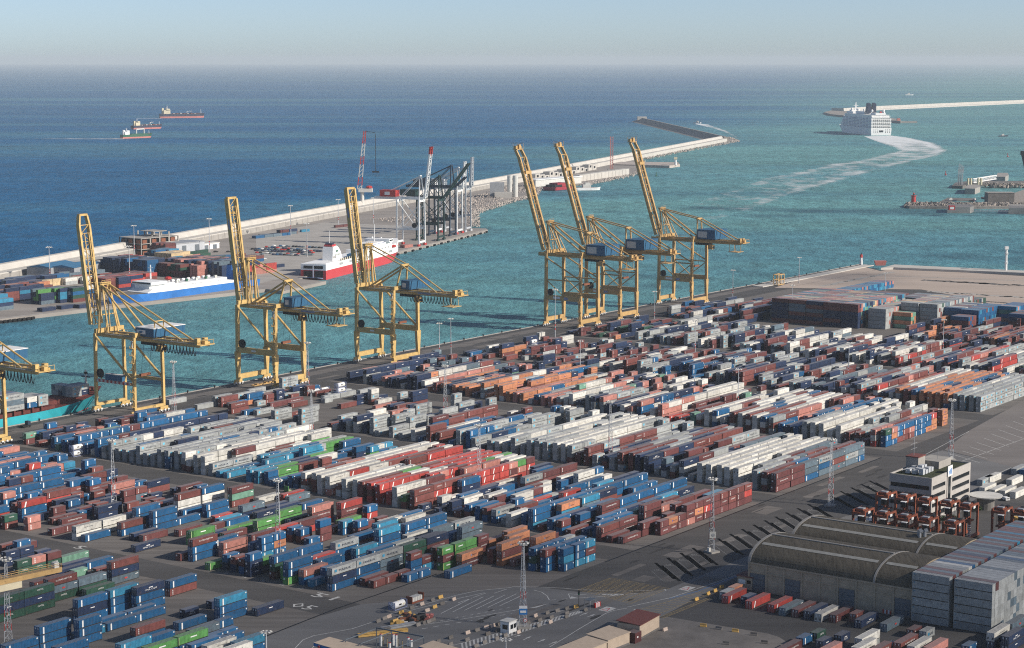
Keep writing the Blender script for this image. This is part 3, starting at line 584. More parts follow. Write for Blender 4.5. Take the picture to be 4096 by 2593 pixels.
# ---- one container model per length and colour
NAMES = dict(b='blue', n='navy', r='brown', R='bright red', o='orange', p='salmon', g='grey', w='white', G='bright green', d='dark green', t='light blue', s='slate grey', c='tan', m='maroon', l='pale green')
protos = {}
def lettering(mb, k, L, y, var, solid):
    """marks on the long side; y = plane, var picks the mark"""
    X = L / 2; ax = Vector((1, 0, 0)); ay = Vector((0, 0, 1))
    def col(n_): return None if solid else CRGBX[n_]
    def use(n_):
        if solid: mb.M(n_)
    def q(x0, x1, z0, z1, n_): use(n_); mb.face([(x0, y, z0), (x1, y, z0), (x1, y, z1), (x0, y, z1)], col(n_))
    if var == 9:
        q(-X + .5, -X + .9, 1.9, 2.2, 'c_t')
    elif k in 'bt':
        q(-X + 1.25, -X + 1.8, .25, 2.3, 'white'); q(X - .75, X - .3, 1.9, 2.3, 'white')
    elif k in 'n':
        if var % 3 == 0: use('white'); write(mb, 'CMA CGM', (0, y, .75), ax, ay, .55, width=L * .42, c=col('white'))
        q(-.8, .9, 1.5, 1.75, 'white')
    elif k == 'g':
        q(-X + 1.2, -X + 2.3, 1.0, 1.9, 'c_t'); use('hull_black'); write(mb, 'MAERSK' if L > 7 else 'SEALAND', (.4, y, .95), ax, ay, .75, width=L * .5, c=col('hull_black'))
    elif k in 'rm':
        if var % 3 == 1: use('white'); write(mb, 'SLOMAN NEPTUN', (.3, y, 1.35), ax, ay, .5, width=L * .55, c=col('white'))
        else:
            for z in (.5, 1.1, 1.7): q(-X + 1.1, -X + 1.35, z, z + .45, 'white')
    elif k == 'R':
        use('white'); mb.face([(-X + 1.3, y, .25), (-X + 1.9, y, .25), (-X + 2.6, y, 2.3), (-X + 2.0, y, 2.3)], col('white'))
    elif k == 'o':
        q(-.9, -.4, 1.1, 1.6, 'deck_blue'); use('hull_black'); write(mb, 'Hapag-Lloyd', (1.0, y, 1.15), ax, ay, .5, width=2.6, c=col('hull_black'))
    elif k == 'd':
        use('white'); write(mb, 'CAPITAL', (.2, y, 1.5), ax, ay, .5, width=2.6, c=col('white'))
    elif k == 'G':
        q(-1.2, 1.4, 1.35, 1.7, 'white'); q(-X + .06, -X + .2, .1, 2.45, 'cream')
    elif k == 'w':
        use('hull_black'); write(mb, 'P&O NEDLLOYD' if var % 2 else 'MAERSK SEALAND', (0, y, 1.5), ax, ay, .3, width=L * .35, c=col('steel'))
    elif k in 'sl':
        q(X - 1.6, X - .4, 1.75, 1.95, 'white')
        if var % 2: q(-.4, .8, 1.1, 1.6, 'red')
    elif k in 'pc':
        for z in (.5, 1.1, 1.7): q(-X + 1.1, -X + 1.5, z, z + .45, 'white')
CRGBX = dict(white=(.7, .7, .68), c_t=(.12, .45, .62), hull_black=(.03, .04, .06), deck_blue=(.05, .06, .3), cream=(.62, .5, .2), red=(.5, .05, .05), steel=(.3, .33, .36))
def container(L, k, var):
    """x along, doors at -x, the side the camera sees at -y"""
    key = (round(L, 1), k, var)
    if key in protos: return protos[key]
    X, Y, H = L / 2, 1.22, TIER - .02
    m = MB().M('c_' + k)
    for sx in (-1, 1):
        for sy in (-1, 1):
            m.box(min(sx * X, sx * (X - .16)), max(sx * X, sx * (X - .16)), min(sy * Y, sy * (Y - .14)), max(sy * Y, sy * (Y - .14)), 0, H)
    for sy in (-1, 1):
        y0, y1 = sorted((sy * (Y - .01), sy * (Y - .11)))
        m.M('grime_gap').box(-X + .16, X - .16, y0, y1, .03, .21); m.M('c_' + k).box(-X + .16, X - .16, y0, y1, H - .13, H - .02)  # dirty bottom rail, with the shaded gap between tiers painted into it
        # corrugated wall
        n_ = int((L - .4) / .56); xs = [-X + .17 + (L - .34) * i / n_ for i in range(n_ + 1)]; pr = []
        for a, b in zip(xs, xs[1:]):
            d = b - a; pr += [(a, .035), (a + d * .36, .035), (a + d * .5, .10), (a + d * .86, .10)]
        pr.append((xs[-1], .035))
        for (a, da), (b, db) in zip(pr, pr[1:]):
            f = [(a, sy * (Y - da), .16), (b, sy * (Y - db), .16), (b, sy * (Y - db), H - .12), (a, sy * (Y - da), H - .12)]
            m.face(f if sy < 0 else f[::-1])
    for z0, z1 in ((.02, .16), (H - .15, H - .02)):
        for sx in (-1, 1):
            x0, x1 = sorted((sx * (X - .01), sx * (X - .12))); m.box(x0, x1, -Y + .14, Y - .14, z0, z1)
    nr = int(L / .8)
    for i in range(nr):
        a = -X + .1 + (L - .2) * i / nr; b = a + (L - .2) / nr
        m.face([(a, -Y + .09, H - .055), (b - .12, -Y + .09, H - .055), (b - .12, Y - .09, H - .055), (a, Y - .09, H - .055)])
        m.face([(b - .12, -Y + .09, H - .02), (b, -Y + .09, H - .02), (b, Y - .09, H - .02), (b - .12, Y - .09, H - .02)])
    m.face([(X - .06, -Y + .1, .1), (X - .06, Y - .1, .1), (X - .06, Y - .1, H - .1), (X - .06, -Y + .1, H - .1)])
    m.face([(-X + .1, -Y + .1, .05), (-X + .1, Y - .1, .05), (X - .1, Y - .1, .05), (X - .1, -Y + .1, .05)])
    body = m.build('shipping_container')
    for sy in (-1, 1):
        dmb = MB().M('c_' + k); y0, y1 = sorted((sy * .012, sy * (Y - .14))); dmb.box(-X + .03, -X + .09, y0, y1, .17, H - .15)
        dr = dmb.build('door', body)
        bmb = MB().M('offwhite' if k not in 'w' else 'steel')
        for f in (.32, .74): bmb.box(-X + .002, -X + .028, sy * (Y - .14) * f - .03, sy * (Y - .14) * f + .03, .12, H - .1)
        bmb.M('white').box(-X + .004, -X + .026, min(sy * .35, sy * .62) - .0, max(sy * .35, sy * .62), 1.75, 2.25)
        if k == 'w': bmb.M('dark').box(-X + .006, -X + .024, sy * .75 - .22, sy * .75 + .22, .5, 1.2)
        bmb.build('lock_rods', dr)
    lm = MB(); lettering(lm, k, L, -Y - .006, var, True)
    if lm.f: lm.build('lettering', body)
    protos[key] = body
    return body
ordw = ['first', 'second', 'third', 'fourth', 'fifth', 'sixth', 'seventh', 'eighth', 'ninth', 'tenth', 'eleventh', 'twelfth']
def nth(i): return ordw[i] if i < 12 else '%dth' % (i + 1)
solo = [BOX[i] for i in SOLO]
# rows of a block counted from the side nearest the warehouses; stacks from the left end
rank = {}
for b in set(c['b'] for c in solo):
    rs = sorted(set(c['r'] for c in solo if c['b'] == b), reverse=True)
    for i, r in enumerate(rs): rank[(b, r)] = i
    for r in rs:
        us = sorted(set(round(c['u'], 1) for c in solo if c['b'] == b and c['r'] == r))
        for i, u in enumerate(us): rank[(b, r, u)] = i
fresh = {}; seenlab = set(); rv = random.Random(4)
for c in sorted(solo, key=lambda c: -c['s']):
    var = 9 if c['b'] == 30 else rv.randrange(3) if c['k'] in 'nrmsw' else 0
    first = (round(c['L'], 1), c['k'], var) not in protos
    o = container(c['L'], c['k'], var)
    if first: o.location = c['p']; o.rotation_euler = (0, 0, c['a'])
    else: o = dup(o, c['p'], c['a'])
    size = 'short ' if c['L'] < 7 else 'long '
    tier = 'on its own' if c['n'] == 1 else ('top' if c['t'] == c['n'] - 1 else 'bottom' if c['t'] == 0 else 'middle') + ' of stack'
    if c['b'] == 30:
        lab = '%s container, layer %d up, %s across, %s bay of tall warehouse stack' % (NAMES[c['k']], c['t'] + 1, nth(c['i']), 'left' if c['r'] == 0 else 'right')
    else:
        pl = 'warehouse front yard' if c['b'] == 20 else 'crane apron' if c['b'] == 21 else bname.get(c['b'], 'yard')
        lab = '%s%s container %s, %s from left, %s row, %s' % (size, NAMES[c['k']], tier, nth(rank[(c['b'], c['r'], round(c['u'], 1))]), nth(rank[(c['b'], c['r'])]), pl)
    while lab in seenlab: lab = lab.replace('container', 'nearer container', 1)
    seenlab.add(lab)
    tag(o, lab, 'shipping container', 'shipping containers stacked in the yard')
# ---- the rest
mb = MB().M('stack'); vr = random.Random(8)
for i, c in enumerate(BOX):
    if i in SOLO: continue
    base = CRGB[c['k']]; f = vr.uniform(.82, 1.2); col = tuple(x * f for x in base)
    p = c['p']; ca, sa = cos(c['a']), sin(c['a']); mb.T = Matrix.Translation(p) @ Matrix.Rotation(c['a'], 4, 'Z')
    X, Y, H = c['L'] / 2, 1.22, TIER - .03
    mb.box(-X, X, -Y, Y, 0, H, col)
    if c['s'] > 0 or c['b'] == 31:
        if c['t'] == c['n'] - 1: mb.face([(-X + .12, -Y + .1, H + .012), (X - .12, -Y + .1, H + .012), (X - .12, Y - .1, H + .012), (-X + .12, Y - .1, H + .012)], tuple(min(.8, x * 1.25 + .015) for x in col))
        mb.face([(-X, -Y - .01, .02), (X, -Y - .01, .02), (X, -Y - .01, .24), (-X, -Y - .01, .24)], tuple(x * .3 for x in col))  # shaded gap line between tiers, painted as a dark strip
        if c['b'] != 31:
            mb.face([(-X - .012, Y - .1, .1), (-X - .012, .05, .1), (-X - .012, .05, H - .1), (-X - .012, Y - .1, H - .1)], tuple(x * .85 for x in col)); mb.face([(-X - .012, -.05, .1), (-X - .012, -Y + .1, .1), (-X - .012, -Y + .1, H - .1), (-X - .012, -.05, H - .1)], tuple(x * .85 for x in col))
            mb.face([(-X - .02, .9, 1.6), (-X - .02, .3, 1.6), (-X - .02, .3, 2.2), (-X - .02, .9, 2.2)], CRGBX['white'])
        dist = p.y
        if c['s'] > 0 and dist < 1250 and vr.random() < .8: lettering(mb, c['k'], c['L'], -Y - .012, vr.randrange(3) if dist < 1000 else 2, False)
mb.T = None
mass = mb
# ------------------------------------------------------------------ quay cranes (local: x along the quay, y towards the sea, z up)
def C(x, v, z): return (x, -v, z)
def sts(kind, uc, label, number=None):
    """kind N: tall with raked boom; O: flat beam portal; L: slender with striped beam"""
    N, O, Lk = kind == 'N', kind == 'O', kind == 'L'
    Y = 'yellow_old' if not N else 'yellow'
    hw = {'N': 10.3, 'O': 11.2, 'L': 9.6}[kind]; gz = {'N': 46.8, 'O': 42.6, 'L': 38.6}[kind]; bz = {'N': 18.8, 'O': 19.0, 'L': 16.2}[kind]
    lw = 1.7 if not Lk else 1.35
    t = thing('quay_crane', label, 'quay crane', yd(uc, 0), AL, 'yellow quay cranes along the terminal edge')
    for v in (2, 29):
        for s in (-1, 1):
            m = MB().M(Y)
            m.beam(C(s * hw, v, bz - 1), C(s * (hw - .35), v, gz + .5), lw, lw, up=(1, 0, 0))
            if Lk: m.beam(C(s * hw, v, 3.2), C(s * hw, v, bz - 1), lw, lw, up=(1, 0, 0))
            else: m.beam(C(s * hw, v, 3.0), C(s * hw, v, bz - 1), lw, 1.3, up=(1, 0, 0), h2=3.2 if N else 3.6)
            lg = m.build('leg', t)
            b = MB().M(Y); b.box(s * hw - 2.6, s * hw + 2.6, -v - .5, -v + .5, 1.7, 2.9)
            for k in (-1.9, 1.9):
                b.box(s * hw + k - 1.5, s * hw + k + 1.5, -v - .45, -v + .45, 1.0, 1.68)
            b.M('steel')
            for k in (-3.0, -1.0, 1.0, 3.0): b.tube(C(s * hw + k, v - .3, .55), C(s * hw + k, v + .3, .55), .5, n=10)
            b.M('white')
            for k in (-2.4, .2, 2.6): b.box(s * hw + k - .5, s * hw + k + .5, -v - .95, -v - .5, .9, 1.5)
            b.build('bogie', lg)
    for v in (2, 29):
        m = MB().M(Y); m.box(-hw + lw / 2 + .02, hw - lw / 2 - .02, -v - .7, -v + .7, 3.0, 5.6 if not Lk else 4.4); m.build('sill_beam', t)
        m = MB().M(Y); m.box(-hw + .4, hw - .4, -v - .8, -v + .8, gz + .5, gz + 2.6); m.build('top_beam', t)
    for s in (-1, 1):
        m = MB().M(Y if not Lk or s > 0 else 'red')
        if Lk and s < 0:
            for k in range(18):
                m.M('red' if k % 2 else 'offwhite'); v0 = 2.9 + 25.2 * k / 18; m.box(s * hw - .4, s * hw + .4, -v0 - 1.4, -v0, bz - .9, bz + .5)
        else: m.box(s * hw - .6, s * hw + .6, -28.1, -2.9, bz - 1.5, bz + 1.6) if not Lk else m.box(s * hw - .4, s * hw + .4, -28.1, -2.9, bz - .8, bz + .6)
        m.build('portal_beam', t)
        m = MB().M(Y)
        if N:
            m.tube(C(s * hw, 2.8, 44.5), C(s * hw, 28.2, 31.5), .5); m.tube(C(s * hw, 2.8, 30.4), C(s * hw, 28.2, 30.4), .42)
            m.tube(C(s * hw, 2.8, 29.8), C(s * hw, 15.2, 20.5), .36); m.tube(C(s * hw, 28.2, 29.8), C(s * hw, 15.8, 20.5), .36)
        else: m.tube(C(s * hw, 2.8, gz - 1), C(s * hw, 28.2, bz + 1.4), .62)
        m.build('brace', t)
    # girder
    back = {'N': 64, 'O': 68, 'L': 67}[kind]
    m = MB().M(Y)
    for s in (-1, 1): m.box(s * 3.3 - .6, s * 3.3 + .6, -back, 8.6 if N else 4.5, gz - 1.9, gz + .46)
    for v in range(-3, int(back), 8): m.box(-2.68, 2.68, -v - .4, -v + .4, gz - 1.0, gz - .2)
    gd = m.build('girder', t)
    m = MB().M('steel' if not N else Y)
    for s in (-1, 1):
        for v in range(6, int(back) - 1, 4): m.beam(C(s * 4.6, v, gz + .2), C(s * 4.6, v, gz + 1.4), .12)
        m.beam(C(s * 4.6, 4, gz + 1.4), C(s * 4.6, back - 1, gz + 1.4), .12); m.box(s * 4.3 - .45, s * 4.3 + .42, -back + 1, -4, gz - .3, gz - .1)
    m.build('walkway', gd)
    m = MB().M(Y)
    m.box(-4.8, 4.8, -back - 2.4, -back + .5, gz - .9, gz - .5)
    for x, v, z in ((-3.4, back - 1, 2.6), (2.6, back - 2, 2.2), (0, back + .6, 1.7)): m.box(x - 1.1, x + 1.1, -v - 1, -v + 1, gz - .45, gz + z)
    for s in (-1, 1): m.beam(C(s * 4.5, back + 2, gz - .5), C(s * 4.5, back + 2, gz + 1.6), .16)
    m.beam(C(-4.5, back + 2, gz + 1.6), C(4.5, back + 2, gz + 1.6), .16)
    if not Lk:
        for s in (-1, 1):
            for v in (back - 9, back - 4): m.beam(C(s * 3.6, v, gz - 1.9), C(s * 3.6, v, gz - 7), .25)
        m.box(-4.2, 4.2, -back + 2, -back + 10, gz - 7.3, gz - 7.0)
    m.build('service_platform', gd)
    if number:
        m = MB().M('hull_black'); write(m, number, C(-3.92, 55, gz - 1.3), (0, -1, 0), (0, 0, 1), 1.5, width=3.0); m.M('deck_blue').face([C(-3.915, 41, gz - 1.2), C(-3.915, 50.5, gz - 1.2), C(-3.915, 50.5, gz - .1), C(-3.915, 41, gz - .1)])
        m.build('lettering', gd)
    # A frame
    az = {'N': 67.0, 'O': 66.5, 'L': 62.5}[kind]; av = {'N': -2.4, 'O': 1.5, 'L': -.5}[kind]
    m = MB().M(Y)
    fw = 6.5 if not O else 3.6
    for s in (-1, 1):
        m.tube(C(s * fw, 2, gz + 2.5), C(s * 2.6, av, az), .7, .55); m.tube(C(s * 3.2, 9 if N else 5, gz + .4), C(s * 2.2, av + .6, az - .5), .38)
    m.box(-3.4, 3.4, -av - .9, -av + .9, az - .3, az + 1.0); m.beam(C(-5, 1, gz + 9), C(5, 1, gz + 9), .5)
    m.beam(C(-1.2, 1.4, gz + 2.6), C(-1.2, av + .6, az - .3), .35); m.beam(C(1.2, 1.4, gz + 2.6), C(1.2, av + .6, az - .3), .35)
    for k in range(6):
        z0 = gz + 3 + k * (az - gz - 4) / 6; z1 = z0 + (az - gz - 4) / 6; m.beam(C(-1.2 if k % 2 else 1.2, 1, z0), C(1.2 if k % 2 else -1.2, .6, z1), .22)
    af = m.build('apex_frame', t)
    m = MB().M(Y); m.box(-3.2, 3.2, -av - 1.7, -av - 1.0, az + .6, az + .75)
    for x in (-3, -1, 1, 3): m.beam(C(x, av + 1.4, az + .7), C(x, av + 1.4, az + 2), .12)
    m.beam(C(-3, av + 1.4, az + 2), C(3, av + 1.4, az + 2), .12); m.build('head_platform', af)
    # stays and rear frame
    fz = {'N': 61.3, 'O': 56.6, 'L': 0}[kind]
    if fz:
        m = MB().M(Y)
        for s in (-1, 1): m.tube(C(s * 4.4 if O else s * 3.3, 26 if O else 29, gz + .4), C(s * 2.7, 28.5, fz), .55)
        m.box(-3.2, 3.2, -29.1, -27.9, fz - .5, fz + .7); m.build('rear_frame', t)
    m = MB().M(Y)
    for s in (-1, 1):
        if fz:
            m.tube(C(s * 2.6, av, az), C(s * 2.6, 28.4, fz + .2), .38); m.tube(C(s * 2.6, 28.6, fz + .2), C(s * 3.2, back - 4 if N else 54, gz + .3), .42)
            if N: m.tube(C(s * 3.0, av, az - .6), C(s * 3.3, 27.5, gz + .4), .58)
            else: m.tube(C(s * 2.7, 28, fz - .6), C(s * 3.3, 5, gz + .4), .55)
        else:
            m.tube(C(s * 2.6, av, az), C(s * 3.2, 27.5, gz + .4), .5); m.tube(C(s * 2.6, av, az), C(s * 3.2, 56, gz + .4), .45)
    if not fz:
        m.beam(C(-3, 37, gz + 8.4), C(3, 37, gz + 8.4), .4)
        for s in (-1, 1): m.beam(C(s * 2.95, 37, gz + 8.4), C(s * 3.2, 37, gz + .4), .4)
    m.build('stay', t)
    # boom, raised
    p0 = Vector(C(0, {'N': -4.9, 'O': -4.2, 'L': -7.4}[kind], {'N': 48.6, 'O': 44.2, 'L': 42}[kind])); p1 = Vector(C(0, {'N': -24.6, 'O': -11.6, 'L': -14.4}[kind], {'N': 108.5, 'O': 98.4, 'L': 91}[kind]))
    d = (p1 - p0).normalized(); bx = 3.3; deep = {'N': 2.3, 'O': 2.6, 'L': 2.2}[kind]; nrm = Vector((0, d.z, -d.y)); nrm = -nrm if nrm.y > 0 else nrm
    m = MB().M(Y); X = Vector((1, 0, 0))
    for s in (-1, 1):
        m.beam(p0 + X * s * bx, p1 + X * s * bx, 1.15, deep, up=(0, 1, 0))
        if N: m.beam(p1 + X * s * bx, p1 + X * s * bx * .97 + Vector(C(0, -3.0, 5.0)), 1.1, 1.8, up=(0, 1, 0))
        if Lk: m.beam(p1 + X * s * bx, p1 + X * s * 2.4 + Vector(C(0, -.6, 4.8)), 1.0, 2.0, up=(0, 1, 0))
    bm = m.build('boom', t)
    L = (p1 - p0).length; nb = 12
    m = MB().M(Y)
    for k in range(nb + 1):
        q = p0 + d * (L * k / nb) + nrm * .6; m.beam(q - X * 2.7, q + X * 2.7, .34)
        if k < nb:
            q2 = p0 + d * (L * (k + 1) / nb) + nrm * .6; s = 1 if k % 2 else -1; m.beam(q - X * 2.7 * s, q2 + X * 2.7 * s, .3)
    for s in (-1, 1):
        m.beam(p0 + X * s * 1.4 + nrm * 1.5, p1 + X * s * 1.4 + nrm * 1.5 - d * 4, .4)
        if N:
            for k in range(3, 24): q = p0 + d * (L * k / 25) + X * s * 4.3; m.beam(q - nrm * .9, q + nrm * .9, .14)
            m.beam(p0 + X * s * 4.3 + nrm * .9 + d * 4, p1 + X * s * 4.3 + nrm * .9 - d * 3, .14)
    m.build('lattice', bm)
    if N:
        m = MB().M(Y); q = p1 + Vector(C(0, -3.0, 5.4)); m.box(q.x - 3.6, q.x + 3.6, q.y - 1.6, q.y + 1.8, q.z - .3, q.z + .2)
        for x, dy, dz in ((-2.4, .4, 2.2), (.2, -.4, 3.0), (2.4, .5, 1.8)): m.box(q.x + x - 1.0, q.x + x + 1.0, q.y + dy - .9, q.y + dy + .9, q.z + .22, q.z + dz)
        for x in (-3.5, 3.5):
            m.beam((q.x + x, q.y - 1.5, q.z), (q.x + x, q.y - 1.5, q.z + 3.6), .16); m.beam((q.x + x, q.y + 1.7, q.z), (q.x + x, q.y + 1.7, q.z + 3.6), .16)
            m.beam((q.x + x, q.y - 1.5, q.z + 3.6), (q.x + x, q.y + 1.7, q.z + 3.6), .16)
        m.build('sheave_head', bm)
        m = MB().M(Y); q = p0 + d * (L * .84) + nrm * 1.3; m.box(q.x - 3.2, q.x + 3.2, q.y - 1.1, q.y + 1.1, q.z - 1.4, q.z + .6); m.build('boom_platform', bm)
    else:
        m = MB().M(Y); m.box(-bx, bx, p1.y - .9, p1.y + .9, p1.z - .2, p1.z + 1.0) if O else m.box(-2.6, 2.6, p1.y + .6 - .9, p1.y + .6 + .9, p1.z + 4.6, p1.z + 5.6); m.build('boom_tip', bm)
        if O:
            m = MB().M(Y); q = p0 + d * (L * .86); m.box(-2.7, 2.7, q.y - .8, q.y + .8, q.z - .6, q.z + .6); m.build('boom_cross_beam', bm)
        m = MB().M('deck_blue'); q = p0 + d * (L * .80); q2 = p0 + d * (L * .7); x = -bx - .6
        m.face([(x, q.y - .5, q.z), (x, q.y + .5, q.z), (x, q2.y + .5, q2.z), (x, q2.y - .5, q2.z)]); m.build('name_plate', bm)
    m = MB().M('dark'); q = p0 + d * 3
    for s in (-1.2, 0, 1.2): m.tube(p0 + X * s + d * 2 + nrm * 2.2, p1 + X * s + nrm * 1.2 - d * 6, .09, n=4)
    m.build('hoist_ropes', bm)
    # machinery house, cab, reel, cables, landings
    hv = {'N': (30.2, 44.5), 'O': (30.5, 36.6), 'L': (26.5, 39)}[kind]; hx = {'N': 8.6, 'O': 9.2, 'L': 10.5}[kind]; hz = {'N': 7.2, 'O': 5.6, 'L': 5.0}[kind]
    m = MB().M('blue_house'); x0, x1 = -5.6, 2 * hx - 5.6
    m.box(x0, x1, -hv[1], -hv[0], gz + .9, gz + hz); m.M('blue_house' if not Lk else 'white').box(x0 - .25, x1 + .25, -hv[1] - .25, -hv[0] + .25, gz + hz, gz + hz + .3)
    for k in range(7): x = x0 + 1.5 + (x1 - x0 - 3) * k / 6; m.M('blue_house').box(x - .08, x + .08, -hv[1] - .08, -hv[1], gz + 1.2, gz + hz - .3)
    h = m.build('machinery_house', t)
    m = MB().M('offwhite' if not Lk else 'white'); a, b = -hv[0] - .8, -hv[0] - (hv[1] - hv[0]) * .55
    m.face([(x0 - .03, a, gz + 2.0), (x0 - .03, b, gz + 2.0), (x0 - .03, b, gz + hz - 1.0), (x0 - .03, a, gz + hz - 1.0)])
    if Lk: m.M('roof_blue').box(x0 - .06, x0 - .04, (a + b) / 2 - 1, (a + b) / 2 + 1.2, gz + 2.6, gz + 3.6)
    m.build('sign_panel', h)
    m = MB().M('dark'); m.box(-2.6, 2.6, -38, -27, gz - 3.6, gz - 2.1); m.M(Y).box(-2.2, 1.2, -40.5, -37.0, gz - 6.4, gz - 3.4); m.M('glass').box(-2.0, 1.0, -40.58, -40.52, gz - 5.8, gz - 4.2); m.build('trolley_cab', t)
    m = MB().M('rust'); m.box(-3.2, 3.2, -27.2, -25.8, gz - 19.5, gz - 18.3); m.M('dark')
    for s in (-2.6, 2.6): m.tube((s, -26.5, gz - 18.3), (s, -29, gz - 3.0), .09, n=4)
    m.build('spreader', t)
    m = MB().M('dark'); v = 36.0; pts = []
    while v < back - 1:
        for j in range(8): pts.append(C(-4.9, v + 2.2 * j / 8, gz - 1.6 - (4.2 if not N else 1.6) * sin(pi * j / 8) ** .8))
        v += 2.2
    if not N: m.path(pts, .19, 5); m.build('festoon_cable', gd)
    m = MB().M('dark'); rv_ = 6.2; zc = bz + 3.6; ring = [C(-hw - 1.2, rv_ + 2.3 * cos(a), zc + 2.3 * sin(a)) for a in [2 * pi * k / 16 for k in range(16)]]
    m.loft([ring, [(p[0] + .7, p[1], p[2]) for p in ring]]); m.M(Y).beam(C(-hw, rv_, bz + .7), C(-hw - .5, rv_, zc), .5); m.build('cable_reel', t)
    m = MB().M(Y)
    for k in range(7 if N else 9):
        z = 5 + k * (gz - 6) / (7 if N else 9); m.box(-hw - 2.2, -hw - .9, -30.6, -28.2, z, z + .18); m.beam(C(-hw - 2.1, 30.4, z + .2), C(-hw - 2.1, 30.4, z + 1.3), .14); m.beam(C(-hw - 2.1, 28.4, z + .2), C(-hw - 2.1, 28.4, z + 1.3), .14)
        m.beam(C(-hw - 1.5, 28.5, z), C(-hw - 1.5, 30.4, z + (gz - 6) / (7 if N else 9)), .22)
    m.M('greypaint').box(-hw - 1.2, hw * -1 - .9, -29.6, -28.4, gz - 5, gz - 1); m.build('stairs', t)
    if N:
        m = MB().M('white'); m.box(-hw - .66, -hw - .62, -13.5, -8, bz - .5, bz + .9); m.M('deck_blue').box(-hw - .66, -hw - .62, -19.5, -16.5, bz - .6, bz + .8); m.build('name_plate', t)
    elif O:
        m = MB().M('white'); m.box(-hw - .66, -hw - .62, -15.5, -12.5, bz - .3, bz + .6); m.build('name_plate', t)
    else:
        m = MB().M('blue_house'); m.box(-hw - 1.2, -hw + 1.4, -21, -10, bz + .7, bz + 3.6); m.M('offwhite').box(-hw - 1.4, -hw + 1.6, -21.2, -9.8, bz + 3.6, bz + 3.8); m.build('electric_house', t)
    return t
a = sts('N', 240, 'tall yellow quay crane, nearest of the three raked-boom cranes with blank white signs')
dup(a, yd(287.5, 0), AL, 'tall yellow quay crane overlapped by the nearer one, middle of the three raked-boom cranes')
dup(a, yd(381, 0), AL, 'tall yellow quay crane standing apart at the far end of the quay')
sts('O', -49, 'yellow quay crane marked 912 with looping black cables under its beam', '912')
sts('O', 49.5, 'yellow quay crane marked 913 in front of the red and white ferry', '913')
sts('L', -151.5, 'slender yellow quay crane with red and white striped beam beside the turquoise ship')
sts('L', -250.5, 'yellow quay crane cut by the left picture edge, only its rear beam showing')

# ------------------------------------------------------------------ lamp masts
def lattice_mast(H, striped=True):
    t = thing('lattice_mast', 'x', 'floodlight mast', group='lattice floodlight masts in the yard'); w0, w1 = 1.35, .35
    m = MB().M('offwhite'); cs = [(cos(a), sin(a)) for a in (pi / 2, pi / 2 + 2.0944, pi / 2 + 4.1888)]
    for a in cs:
        for k in range(12):
            z0, z1 = .6 + (H - 1.5) * k / 12, .6 + (H - 1.5) * (k + 1) / 12; f0 = w0 + (w1 - w0) * k / 12; f1 = w0 + (w1 - w0) * (k + 1) / 12
            m.M('red' if k in (2, 4) else 'greypaint').tube((a[0] * f0, a[1] * f0, z0), (a[0] * f1, a[1] * f1, z1), .09, n=5)
    m.M('greypaint')
    for k in range(13):
        z = .6 + (H - 1.5) * k / 13; f = w0 + (w1 - w0) * k / 13; z1 = .6 + (H - 1.5) * (k + 1) / 13; f1 = w0 + (w1 - w0) * (k + 1) / 13
        for j in range(3):
            a, b = cs[j], cs[(j + 1) % 3]; m.beam((a[0] * f, a[1] * f, z), (b[0] * f, b[1] * f, z), .07); m.beam((a[0] * f, a[1] * f, z), (b[0] * f1, b[1] * f1, z1), .06)
    m.build('lattice', t)
    m = MB().M('concrete'); m.box(-2.0, 2.0, -2.0, 2.0, 0, .6); m.M('offwhite').box(1.0, 1.9, -.5, .5, .6, 1.9); m.build('footing', t)
    m = MB().M('offwhite'); m.box(-1.1, 1.1, -1.1, 1.1, H - 1.1, H - .9); m.M('steel')
    for k in range(8):
        a = 2 * pi * k / 8; m.beam((0, 0, H - .8), (1.5 * cos(a), 1.5 * sin(a), H - .4), .08)
    hd = m.build('crown_platform', t)
    m = MB().M('offwhite')
    for k in range(8):
        a = 2 * pi * k / 8; c, s_ = cos(a), sin(a); m.beam((1.35 * c, 1.35 * s_, H - .25), (1.75 * c, 1.75 * s_, H - .65), .7, .35)
    m.build('floodlights', hd)
    return t
def pole_mast(H, n_=8, w=.28):
    t = thing('lamp_post', 'x', 'lamp post', group='tall lamp posts'); m = MB().M('greypaint'); m.tube((0, 0, 0), (0, 0, H - .6), w, w * .5, 8)
    m.M('red').tube((0, 0, 4.6), (0, 0, 5.4), w * 1.02, w, 8); m.tube((0, 0, 6.2), (0, 0, 7), w * 1.0, w * .98, 8); m.build('pole', t)
    m = MB().M('greypaint'); m.box(-1.5, 1.5, -.12, .12, H - .6, H - .45); m.box(-.12, .12, -1.5, 1.5, H - .62, H - .47); m.M('offwhite')
    for k in range(n_):
        a = 2 * pi * k / n_; m.beam((1.2 * cos(a), 1.2 * sin(a), H - .3), (1.8 * cos(a), 1.8 * sin(a), H - .6), .6, .3)
    m.build('lamp_head', t)
    return t
lm = lattice_mast(27)
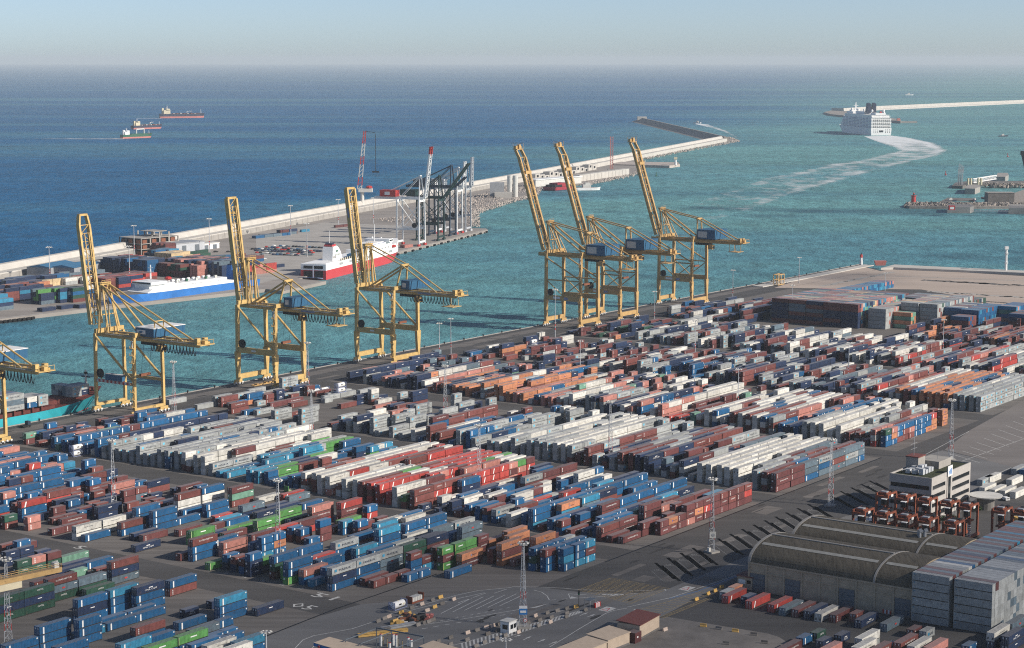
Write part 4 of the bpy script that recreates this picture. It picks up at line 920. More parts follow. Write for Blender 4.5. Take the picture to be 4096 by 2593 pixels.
LM = [((0, 3), (80, 1505), 'white lattice floodlight mast in the bottom left corner before the green containers'), ((0, 3), (1065, 200), 'white lattice floodlight mast beside the brown containers at mid left'),
      ((0, 2), (1640, 860), 'lattice floodlight mast at the quay foot of the striped beam crane'), ((1, 2), (490, 650), 'lattice floodlight mast right of the crane marked 912'),
      ((1, 2), (1780, 905), 'lattice floodlight mast over the row of stacked grey short containers'), ((2, 2), (920, 1300), 'lattice floodlight mast in the gap between long white container rows'),
      ((2, 3), (105, 1330), 'lattice floodlight mast with blue and white notices on the striped island'), ((2, 3), (1880, 625), 'lattice floodlight mast with a square white board amid truck slots'),
      ((3, 3), (585, 190), 'lattice floodlight mast left of the white office block'), ((3, 2), (1715, 1280), 'lattice floodlight mast right behind the office roof'),
      ((1, 2), (525, 1180), 'lattice floodlight mast rising from green flat racks'), ((1, 3), (215, 640), 'lattice floodlight mast among blue and red stacks of front middle block'), ((1, 2), (2100, 1560), 'lattice floodlight mast over bright red stacked containers')]
for i, ((a, b), p, lab) in enumerate(LM):
    q = gt(a, b, *p)
    o = lm if i == 0 else dup(lm)
    o.location = q; o.rotation_euler = (0, 0, .3 + i * .5); tag(o, lab)
pm = pole_mast(21)
PM = [((2, 2), (2125, 812), 21, 'lamp post among white container rows, nearest post of the yard'), ((3, 2), (755, 532), 21, 'lamp post behind the stacked orange and red rows'), ((1, 2), (1725, 342), 22, 'lamp post at the waterside right of crane 913'), ((1, 2), (1833, 292), 22, 'red banded lamp post near the water, right of its twin by crane 913'),
      ((2, 1), (2075, 1297), 22, 'lamp post on the quay right of the far crane'), ((3, 1), (290, 1142), 20.5, 'lamp post where the paved quay meets the sandy fill'), ((2, 2), (405, 167), 33, 'lamp post on the apron before the nearest raked-boom crane'), ((2, 2), (640, 512), 21, 'lamp post in front of orange and white containers'), ((2, 2), (1722, 297), 21, 'lamp post amid scattered grey and navy containers'),
      ((3, 2), (1645, 285), 21, 'lamp post before the tall blue stack at right'), ((3, 1), (225, 1505), 25, 'lamp post against the wall of navy empties'), ((2, 2), (-1060, 160), 18, ''), ((3, 1), (1100, 1215), 14, 'short lamp post amid the big block of empties'), ((2, 1), (1340, 1510), 21, 'lamp post right of the paired cranes')]
for i, ((a, b), p, H, lab) in enumerate(PM):
    if not lab: continue
    q = gt(a, b, *p); o = pm if i == 0 else dup(pm); o.location = q; o.scale = (1, 1, H / 21); tag(o, lab)
FP = [((0, 1), (470, 1117), 27, 'far lamp post before the blue roofed sheds'), ((0, 1), (1265, 880), 27, 'far lamp post left of the unfinished building'), ((0, 1), (1972, 852), 31, 'far lamp post beside the white cabin by the sea wall'), ((0, 1), (1220, 1107), 27, 'far lamp post among containers behind the blue ship'),
      ((1, 1), (327, 692), 30, 'far lamp post on the empty concrete yard'), ((1, 1), (775, 602), 28, 'far lamp post by the sea wall left of crane 913'), ((1, 1), (1105, 582), 28, 'far lamp post over the rubble slope'), ((1, 1), (480, 892), 30, 'far lamp post among the parked new cars'), ((2, 1), (1240, 1500), 15, '')]
for (a, b), p, H, lab in FP:
    if not lab: continue
    q = gt(a, b, *p); o = dup(pm); o.location = q; o.scale = (1.5, 1.5, H / 21); tag(o, lab)
# near floodlight heads at the bottom edge
for p, top, lab in (((100, 1700), (100, 1365), 'white floodlight post at the bottom edge by the blue containers'), ((2350, 1760), (2345, 1440), 'white floodlight post at the bottom edge by the striped island')):
    q = gt(1, 3, *p); o = dup(pm); o.location = q
    # height so that the head reaches its place in the photograph
    y = P(1, 3, *top)[1]; vv = (PH / 2 - y) / F; z = CAMH + q.y * (vv * cos(TH) - sin(TH)) / (cos(TH) + vv * sin(TH)); o.scale = (1, 1, z / 21); tag(o, lab)
# ------------------------------------------------------------------ ships (local: x forward, y port, z from the waterline)
def hull_rings(L, B, D, bow=.18, flare=.25, sheer=2.0, stern=.08, zlo=-.6, tr=.85):
    """stations from stern to bow -> (x, half breadth at the waterline, half breadth at the deck, deck height)"""
    out = []
    for i in range(25):
        f = i / 24; x = -L / 2 + L * f
        wl = B / 2; dk = B / 2
        if f > 1 - bow: e = (f - (1 - bow)) / bow; wl = B / 2 * max(.015, 1 - e ** 1.6); dk = B / 2 * max(.04, 1 - e ** (1.6 + flare * 6))
        if f < stern: e = 1 - f / stern; wl = B / 2 * (1 - (1 - tr) * e)
        out.append((x, wl, dk, D + sheer * max(0, (f - .7) / .3) ** 2))
    return out
def hull(name, mats, L, B, D, zsplit, parent, rake=4.0, **k):
    """mats: colour below / above zsplit (fraction of the side)"""
    R_ = hull_rings(L, B, D, **k); lev = [0.0, zsplit, 1.0]
    m = MB()
    rings = []
    for x, wl, dk, h in R_:
        f = (x + L / 2) / L; row = []
        for s in (1, -1):
            for q in (lev if s > 0 else lev[::-1]):
                hb = wl + (dk - wl) * q ** 1.3; z = -.6 + (h + .6) * q; xx = x + rake * q * max(0, (f - .75) / .25)
                row.append((xx, s * hb, z))
        rings.append(row)
    I = [[m.pt(p) for p in r] for r in rings]
    for a, b in zip(I, I[1:]):
        for (j, k2, mt) in ((0, 1, 0), (1, 2, 1), (2, 3, 2), (3, 4, 1), (4, 5, 0)):
            m.M(mats[mt]); m.quads((a[j], b[j], b[k2], a[k2]))
    for r in (I[0], I[-1]):
        m.M(mats[0]); m.quads((r[0], r[1], r[4], r[5])); m.M(mats[1]); m.quads((r[1], r[2], r[3], r[4]))
    return m.build(name, parent)
def ship_at(name, label, stern, bow, z=SEA):
    c = (stern + bow) / 2; d = bow - stern
    return thing(name, label, name.replace('_', ' '), (c.x, c.y, z), atan2(d.y, d.x)), d.length
def bx(parent, name, k, *a):
    m = MB().M(k); m.box(*a); return m.build(name, parent)
# blue and white car carrier
t, L = ship_at('cargo_ship', 'blue and white roll-on ship moored at the far quay', gt(1, 1, 110, 1192, SEA) + Vector((-14, 4, 0)), gt(0, 1, 1205, 1378, SEA) + Vector((-12, 8, 0)))
B = 21
hull('hull', ('hull_blue', 'hull_blue', 'concrete_dark'), L, B, 7.8, .2, t, rake=7, sheer=1.5, bow=.2)
m = MB().M('ship_white'); R_ = hull_rings(L, B, 7.8, bow=.2, sheer=1.5); rings = []
for j, (x, wl, dk, h) in enumerate(R_[4:21]):
    f = (x + L / 2) / L; w_ = dk - .02; e_ = min(1, j / 1.5 + .12, (16 - j) / 1.2 + .1); rings.append([(x, w_, h + .05), (x, w_, h + (2.2 + 1.4 * f) * e_), (x, -w_, h + (2.2 + 1.4 * f) * e_), (x, -w_, h + .05)])
m.loft(rings); m.build('bulwark', t)
m = MB().M('ship_white'); m.box(L * .12, L * .30, -7.4, 7.4, 9.6, 13.4); m.box(L * .19, L * .305, -9.6, 9.6, 13.4, 15.4); m.box(L * -.28, L * .12, -5.5, 5.5, 9.4, 11.8); m.M('glass').box(L * .305, L * .307, -9, 9, 14.1, 15.0); m.box(L * .2, L * .30, -9.64, -9.6, 14.1, 15.0)
for k in range(9): m.box(L * .13 + k * 2.4, L * .13 + k * 2.4 + 1, -7.44, -7.4, 11.4, 12.2)
m.build('superstructure', t)
m = MB().M('ship_green')
for k in range(16): m.M('ship_green' if k % 2 else 'offwhite').box(-L * .28 + k * 3.4, -L * .28 + k * 3.4 + 1.8, -6 + (k % 3) * 3, -4.6 + (k % 3) * 3, 11.82, 12.6 + (k % 3) * .5)
m.build('deck_gear', t)
m = MB().M('ship_white')
for k in range(10): x = -L * .25 + k * 5.4; m.tube((x, -8.6, 12.0), (x + 2.6, -8.6, 12.0), 1.0, n=8)
m.build('life_rafts', t)
m = MB().M('red'); m.ball((L * .06, -8.0, 14.4), 2.8, rz=1.4); m.build('lifeboat', t)
m = MB().M('hull_blue'); m.beam((-L * .40, -6, 7.9), (-L * .40, -6, 19), 6, 6, w2=4.4, h2=5); m.beam((-L * .40, 6, 7.9), (-L * .40, 6, 19), 6, 6, w2=4.4, h2=5); m.M('hull_black').box(-L * .40 - 2, -L * .40 + 2, -8, -4, 19, 19.6); m.build('funnel', t)
m = MB().M('ship_white'); m.beam((L * .24, 0, 16.9), (L * .24, 0, 27), .9, .9, w2=.4); m.beam((L * .24, -3, 22), (L * .24, 3, 22), .3); m.beam((L * .24, -2, 25), (L * .24, 2, 25), .3)
for k in range(6): m.tube((L * .3, -8 + 3 * k, 12.9), (L * .3, -8 + 3 * k, 15), .2, n=5)
m.build('mast', t)
m = MB().M('white'); write(m, 'SFOTIS', (L * .405, -6.9, 6.6), Vector((-.86, .5, 0)) * -1, (0, -.18, 1), 1.3, width=9); m.build('lettering', t)
# red and white ferry
t, L = ship_at('ferry', 'red and white passenger ferry moored stern-to with open ramp', gt(1, 1, 540, 1106, SEA), gt(1, 1, 1240, 925, SEA) + Vector((4, 12, 0)))
B = 22
hull('hull', ('ferry_red', 'ferry_red', 'deck_blue'), L, B, 7.4, .5, t, rake=7, sheer=1.0, bow=.22, tr=1)
m = MB().M('ship_white'); R_ = hull_rings(L, B, 7.4, bow=.22, sheer=1.0); rings = []
for x, wl, dk, h in R_:
    f = (x + L / 2) / L; w_ = dk - .02; tp = 12.4 + (5.4 if f > .86 else 0) * min(1, (f - .86) / .05) if f > .86 else 12.4
    xx = x + 7 * max(0, (f - .75) / .25); rings.append([(xx, w_, h + .03), (xx + (.8 if f > .9 else 0), w_, tp), (xx + (.8 if f > .9 else 0), -w_, tp), (xx, -w_, h + .03)])
m.loft(rings); up_ = m.build('upper_hull', t)
m = MB().M('glass')
for x in (-.34, -.22, .0, .2, .28):
    for k in range(5): m.box(L * x + k * 1.7, L * x + k * 1.7 + .8, -B / 2 - .03, -B / 2 + .05, 9.2, 11.2)
for k in range(6): m.box(L * .36 + k * 1.8, L * .36 + k * 1.8 + 1.1, -B / 2 + 1.3, -B / 2 + 2.4, 13.2, 14.2)
m.build('windows', up_)
m = MB().M('ship_white'); m.box(L * .02, L * .40, -9.6, 9.6, 12.4, 15.6); m.box(L * .12, L * .36, -8.6, 8.6, 15.6, 18.4); m.box(L * .28, L * .335, -11.5, 11.5, 18.4, 21.0); m.box(L * .1, L * .27, -7, 7, 18.4, 19.4); m.M('deck_blue').box(L * .05, L * .275, -8.2, 8.2, 18.45, 18.55); m.M('glass').box(L * .335, L * .3362, -11, 11, 19.2, 20.3); m.box(L * .285, L * .33, -11.56, -11.5, 19.2, 20.3)
for k in range(14): m.box(L * .04 + k * 3.4, L * .04 + k * 3.4 + 1.2, -9.64, -9.6, 13.4, 14.6)
m.build('superstructure', t)
m = MB().M('ship_white'); fx = -L * .30
poly = [(fx - 6, 12.4), (fx - 5, 23.5), (fx + 3, 24.0), (fx + 7, 22), (fx + 11, 18.5), (fx + 13.5, 14), (fx + 15, 12.4)]
m.loft([[(p[0], -4.5, p[1]) for p in poly], [(p[0], 4.5, p[1]) for p in poly]]); fn = m.build('funnel', t)
m = MB().M('ferry_red'); m.box(fx - 4.6, fx + 3, -3.6, 3.6, 23.9, 25.2); m.M('hull_black').box(fx - 4, fx + 1, -3, 3, 25.2, 26.2); m.build('funnel_top', fn)
m = MB().M('ship_green'); write(m, 'BALEÀRIA', (fx + 4.5, -4.56, 16), (1, 0, 0), (0, 0, 1), 1.5, width=10); m.face([(fx + .5, -4.56, 19), (fx + 6, -4.56, 19), (fx + 4.5, -4.56, 20.4), (fx + 2.2, -4.56, 20.8)])
m.M('glass')
for k in range(5): m.box(fx - 4.6 + k * 1.2, fx - 4 + k * 1.2, -4.56, -4.5, 14, 16)
m.build('lettering', fn)
m = MB().M('ship_white'); m.box(-L * .48, -L * .36, -9.5, 9.5, 12.3, 12.7)
for k in range(14): m.M('cream' if k % 2 else 'dark').box(fx - 4 + k * 2.0, fx - 3 + k * 2.0, -B / 2 + .3, -B / 2 + .5, 12.5, 14.4)
m.M('roof_blue').box(fx + 22, fx + 32, -9.4, -5, 12.6, 15.4); m.build('after_deck', t)
m = MB().M('dark'); X0 = -L / 2 - .06
for y0, y1 in ((-8.5, -.8), (.8, 8.5)): m.box(X0 - .05, X0, y0, y1, .8, 7.0)
m.box(X0 - .05, X0, -8.5, 8.5, 8.6, 11.0); m.M('ship_white').box(X0 - .12, X0 - .06, -.5, .5, .8, 12); m.build('stern_doors', t)
m = MB().M('deck_blue'); m.loft([[(X0 - .1, -8.5, .9), (X0 - .1, 8.5, .9), (X0 - .1, 8.5, 1.4), (X0 - .1, -8.5, 1.4)], [(X0 - 11, -8.5, 2.6), (X0 - 11, 8.5, 2.6), (X0 - 11, 8.5, 2.9), (X0 - 11, -8.5, 2.9)]]); m.build('stern_ramp', t)
m = MB().M('red'); m.ball((L * .36, -9.4, 13.8), 3.2, rz=1.4); m.M('white'); m.ball((L * .22, 0, 23), 1.1); m.ball((L * .38, 3, 20), 1.0); m.tube((L * .25, 0, 19.4), (L * .25, 0, 34), .5, .25, 6); m.tube((-L * .27, 3, 24), (-L * .27, 3, 36), .3, .15, 6); m.beam((L * .25, -3, 26), (L * .25, 3, 26), .3); m.build('mast', t)
# turquoise container ship
t = thing('container_ship', 'turquoise container ship at the quay with a red keel line', 'container ship', tuple(yd(-224, -18.7, SEA)), AL)
L = 150; B = 27
hull('hull', ('hull_red', 'hull_turquoise', 'deck_red'), L, B, 6.0, .12, t, rake=10, sheer=4.4, bow=.3, flare=.5)
m = MB().M('deck_red')
for k in range(20): x = -L / 2 + 3 + k * 5.6; m.box(x, x + .9, -B / 2 + .5, B / 2 - .5, 5.7, 8.6) if x < 42 else None
m.box(-L / 2 + 2, 44, -B / 2 + 1.6, B / 2 - 1.6, 5.7, 7.6); m.box(44.2, 74, -6.5, 6.5, 6.4, 8.8); m.build('hatches', t)
m = MB().M('deck_red'); m.box(72, 80, -2.0, 2.0, 9.6, 10.8); m.M('offwhite').tube((75, 0, 9), (75, 0, 20), .8, .4, 8); m.M('dark').beam((75, -3, 16.5), (75, 3, 16.5), .5); m.box(74.4, 75.6, -.8, .8, 18, 19); m.build('foremast', t)
for (x, y, n_, cs, L_) in ((26, -12.4, 3, 'gsg', 12.19), (26, -9.7, 3, 'gsg', 12.19), (26, -7.0, 3, 'gmg', 12.19), (40.5, -12.2, 1, 'g', 6.06), (12, -12.4, 2, 'gb', 6.06), (12, -9.7, 2, 'gb', 6.06), (0, -12.4, 3, 'sgg', 12.19), (0, -9.7, 3, 'wgg', 12.19)): pass
ship_o = t
def on_ship(x, y, z): return ship_o.matrix_world @ Vector((x, y, z))
bpy.context.view_layer.update()
for (x, ys, n_, cs, L_, z0) in ((18, (-11.6, -9, -6.4, -3.8, -1.2), 3, 'gsg', 12.19, 8.64), (29, (-11.6, -9), 2, 'bw', 6.06, 8.64), (31.5, (-6.4, -3.8), 2, 'sg', 12.19, 8.64), (36, (-11.6, -9), 2, 'gg', 6.06, 8.64), (3.5, (-11.6, -9, -6.4, -3.8), 3, 'gsg', 12.19, 8.64), (-10, (-11.6, -9, -6.4), 3, 'sgg', 12.19, 8.64), (62, (-6.6, -4, -1.4, 1.2, 3.8, 6.4), 2, 'gg', 6.06, 8.84), (68.5, (-5, -2.4, .2), 2, 'ng', 6.06, 8.84)):
    for j, y in enumerate(ys):
        for q in range(n_):
            k = cs[q] if j == 0 else random.Random(j * 7 + q + int(x)).choice('ggsnbg'); p = on_ship(x, y, z0 + q * TIER); base = CRGB[k]
            mass.T = Matrix.Translation(p) @ Matrix.Rotation(AL, 4, 'Z'); mass.box(-L_ / 2, L_ / 2, -1.22, 1.22, 0, TIER - .03, base)
            lettering(mass, k, L_, -1.232, 2, False)
mass.T = None
# cruise ship
t, L = ship_at('cruise_ship', 'white cruise ship with tiered balconies steaming out to sea', (gt(3, 0, 0, 0) * 0 + (g(3200 + 765 * .3721, 360 + 492 * .3721, SEA) + g(3200 + 978 * .3721, 360 + 487 * .3721, SEA)) / 2), g(3200 + 505 * .3721, 360 + 450 * .3721, SEA))
L = 250; B = 38
d = Vector((cos(t.rotation_euler[2]), sin(t.rotation_euler[2]), 0)); a0 = (g(3200 + 765 * .3721, 360 + 492 * .3721, SEA) + g(3200 + 978 * .3721, 360 + 487 * .3721, SEA)) / 2
t.location = a0 + d * L / 2; t.location.z = SEA; B = 50
hull('hull', ('ship_white', 'ship_white', 'ship_white'), L, B, 14, .2, t, rake=14, sheer=2, bow=.24, tr=.95)
t.scale = (1, 1, 1.16)
m = MB().M('ship_white')
for k in range(9):
    z = 14.05 + k * 2.9; inset = .25 if k < 7 else 2.5; x1 = L * (.36 - .012 * k)
    m.box(-L / 2 + 2.0 + max(0, k - 6) * 3, x1, -B / 2 + 1.5 + inset, B / 2 - 1.5 - inset, z, z + 2.3); m.box(-L / 2 + .4 + max(0, k - 6) * 3, x1 + 1.2, -B / 2 + inset - .1, B / 2 - inset + .1, z + 2.3, z + 2.9)
m.build('superstructure', t)
m = MB().M('glass')
for k in range(7):
    z = 14.3 + k * 2.9
    for j in range(60):
        if j % 6 == 5: continue
        x = -L / 2 + 4 + j * 3.3; m.M('deck_blue').box(x, x + 2.7, B / 2 - 1.78, B / 2 - 1.70, z + .2, z + 1.6); m.box(x, x + 2.7, -B / 2 + 1.70, -B / 2 + 1.78, z + .2, z + 1.6)
    m.M('glass')
    for j in range(9):
        y = -B / 2 + 4 + j * (B - 8) / 9; m.box(-L / 2 + 1.9, -L / 2 + 1.99, y, y + 3.4, z + .2, z + 1.5)
for k in range(3):
    for j in range(9):
        if 2 < j < 6: continue
        y = -B / 2 + 5 + j * (B - 10) / 8.5; m.box(-L / 2 - .08, -L / 2 + .02, y - .8, y + .8, 5 + k * 2.6, 6.4 + k * 2.6)
m.box(-L / 2 - .1, -L / 2 + .02, -5, 5, 6, 10); m.build('windows', t)
m = MB().M('ship_white'); m.box(-L / 2 + 6, -L / 2 + 40, -12, 12, 40.2, 44); m.box(-40, 20, -11, 11, 40.2, 45.5); m.box(30, 75, -14, 14, 38, 44); m.box(50, 66, -10, 10, 44, 47)
for x, y in ((-100, 14), (-100, -14), (-30, 8), (0, -8), (10, 8), (40, 0), (60, 6)): m.ball((x, y, 48), 3)
m.box(-L / 2 + 20, -L / 2 + 34, -16, -13, 40, 46); m.M('red').box(-L / 2 + 12, -L / 2 + 18, -5, -1, 44, 47); m.build('top_deck', t)
m = MB().M('hull_black')
for y in (-6.5, 6.5): m.beam((-52, y, 44), (-56, y, 62), 9, 15, w2=7, h2=12)
m.build('funnel', t)
m = MB().M('ship_white'); m.beam((52, 0, 47), (50, 0, 63), 3, 4, w2=1, h2=1.5); m.beam((50, -6, 56), (50, 6, 56), .8); m.build('mast', t)
# wake
wm = bpy.data.materials.new('foam'); wm.use_nodes = True; M['foam'] = wm
n = wm.node_tree.nodes; l = wm.node_tree.links; b = n['Principled BSDF']; b.inputs['Base Color'].default_value = (.75, .78, .78, 1); b.inputs['Roughness'].default_value = .9
tr = n.new('ShaderNodeBsdfTransparent'); ms = n.new('ShaderNodeMixShader'); ge = n.new('ShaderNodeNewGeometry'); mp = n.new('ShaderNodeMapping'); mp.inputs['Scale'].default_value = (.03, .02, 1); nz = n.new('ShaderNodeTexNoise'); nz.inputs['Scale'].default_value = 1; nz.inputs['Detail'].default_value = 7; nz.inputs['Roughness'].default_value = .72
l.new(ge.outputs['Position'], mp.inputs[0]); l.new(mp.outputs[0], nz.inputs[0])
at = n.new('ShaderNodeAttribute'); at.attribute_name = 'col'; ad = n.new('ShaderNodeMath'); ad.operation = 'ADD'; l.new(nz.outputs[0], ad.inputs[0]); l.new(at.outputs['Fac'], ad.inputs[1])
mr = n.new('ShaderNodeMapRange'); mr.inputs[1].default_value = .90; mr.inputs[2].default_value = 1.22; mr.inputs[4].default_value = .9; l.new(ad.outputs[0], mr.inputs[0]); l.new(mr.outputs[0], ms.inputs[0])
l.new(tr.outputs[0], ms.inputs[1]); l.new(b.outputs[0], ms.inputs[2]); l.new(ms.outputs[0], n['Material Output'].inputs[0])
q3 = lambda x, y: g(3200 + x * .3721, 360 + y * .3721, SEA + .06)
qa = lambda x, y: gt(2, 1, x, y, SEA + .06)
qb = lambda x, y: gt(3, 1, x, y, SEA + .06)
Wl = [q3(690, 500), q3(830, 555), q3(960, 600), q3(1040, 655), q3(880, 690), q3(600, 760), q3(250, 800), q3(40, 858), qb(-60, 140), qa(2100, 240), qa(1700, 365), qa(1480, 430)]
Wr = [q3(990, 492), q3(1200, 520), q3(1450, 570), q3(1610, 655), q3(1500, 715), q3(1250, 765), q3(1060, 815), qb(480, 245), qb(300, 300), qb(0, 420), qa(2100, 520), qa(1800, 600)]
Wa = [.98, .84, .66, .60, .53, .49, .48, .47, .45, .43, .40, .34]
def ribbon(name, A_, B_, F_, cols=18, edge=.03):
    m = MB().M('foam')
    for i in range(len(A_) - 1):
        for s in range(4):
            f0, f1 = s / 4, (s + 1) / 4
            def row(f): a, b = A_[i].lerp(A_[i + 1], f), B_[i].lerp(B_[i + 1], f); return [a.lerp(b, j / cols) for j in range(cols + 1)], F_[i] * (1 - f) + F_[i + 1] * f
            r0, v0 = row(f0); r1, v1 = row(f1)
            for j in range(cols):
                e = edge if j in (2, 3, cols - 4, cols - 3) and i < 8 else 0.0
                k = (v0 + v1) / 2 + e - (.04 if 4 < j < cols - 5 else 0) - (.2 if j in (0, cols - 1) and cols > 8 else .07 if j in (1, cols - 2) and cols > 8 else 0); m.face((r0[j], r0[j + 1], r1[j + 1], r1[j]), (k, k, k))
    return tag(m.build(name, colattr=True), kind='structure')
ribbon('wake', Wl, Wr, Wa)
qz = lambda x, y: g(1900 + x * .4568, 430 + y * .4568, SEA + .05)
ribbon('wake', [qz(1935, 140), qz(2040, 150), qz(2200, 205), qz(2300, 260)], [qz(1930, 146), qz(2080, 180), qz(2180, 212), qz(2290, 268)], [.7, .6, .5, .4], 4)
qt = lambda x, y: g(400 + x * .20764, 380 + y * .20764, SEA + .05)
ribbon('wake', [qt(-1250, 842), qt(0, 842), qt(450, 840)], [qt(-1250, 848), qt(0, 853), qt(480, 852)], [.42, .6, .7], 3)
ribbon('wake', [qt(700, 447), qt(1180, 445)], [qt(700, 452), qt(1180, 455)], [.5, .6], 2)
# distant tankers and coaster
def tanker(label, stern, bow, colr, name='tanker', crane=False):
    t, L = ship_at(name, label, stern, bow); B = L * .16; D = L * .075 + 2.5
    hull('hull', ('ship_salmon', colr, 'deck_red'), L, B, D, .42, t, rake=4, sheer=2.2, bow=.16, tr=.8)
    m = MB().M('cream' if name == 'tanker' else 'ship_white'); x = -L * .36; m.box(x - L * .06, x + L * .09, -B * .42, B * .42, D, D + L * .085); m.box(x, x + L * .08, -B * .5, B * .5, D + L * .085, D + L * .115); m.box(x - L * .09, x - L * .05, -B * .2, B * .2, D, D + L * .13)
    m.M('glass').box(x + L * .08, x + L * .081, -B * .45, B * .45, D + L * .092, D + L * .108); m.build('superstructure', t)
    m = MB().M('ship_white'); m.tube((x + L * .03, 0, D + L * .115), (x + L * .03, 0, D + L * .18), L * .008, L * .005, 6); m.beam((x + L * .03, -3, D + L * .16), (x + L * .03, 3, D + L * .16), .8); m.tube((L * .44, 0, D + 1), (L * .44, 0, D + L * .10), L * .007, L * .004, 6); m.build('mast', t)
    m = MB().M('offwhite')
    if crane:
        m.tube((L * .0, -1, D), (L * .0, -1, D + L * .15), 1.5, n=8); m.beam((0, -1, D + L * .14), (L * .26, -1, D + L * .15), 2.6, 2.6); m.tube((L * .26, -1, D), (L * .26, -1, D + L * .15), 1.4, n=8); m.M('ship_green').box(-L * .2, L * .36, -B * .4, B * .4, D, D + 1.6)
    else:
        m.tube((L * .12, 0, D), (L * .12, 0, D + 7), .9, n=6); m.beam((L * .12, 0, D + 7), (L * .24, 0, D + 7.5), 1.0); m.M('deck_red').box(-L * .22, L * .42, -1, 1, D + .6, D + 1.8)
        for k in range(7): m.M('rust' if k % 2 else 'offwhite').box(-L * .2 + k * L * .08, -L * .17 + k * L * .08, -B * .3, B * .3, D, D + 1.2 + (k % 3) * .7)
    m.build('deck_gear', t); return t
tanker('dark blue tanker with cream bridge, farthest of three distant ships', qt(1150, 448), qt(1995, 438), 'hull_black')
tanker('smaller blue tanker with white bridge, middle one of three distant ships', qt(620, 664), qt(1175, 646), 'hull_black')
tanker('green cargo ship with white deck crane and salmon waterline at sea', qt(415, 842), qt(978, 822), 'ship_green', 'freighter', True)
def small_boat(label, p, L, az, col='white', cab='offwhite'):
    t = thing('motor_boat', label, 'boat', (p.x, p.y, SEA), az, None); hull('hull', (col, col, 'deck_red'), L, L * .28, L * .09 + .6, .3, t, rake=1, sheer=.6, bow=.35)
    m = MB().M(cab); h = L * .09 + .6; m.box(-L * .2, L * .12, -L * .09, L * .09, h, h + L * .12); m.box(-L * .1, L * .08, -L * .07, L * .07, h + L * .12, h + L * .19); m.M('dark').tube((-L * .05, 0, h + L * .19), (-L * .05, 0, h + L * .34), .12, n=5); m.build('cabin', t); return t
small_boat('white pilot boat with foam trail off the breakwater tip', g(1900 + 1945 * .4568, 430 + 140 * .4568, SEA), 22, 2.6)
small_boat('tiny white launch alongside the farthest tanker', qt(1320, 445), 14, .1)
small_boat('small dark motor boat on the open water right of the cruise ship', g(3200 + 2183 * .3721, 360 + 502 * .3721, SEA), 20, .1, 'hull_black')
small_boat('tiny far boat near the horizon above the mole', g(3200 + 1172 * .3721, 360 + 58 * .3721, SEA), 40, 0, 'white')
for k, (a, b, lab) in enumerate(((1720, 372, 'moored launch at the floating dock by the rock jetty'), (1940, 372, 'dark moored tug between floating dock and shed'), (2045, 350, 'blue hulled launch beside the rocky shore shed'))): small_boat(lab, gt(3, 1, a, b, SEA), 14, .1 + k, 'hull_black', 'offwhite')
for p, k, lab in ((gt(2, 1, 1357, 135, SEA), 'ship_green', 'green channel buoy in the water beyond the far cranes'), (gt(3, 1, 1670, 125, SEA), 'red', 'red channel buoy left of the loading arms'), (g(3200 + 2232 * .3721, 360 + 720 * .3721, SEA), 'red', 'red buoy on open water by the right edge')):
    t = thing('buoy', lab, 'buoy', tuple(p), 0); m = MB().M(k); m.tube((0, 0, -.5), (0, 0, 1.2), 1.6, 1.6, 10); m.build('float', t); m = MB().M(k); m.tube((0, 0, 1.2), (0, 0, 5.5), .9, .25, 8); m.ball((0, 0, 6), .6); m.build('tower', t)
# ------------------------------------------------------------------ sea wall and breakwater
def sweep(name, path, sec, k, label=None, cat=None, kind=None, close=True):
    """sec: (offset to the left of travel, z) points, closed"""
    pts = [Vector((p.x, p.y, 0)) for p in path]; rings = []
    for i, p in enumerate(pts):
        d = (pts[min(i + 1, len(pts) - 1)] - pts[max(i - 1, 0)]).normalized(); n_ = Vector((-d.y, d.x, 0)); rings.append([tuple(p + n_ * o + Vector((0, 0, z))) for o, z in sec])
    m = MB().M(k); m.loft(rings, closed=close); o = m.build(name)
    if kind: tag(o, kind=kind)
    if label: tag(o, label, cat)
    return o
sw = [g(-700, 1262), g(0, 1124), g(1381, 862), g(2048, 737), g(2909, 566)]
def lerp_path(p, step):
    out = [p[0]]
    for a, b in zip(p, p[1:]):
        k = max(1, int((b - a).length / step)); out += [a.lerp(b, (i + 1) / k) for i in range(k)]
    return out
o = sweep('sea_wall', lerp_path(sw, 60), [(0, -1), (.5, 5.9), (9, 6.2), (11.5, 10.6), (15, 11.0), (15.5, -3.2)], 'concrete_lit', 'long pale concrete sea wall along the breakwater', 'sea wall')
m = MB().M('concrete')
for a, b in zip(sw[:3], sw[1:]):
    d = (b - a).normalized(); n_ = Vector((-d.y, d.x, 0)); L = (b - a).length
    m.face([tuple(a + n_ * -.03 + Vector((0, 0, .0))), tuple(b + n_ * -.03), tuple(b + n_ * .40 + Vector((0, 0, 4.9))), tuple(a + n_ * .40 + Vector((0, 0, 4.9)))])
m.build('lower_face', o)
m = MB().M('concrete_dark')
for a, b in zip(sw[:3], sw[1:]):
    d = (b - a).normalized(); n_ = Vector((-d.y, d.x, 0)); L = (b - a).length
    for k in range(int(L / 14)):
        p = a + d * (14 * k); m.beam(p + n_ * -.02 + Vector((0, 0, .2)), p + n_ * .42 + Vector((0, 0, 5.6)), .22, .12)
m.build('joint', o)
tip = g(2566, 484); root = g(2909, 566)
sweep('breakwater_arm', [root, tip], [(-5, -3), (-4, 7.5), (0, 9.5), (6, 10), (10, 4), (30, -3.2)], 'rock', 'dark rubble breakwater arm turning out to sea', 'breakwater')
m = MB().M('concrete_lit'); m.T = Matrix.Translation(g(2566, 486)); m.box(-12, 14, -14, 14, 4, 13); m.T = None; tag(m.build('mole_head'), 'pale concrete block at the seaward tip of the breakwater arm', 'mole head')
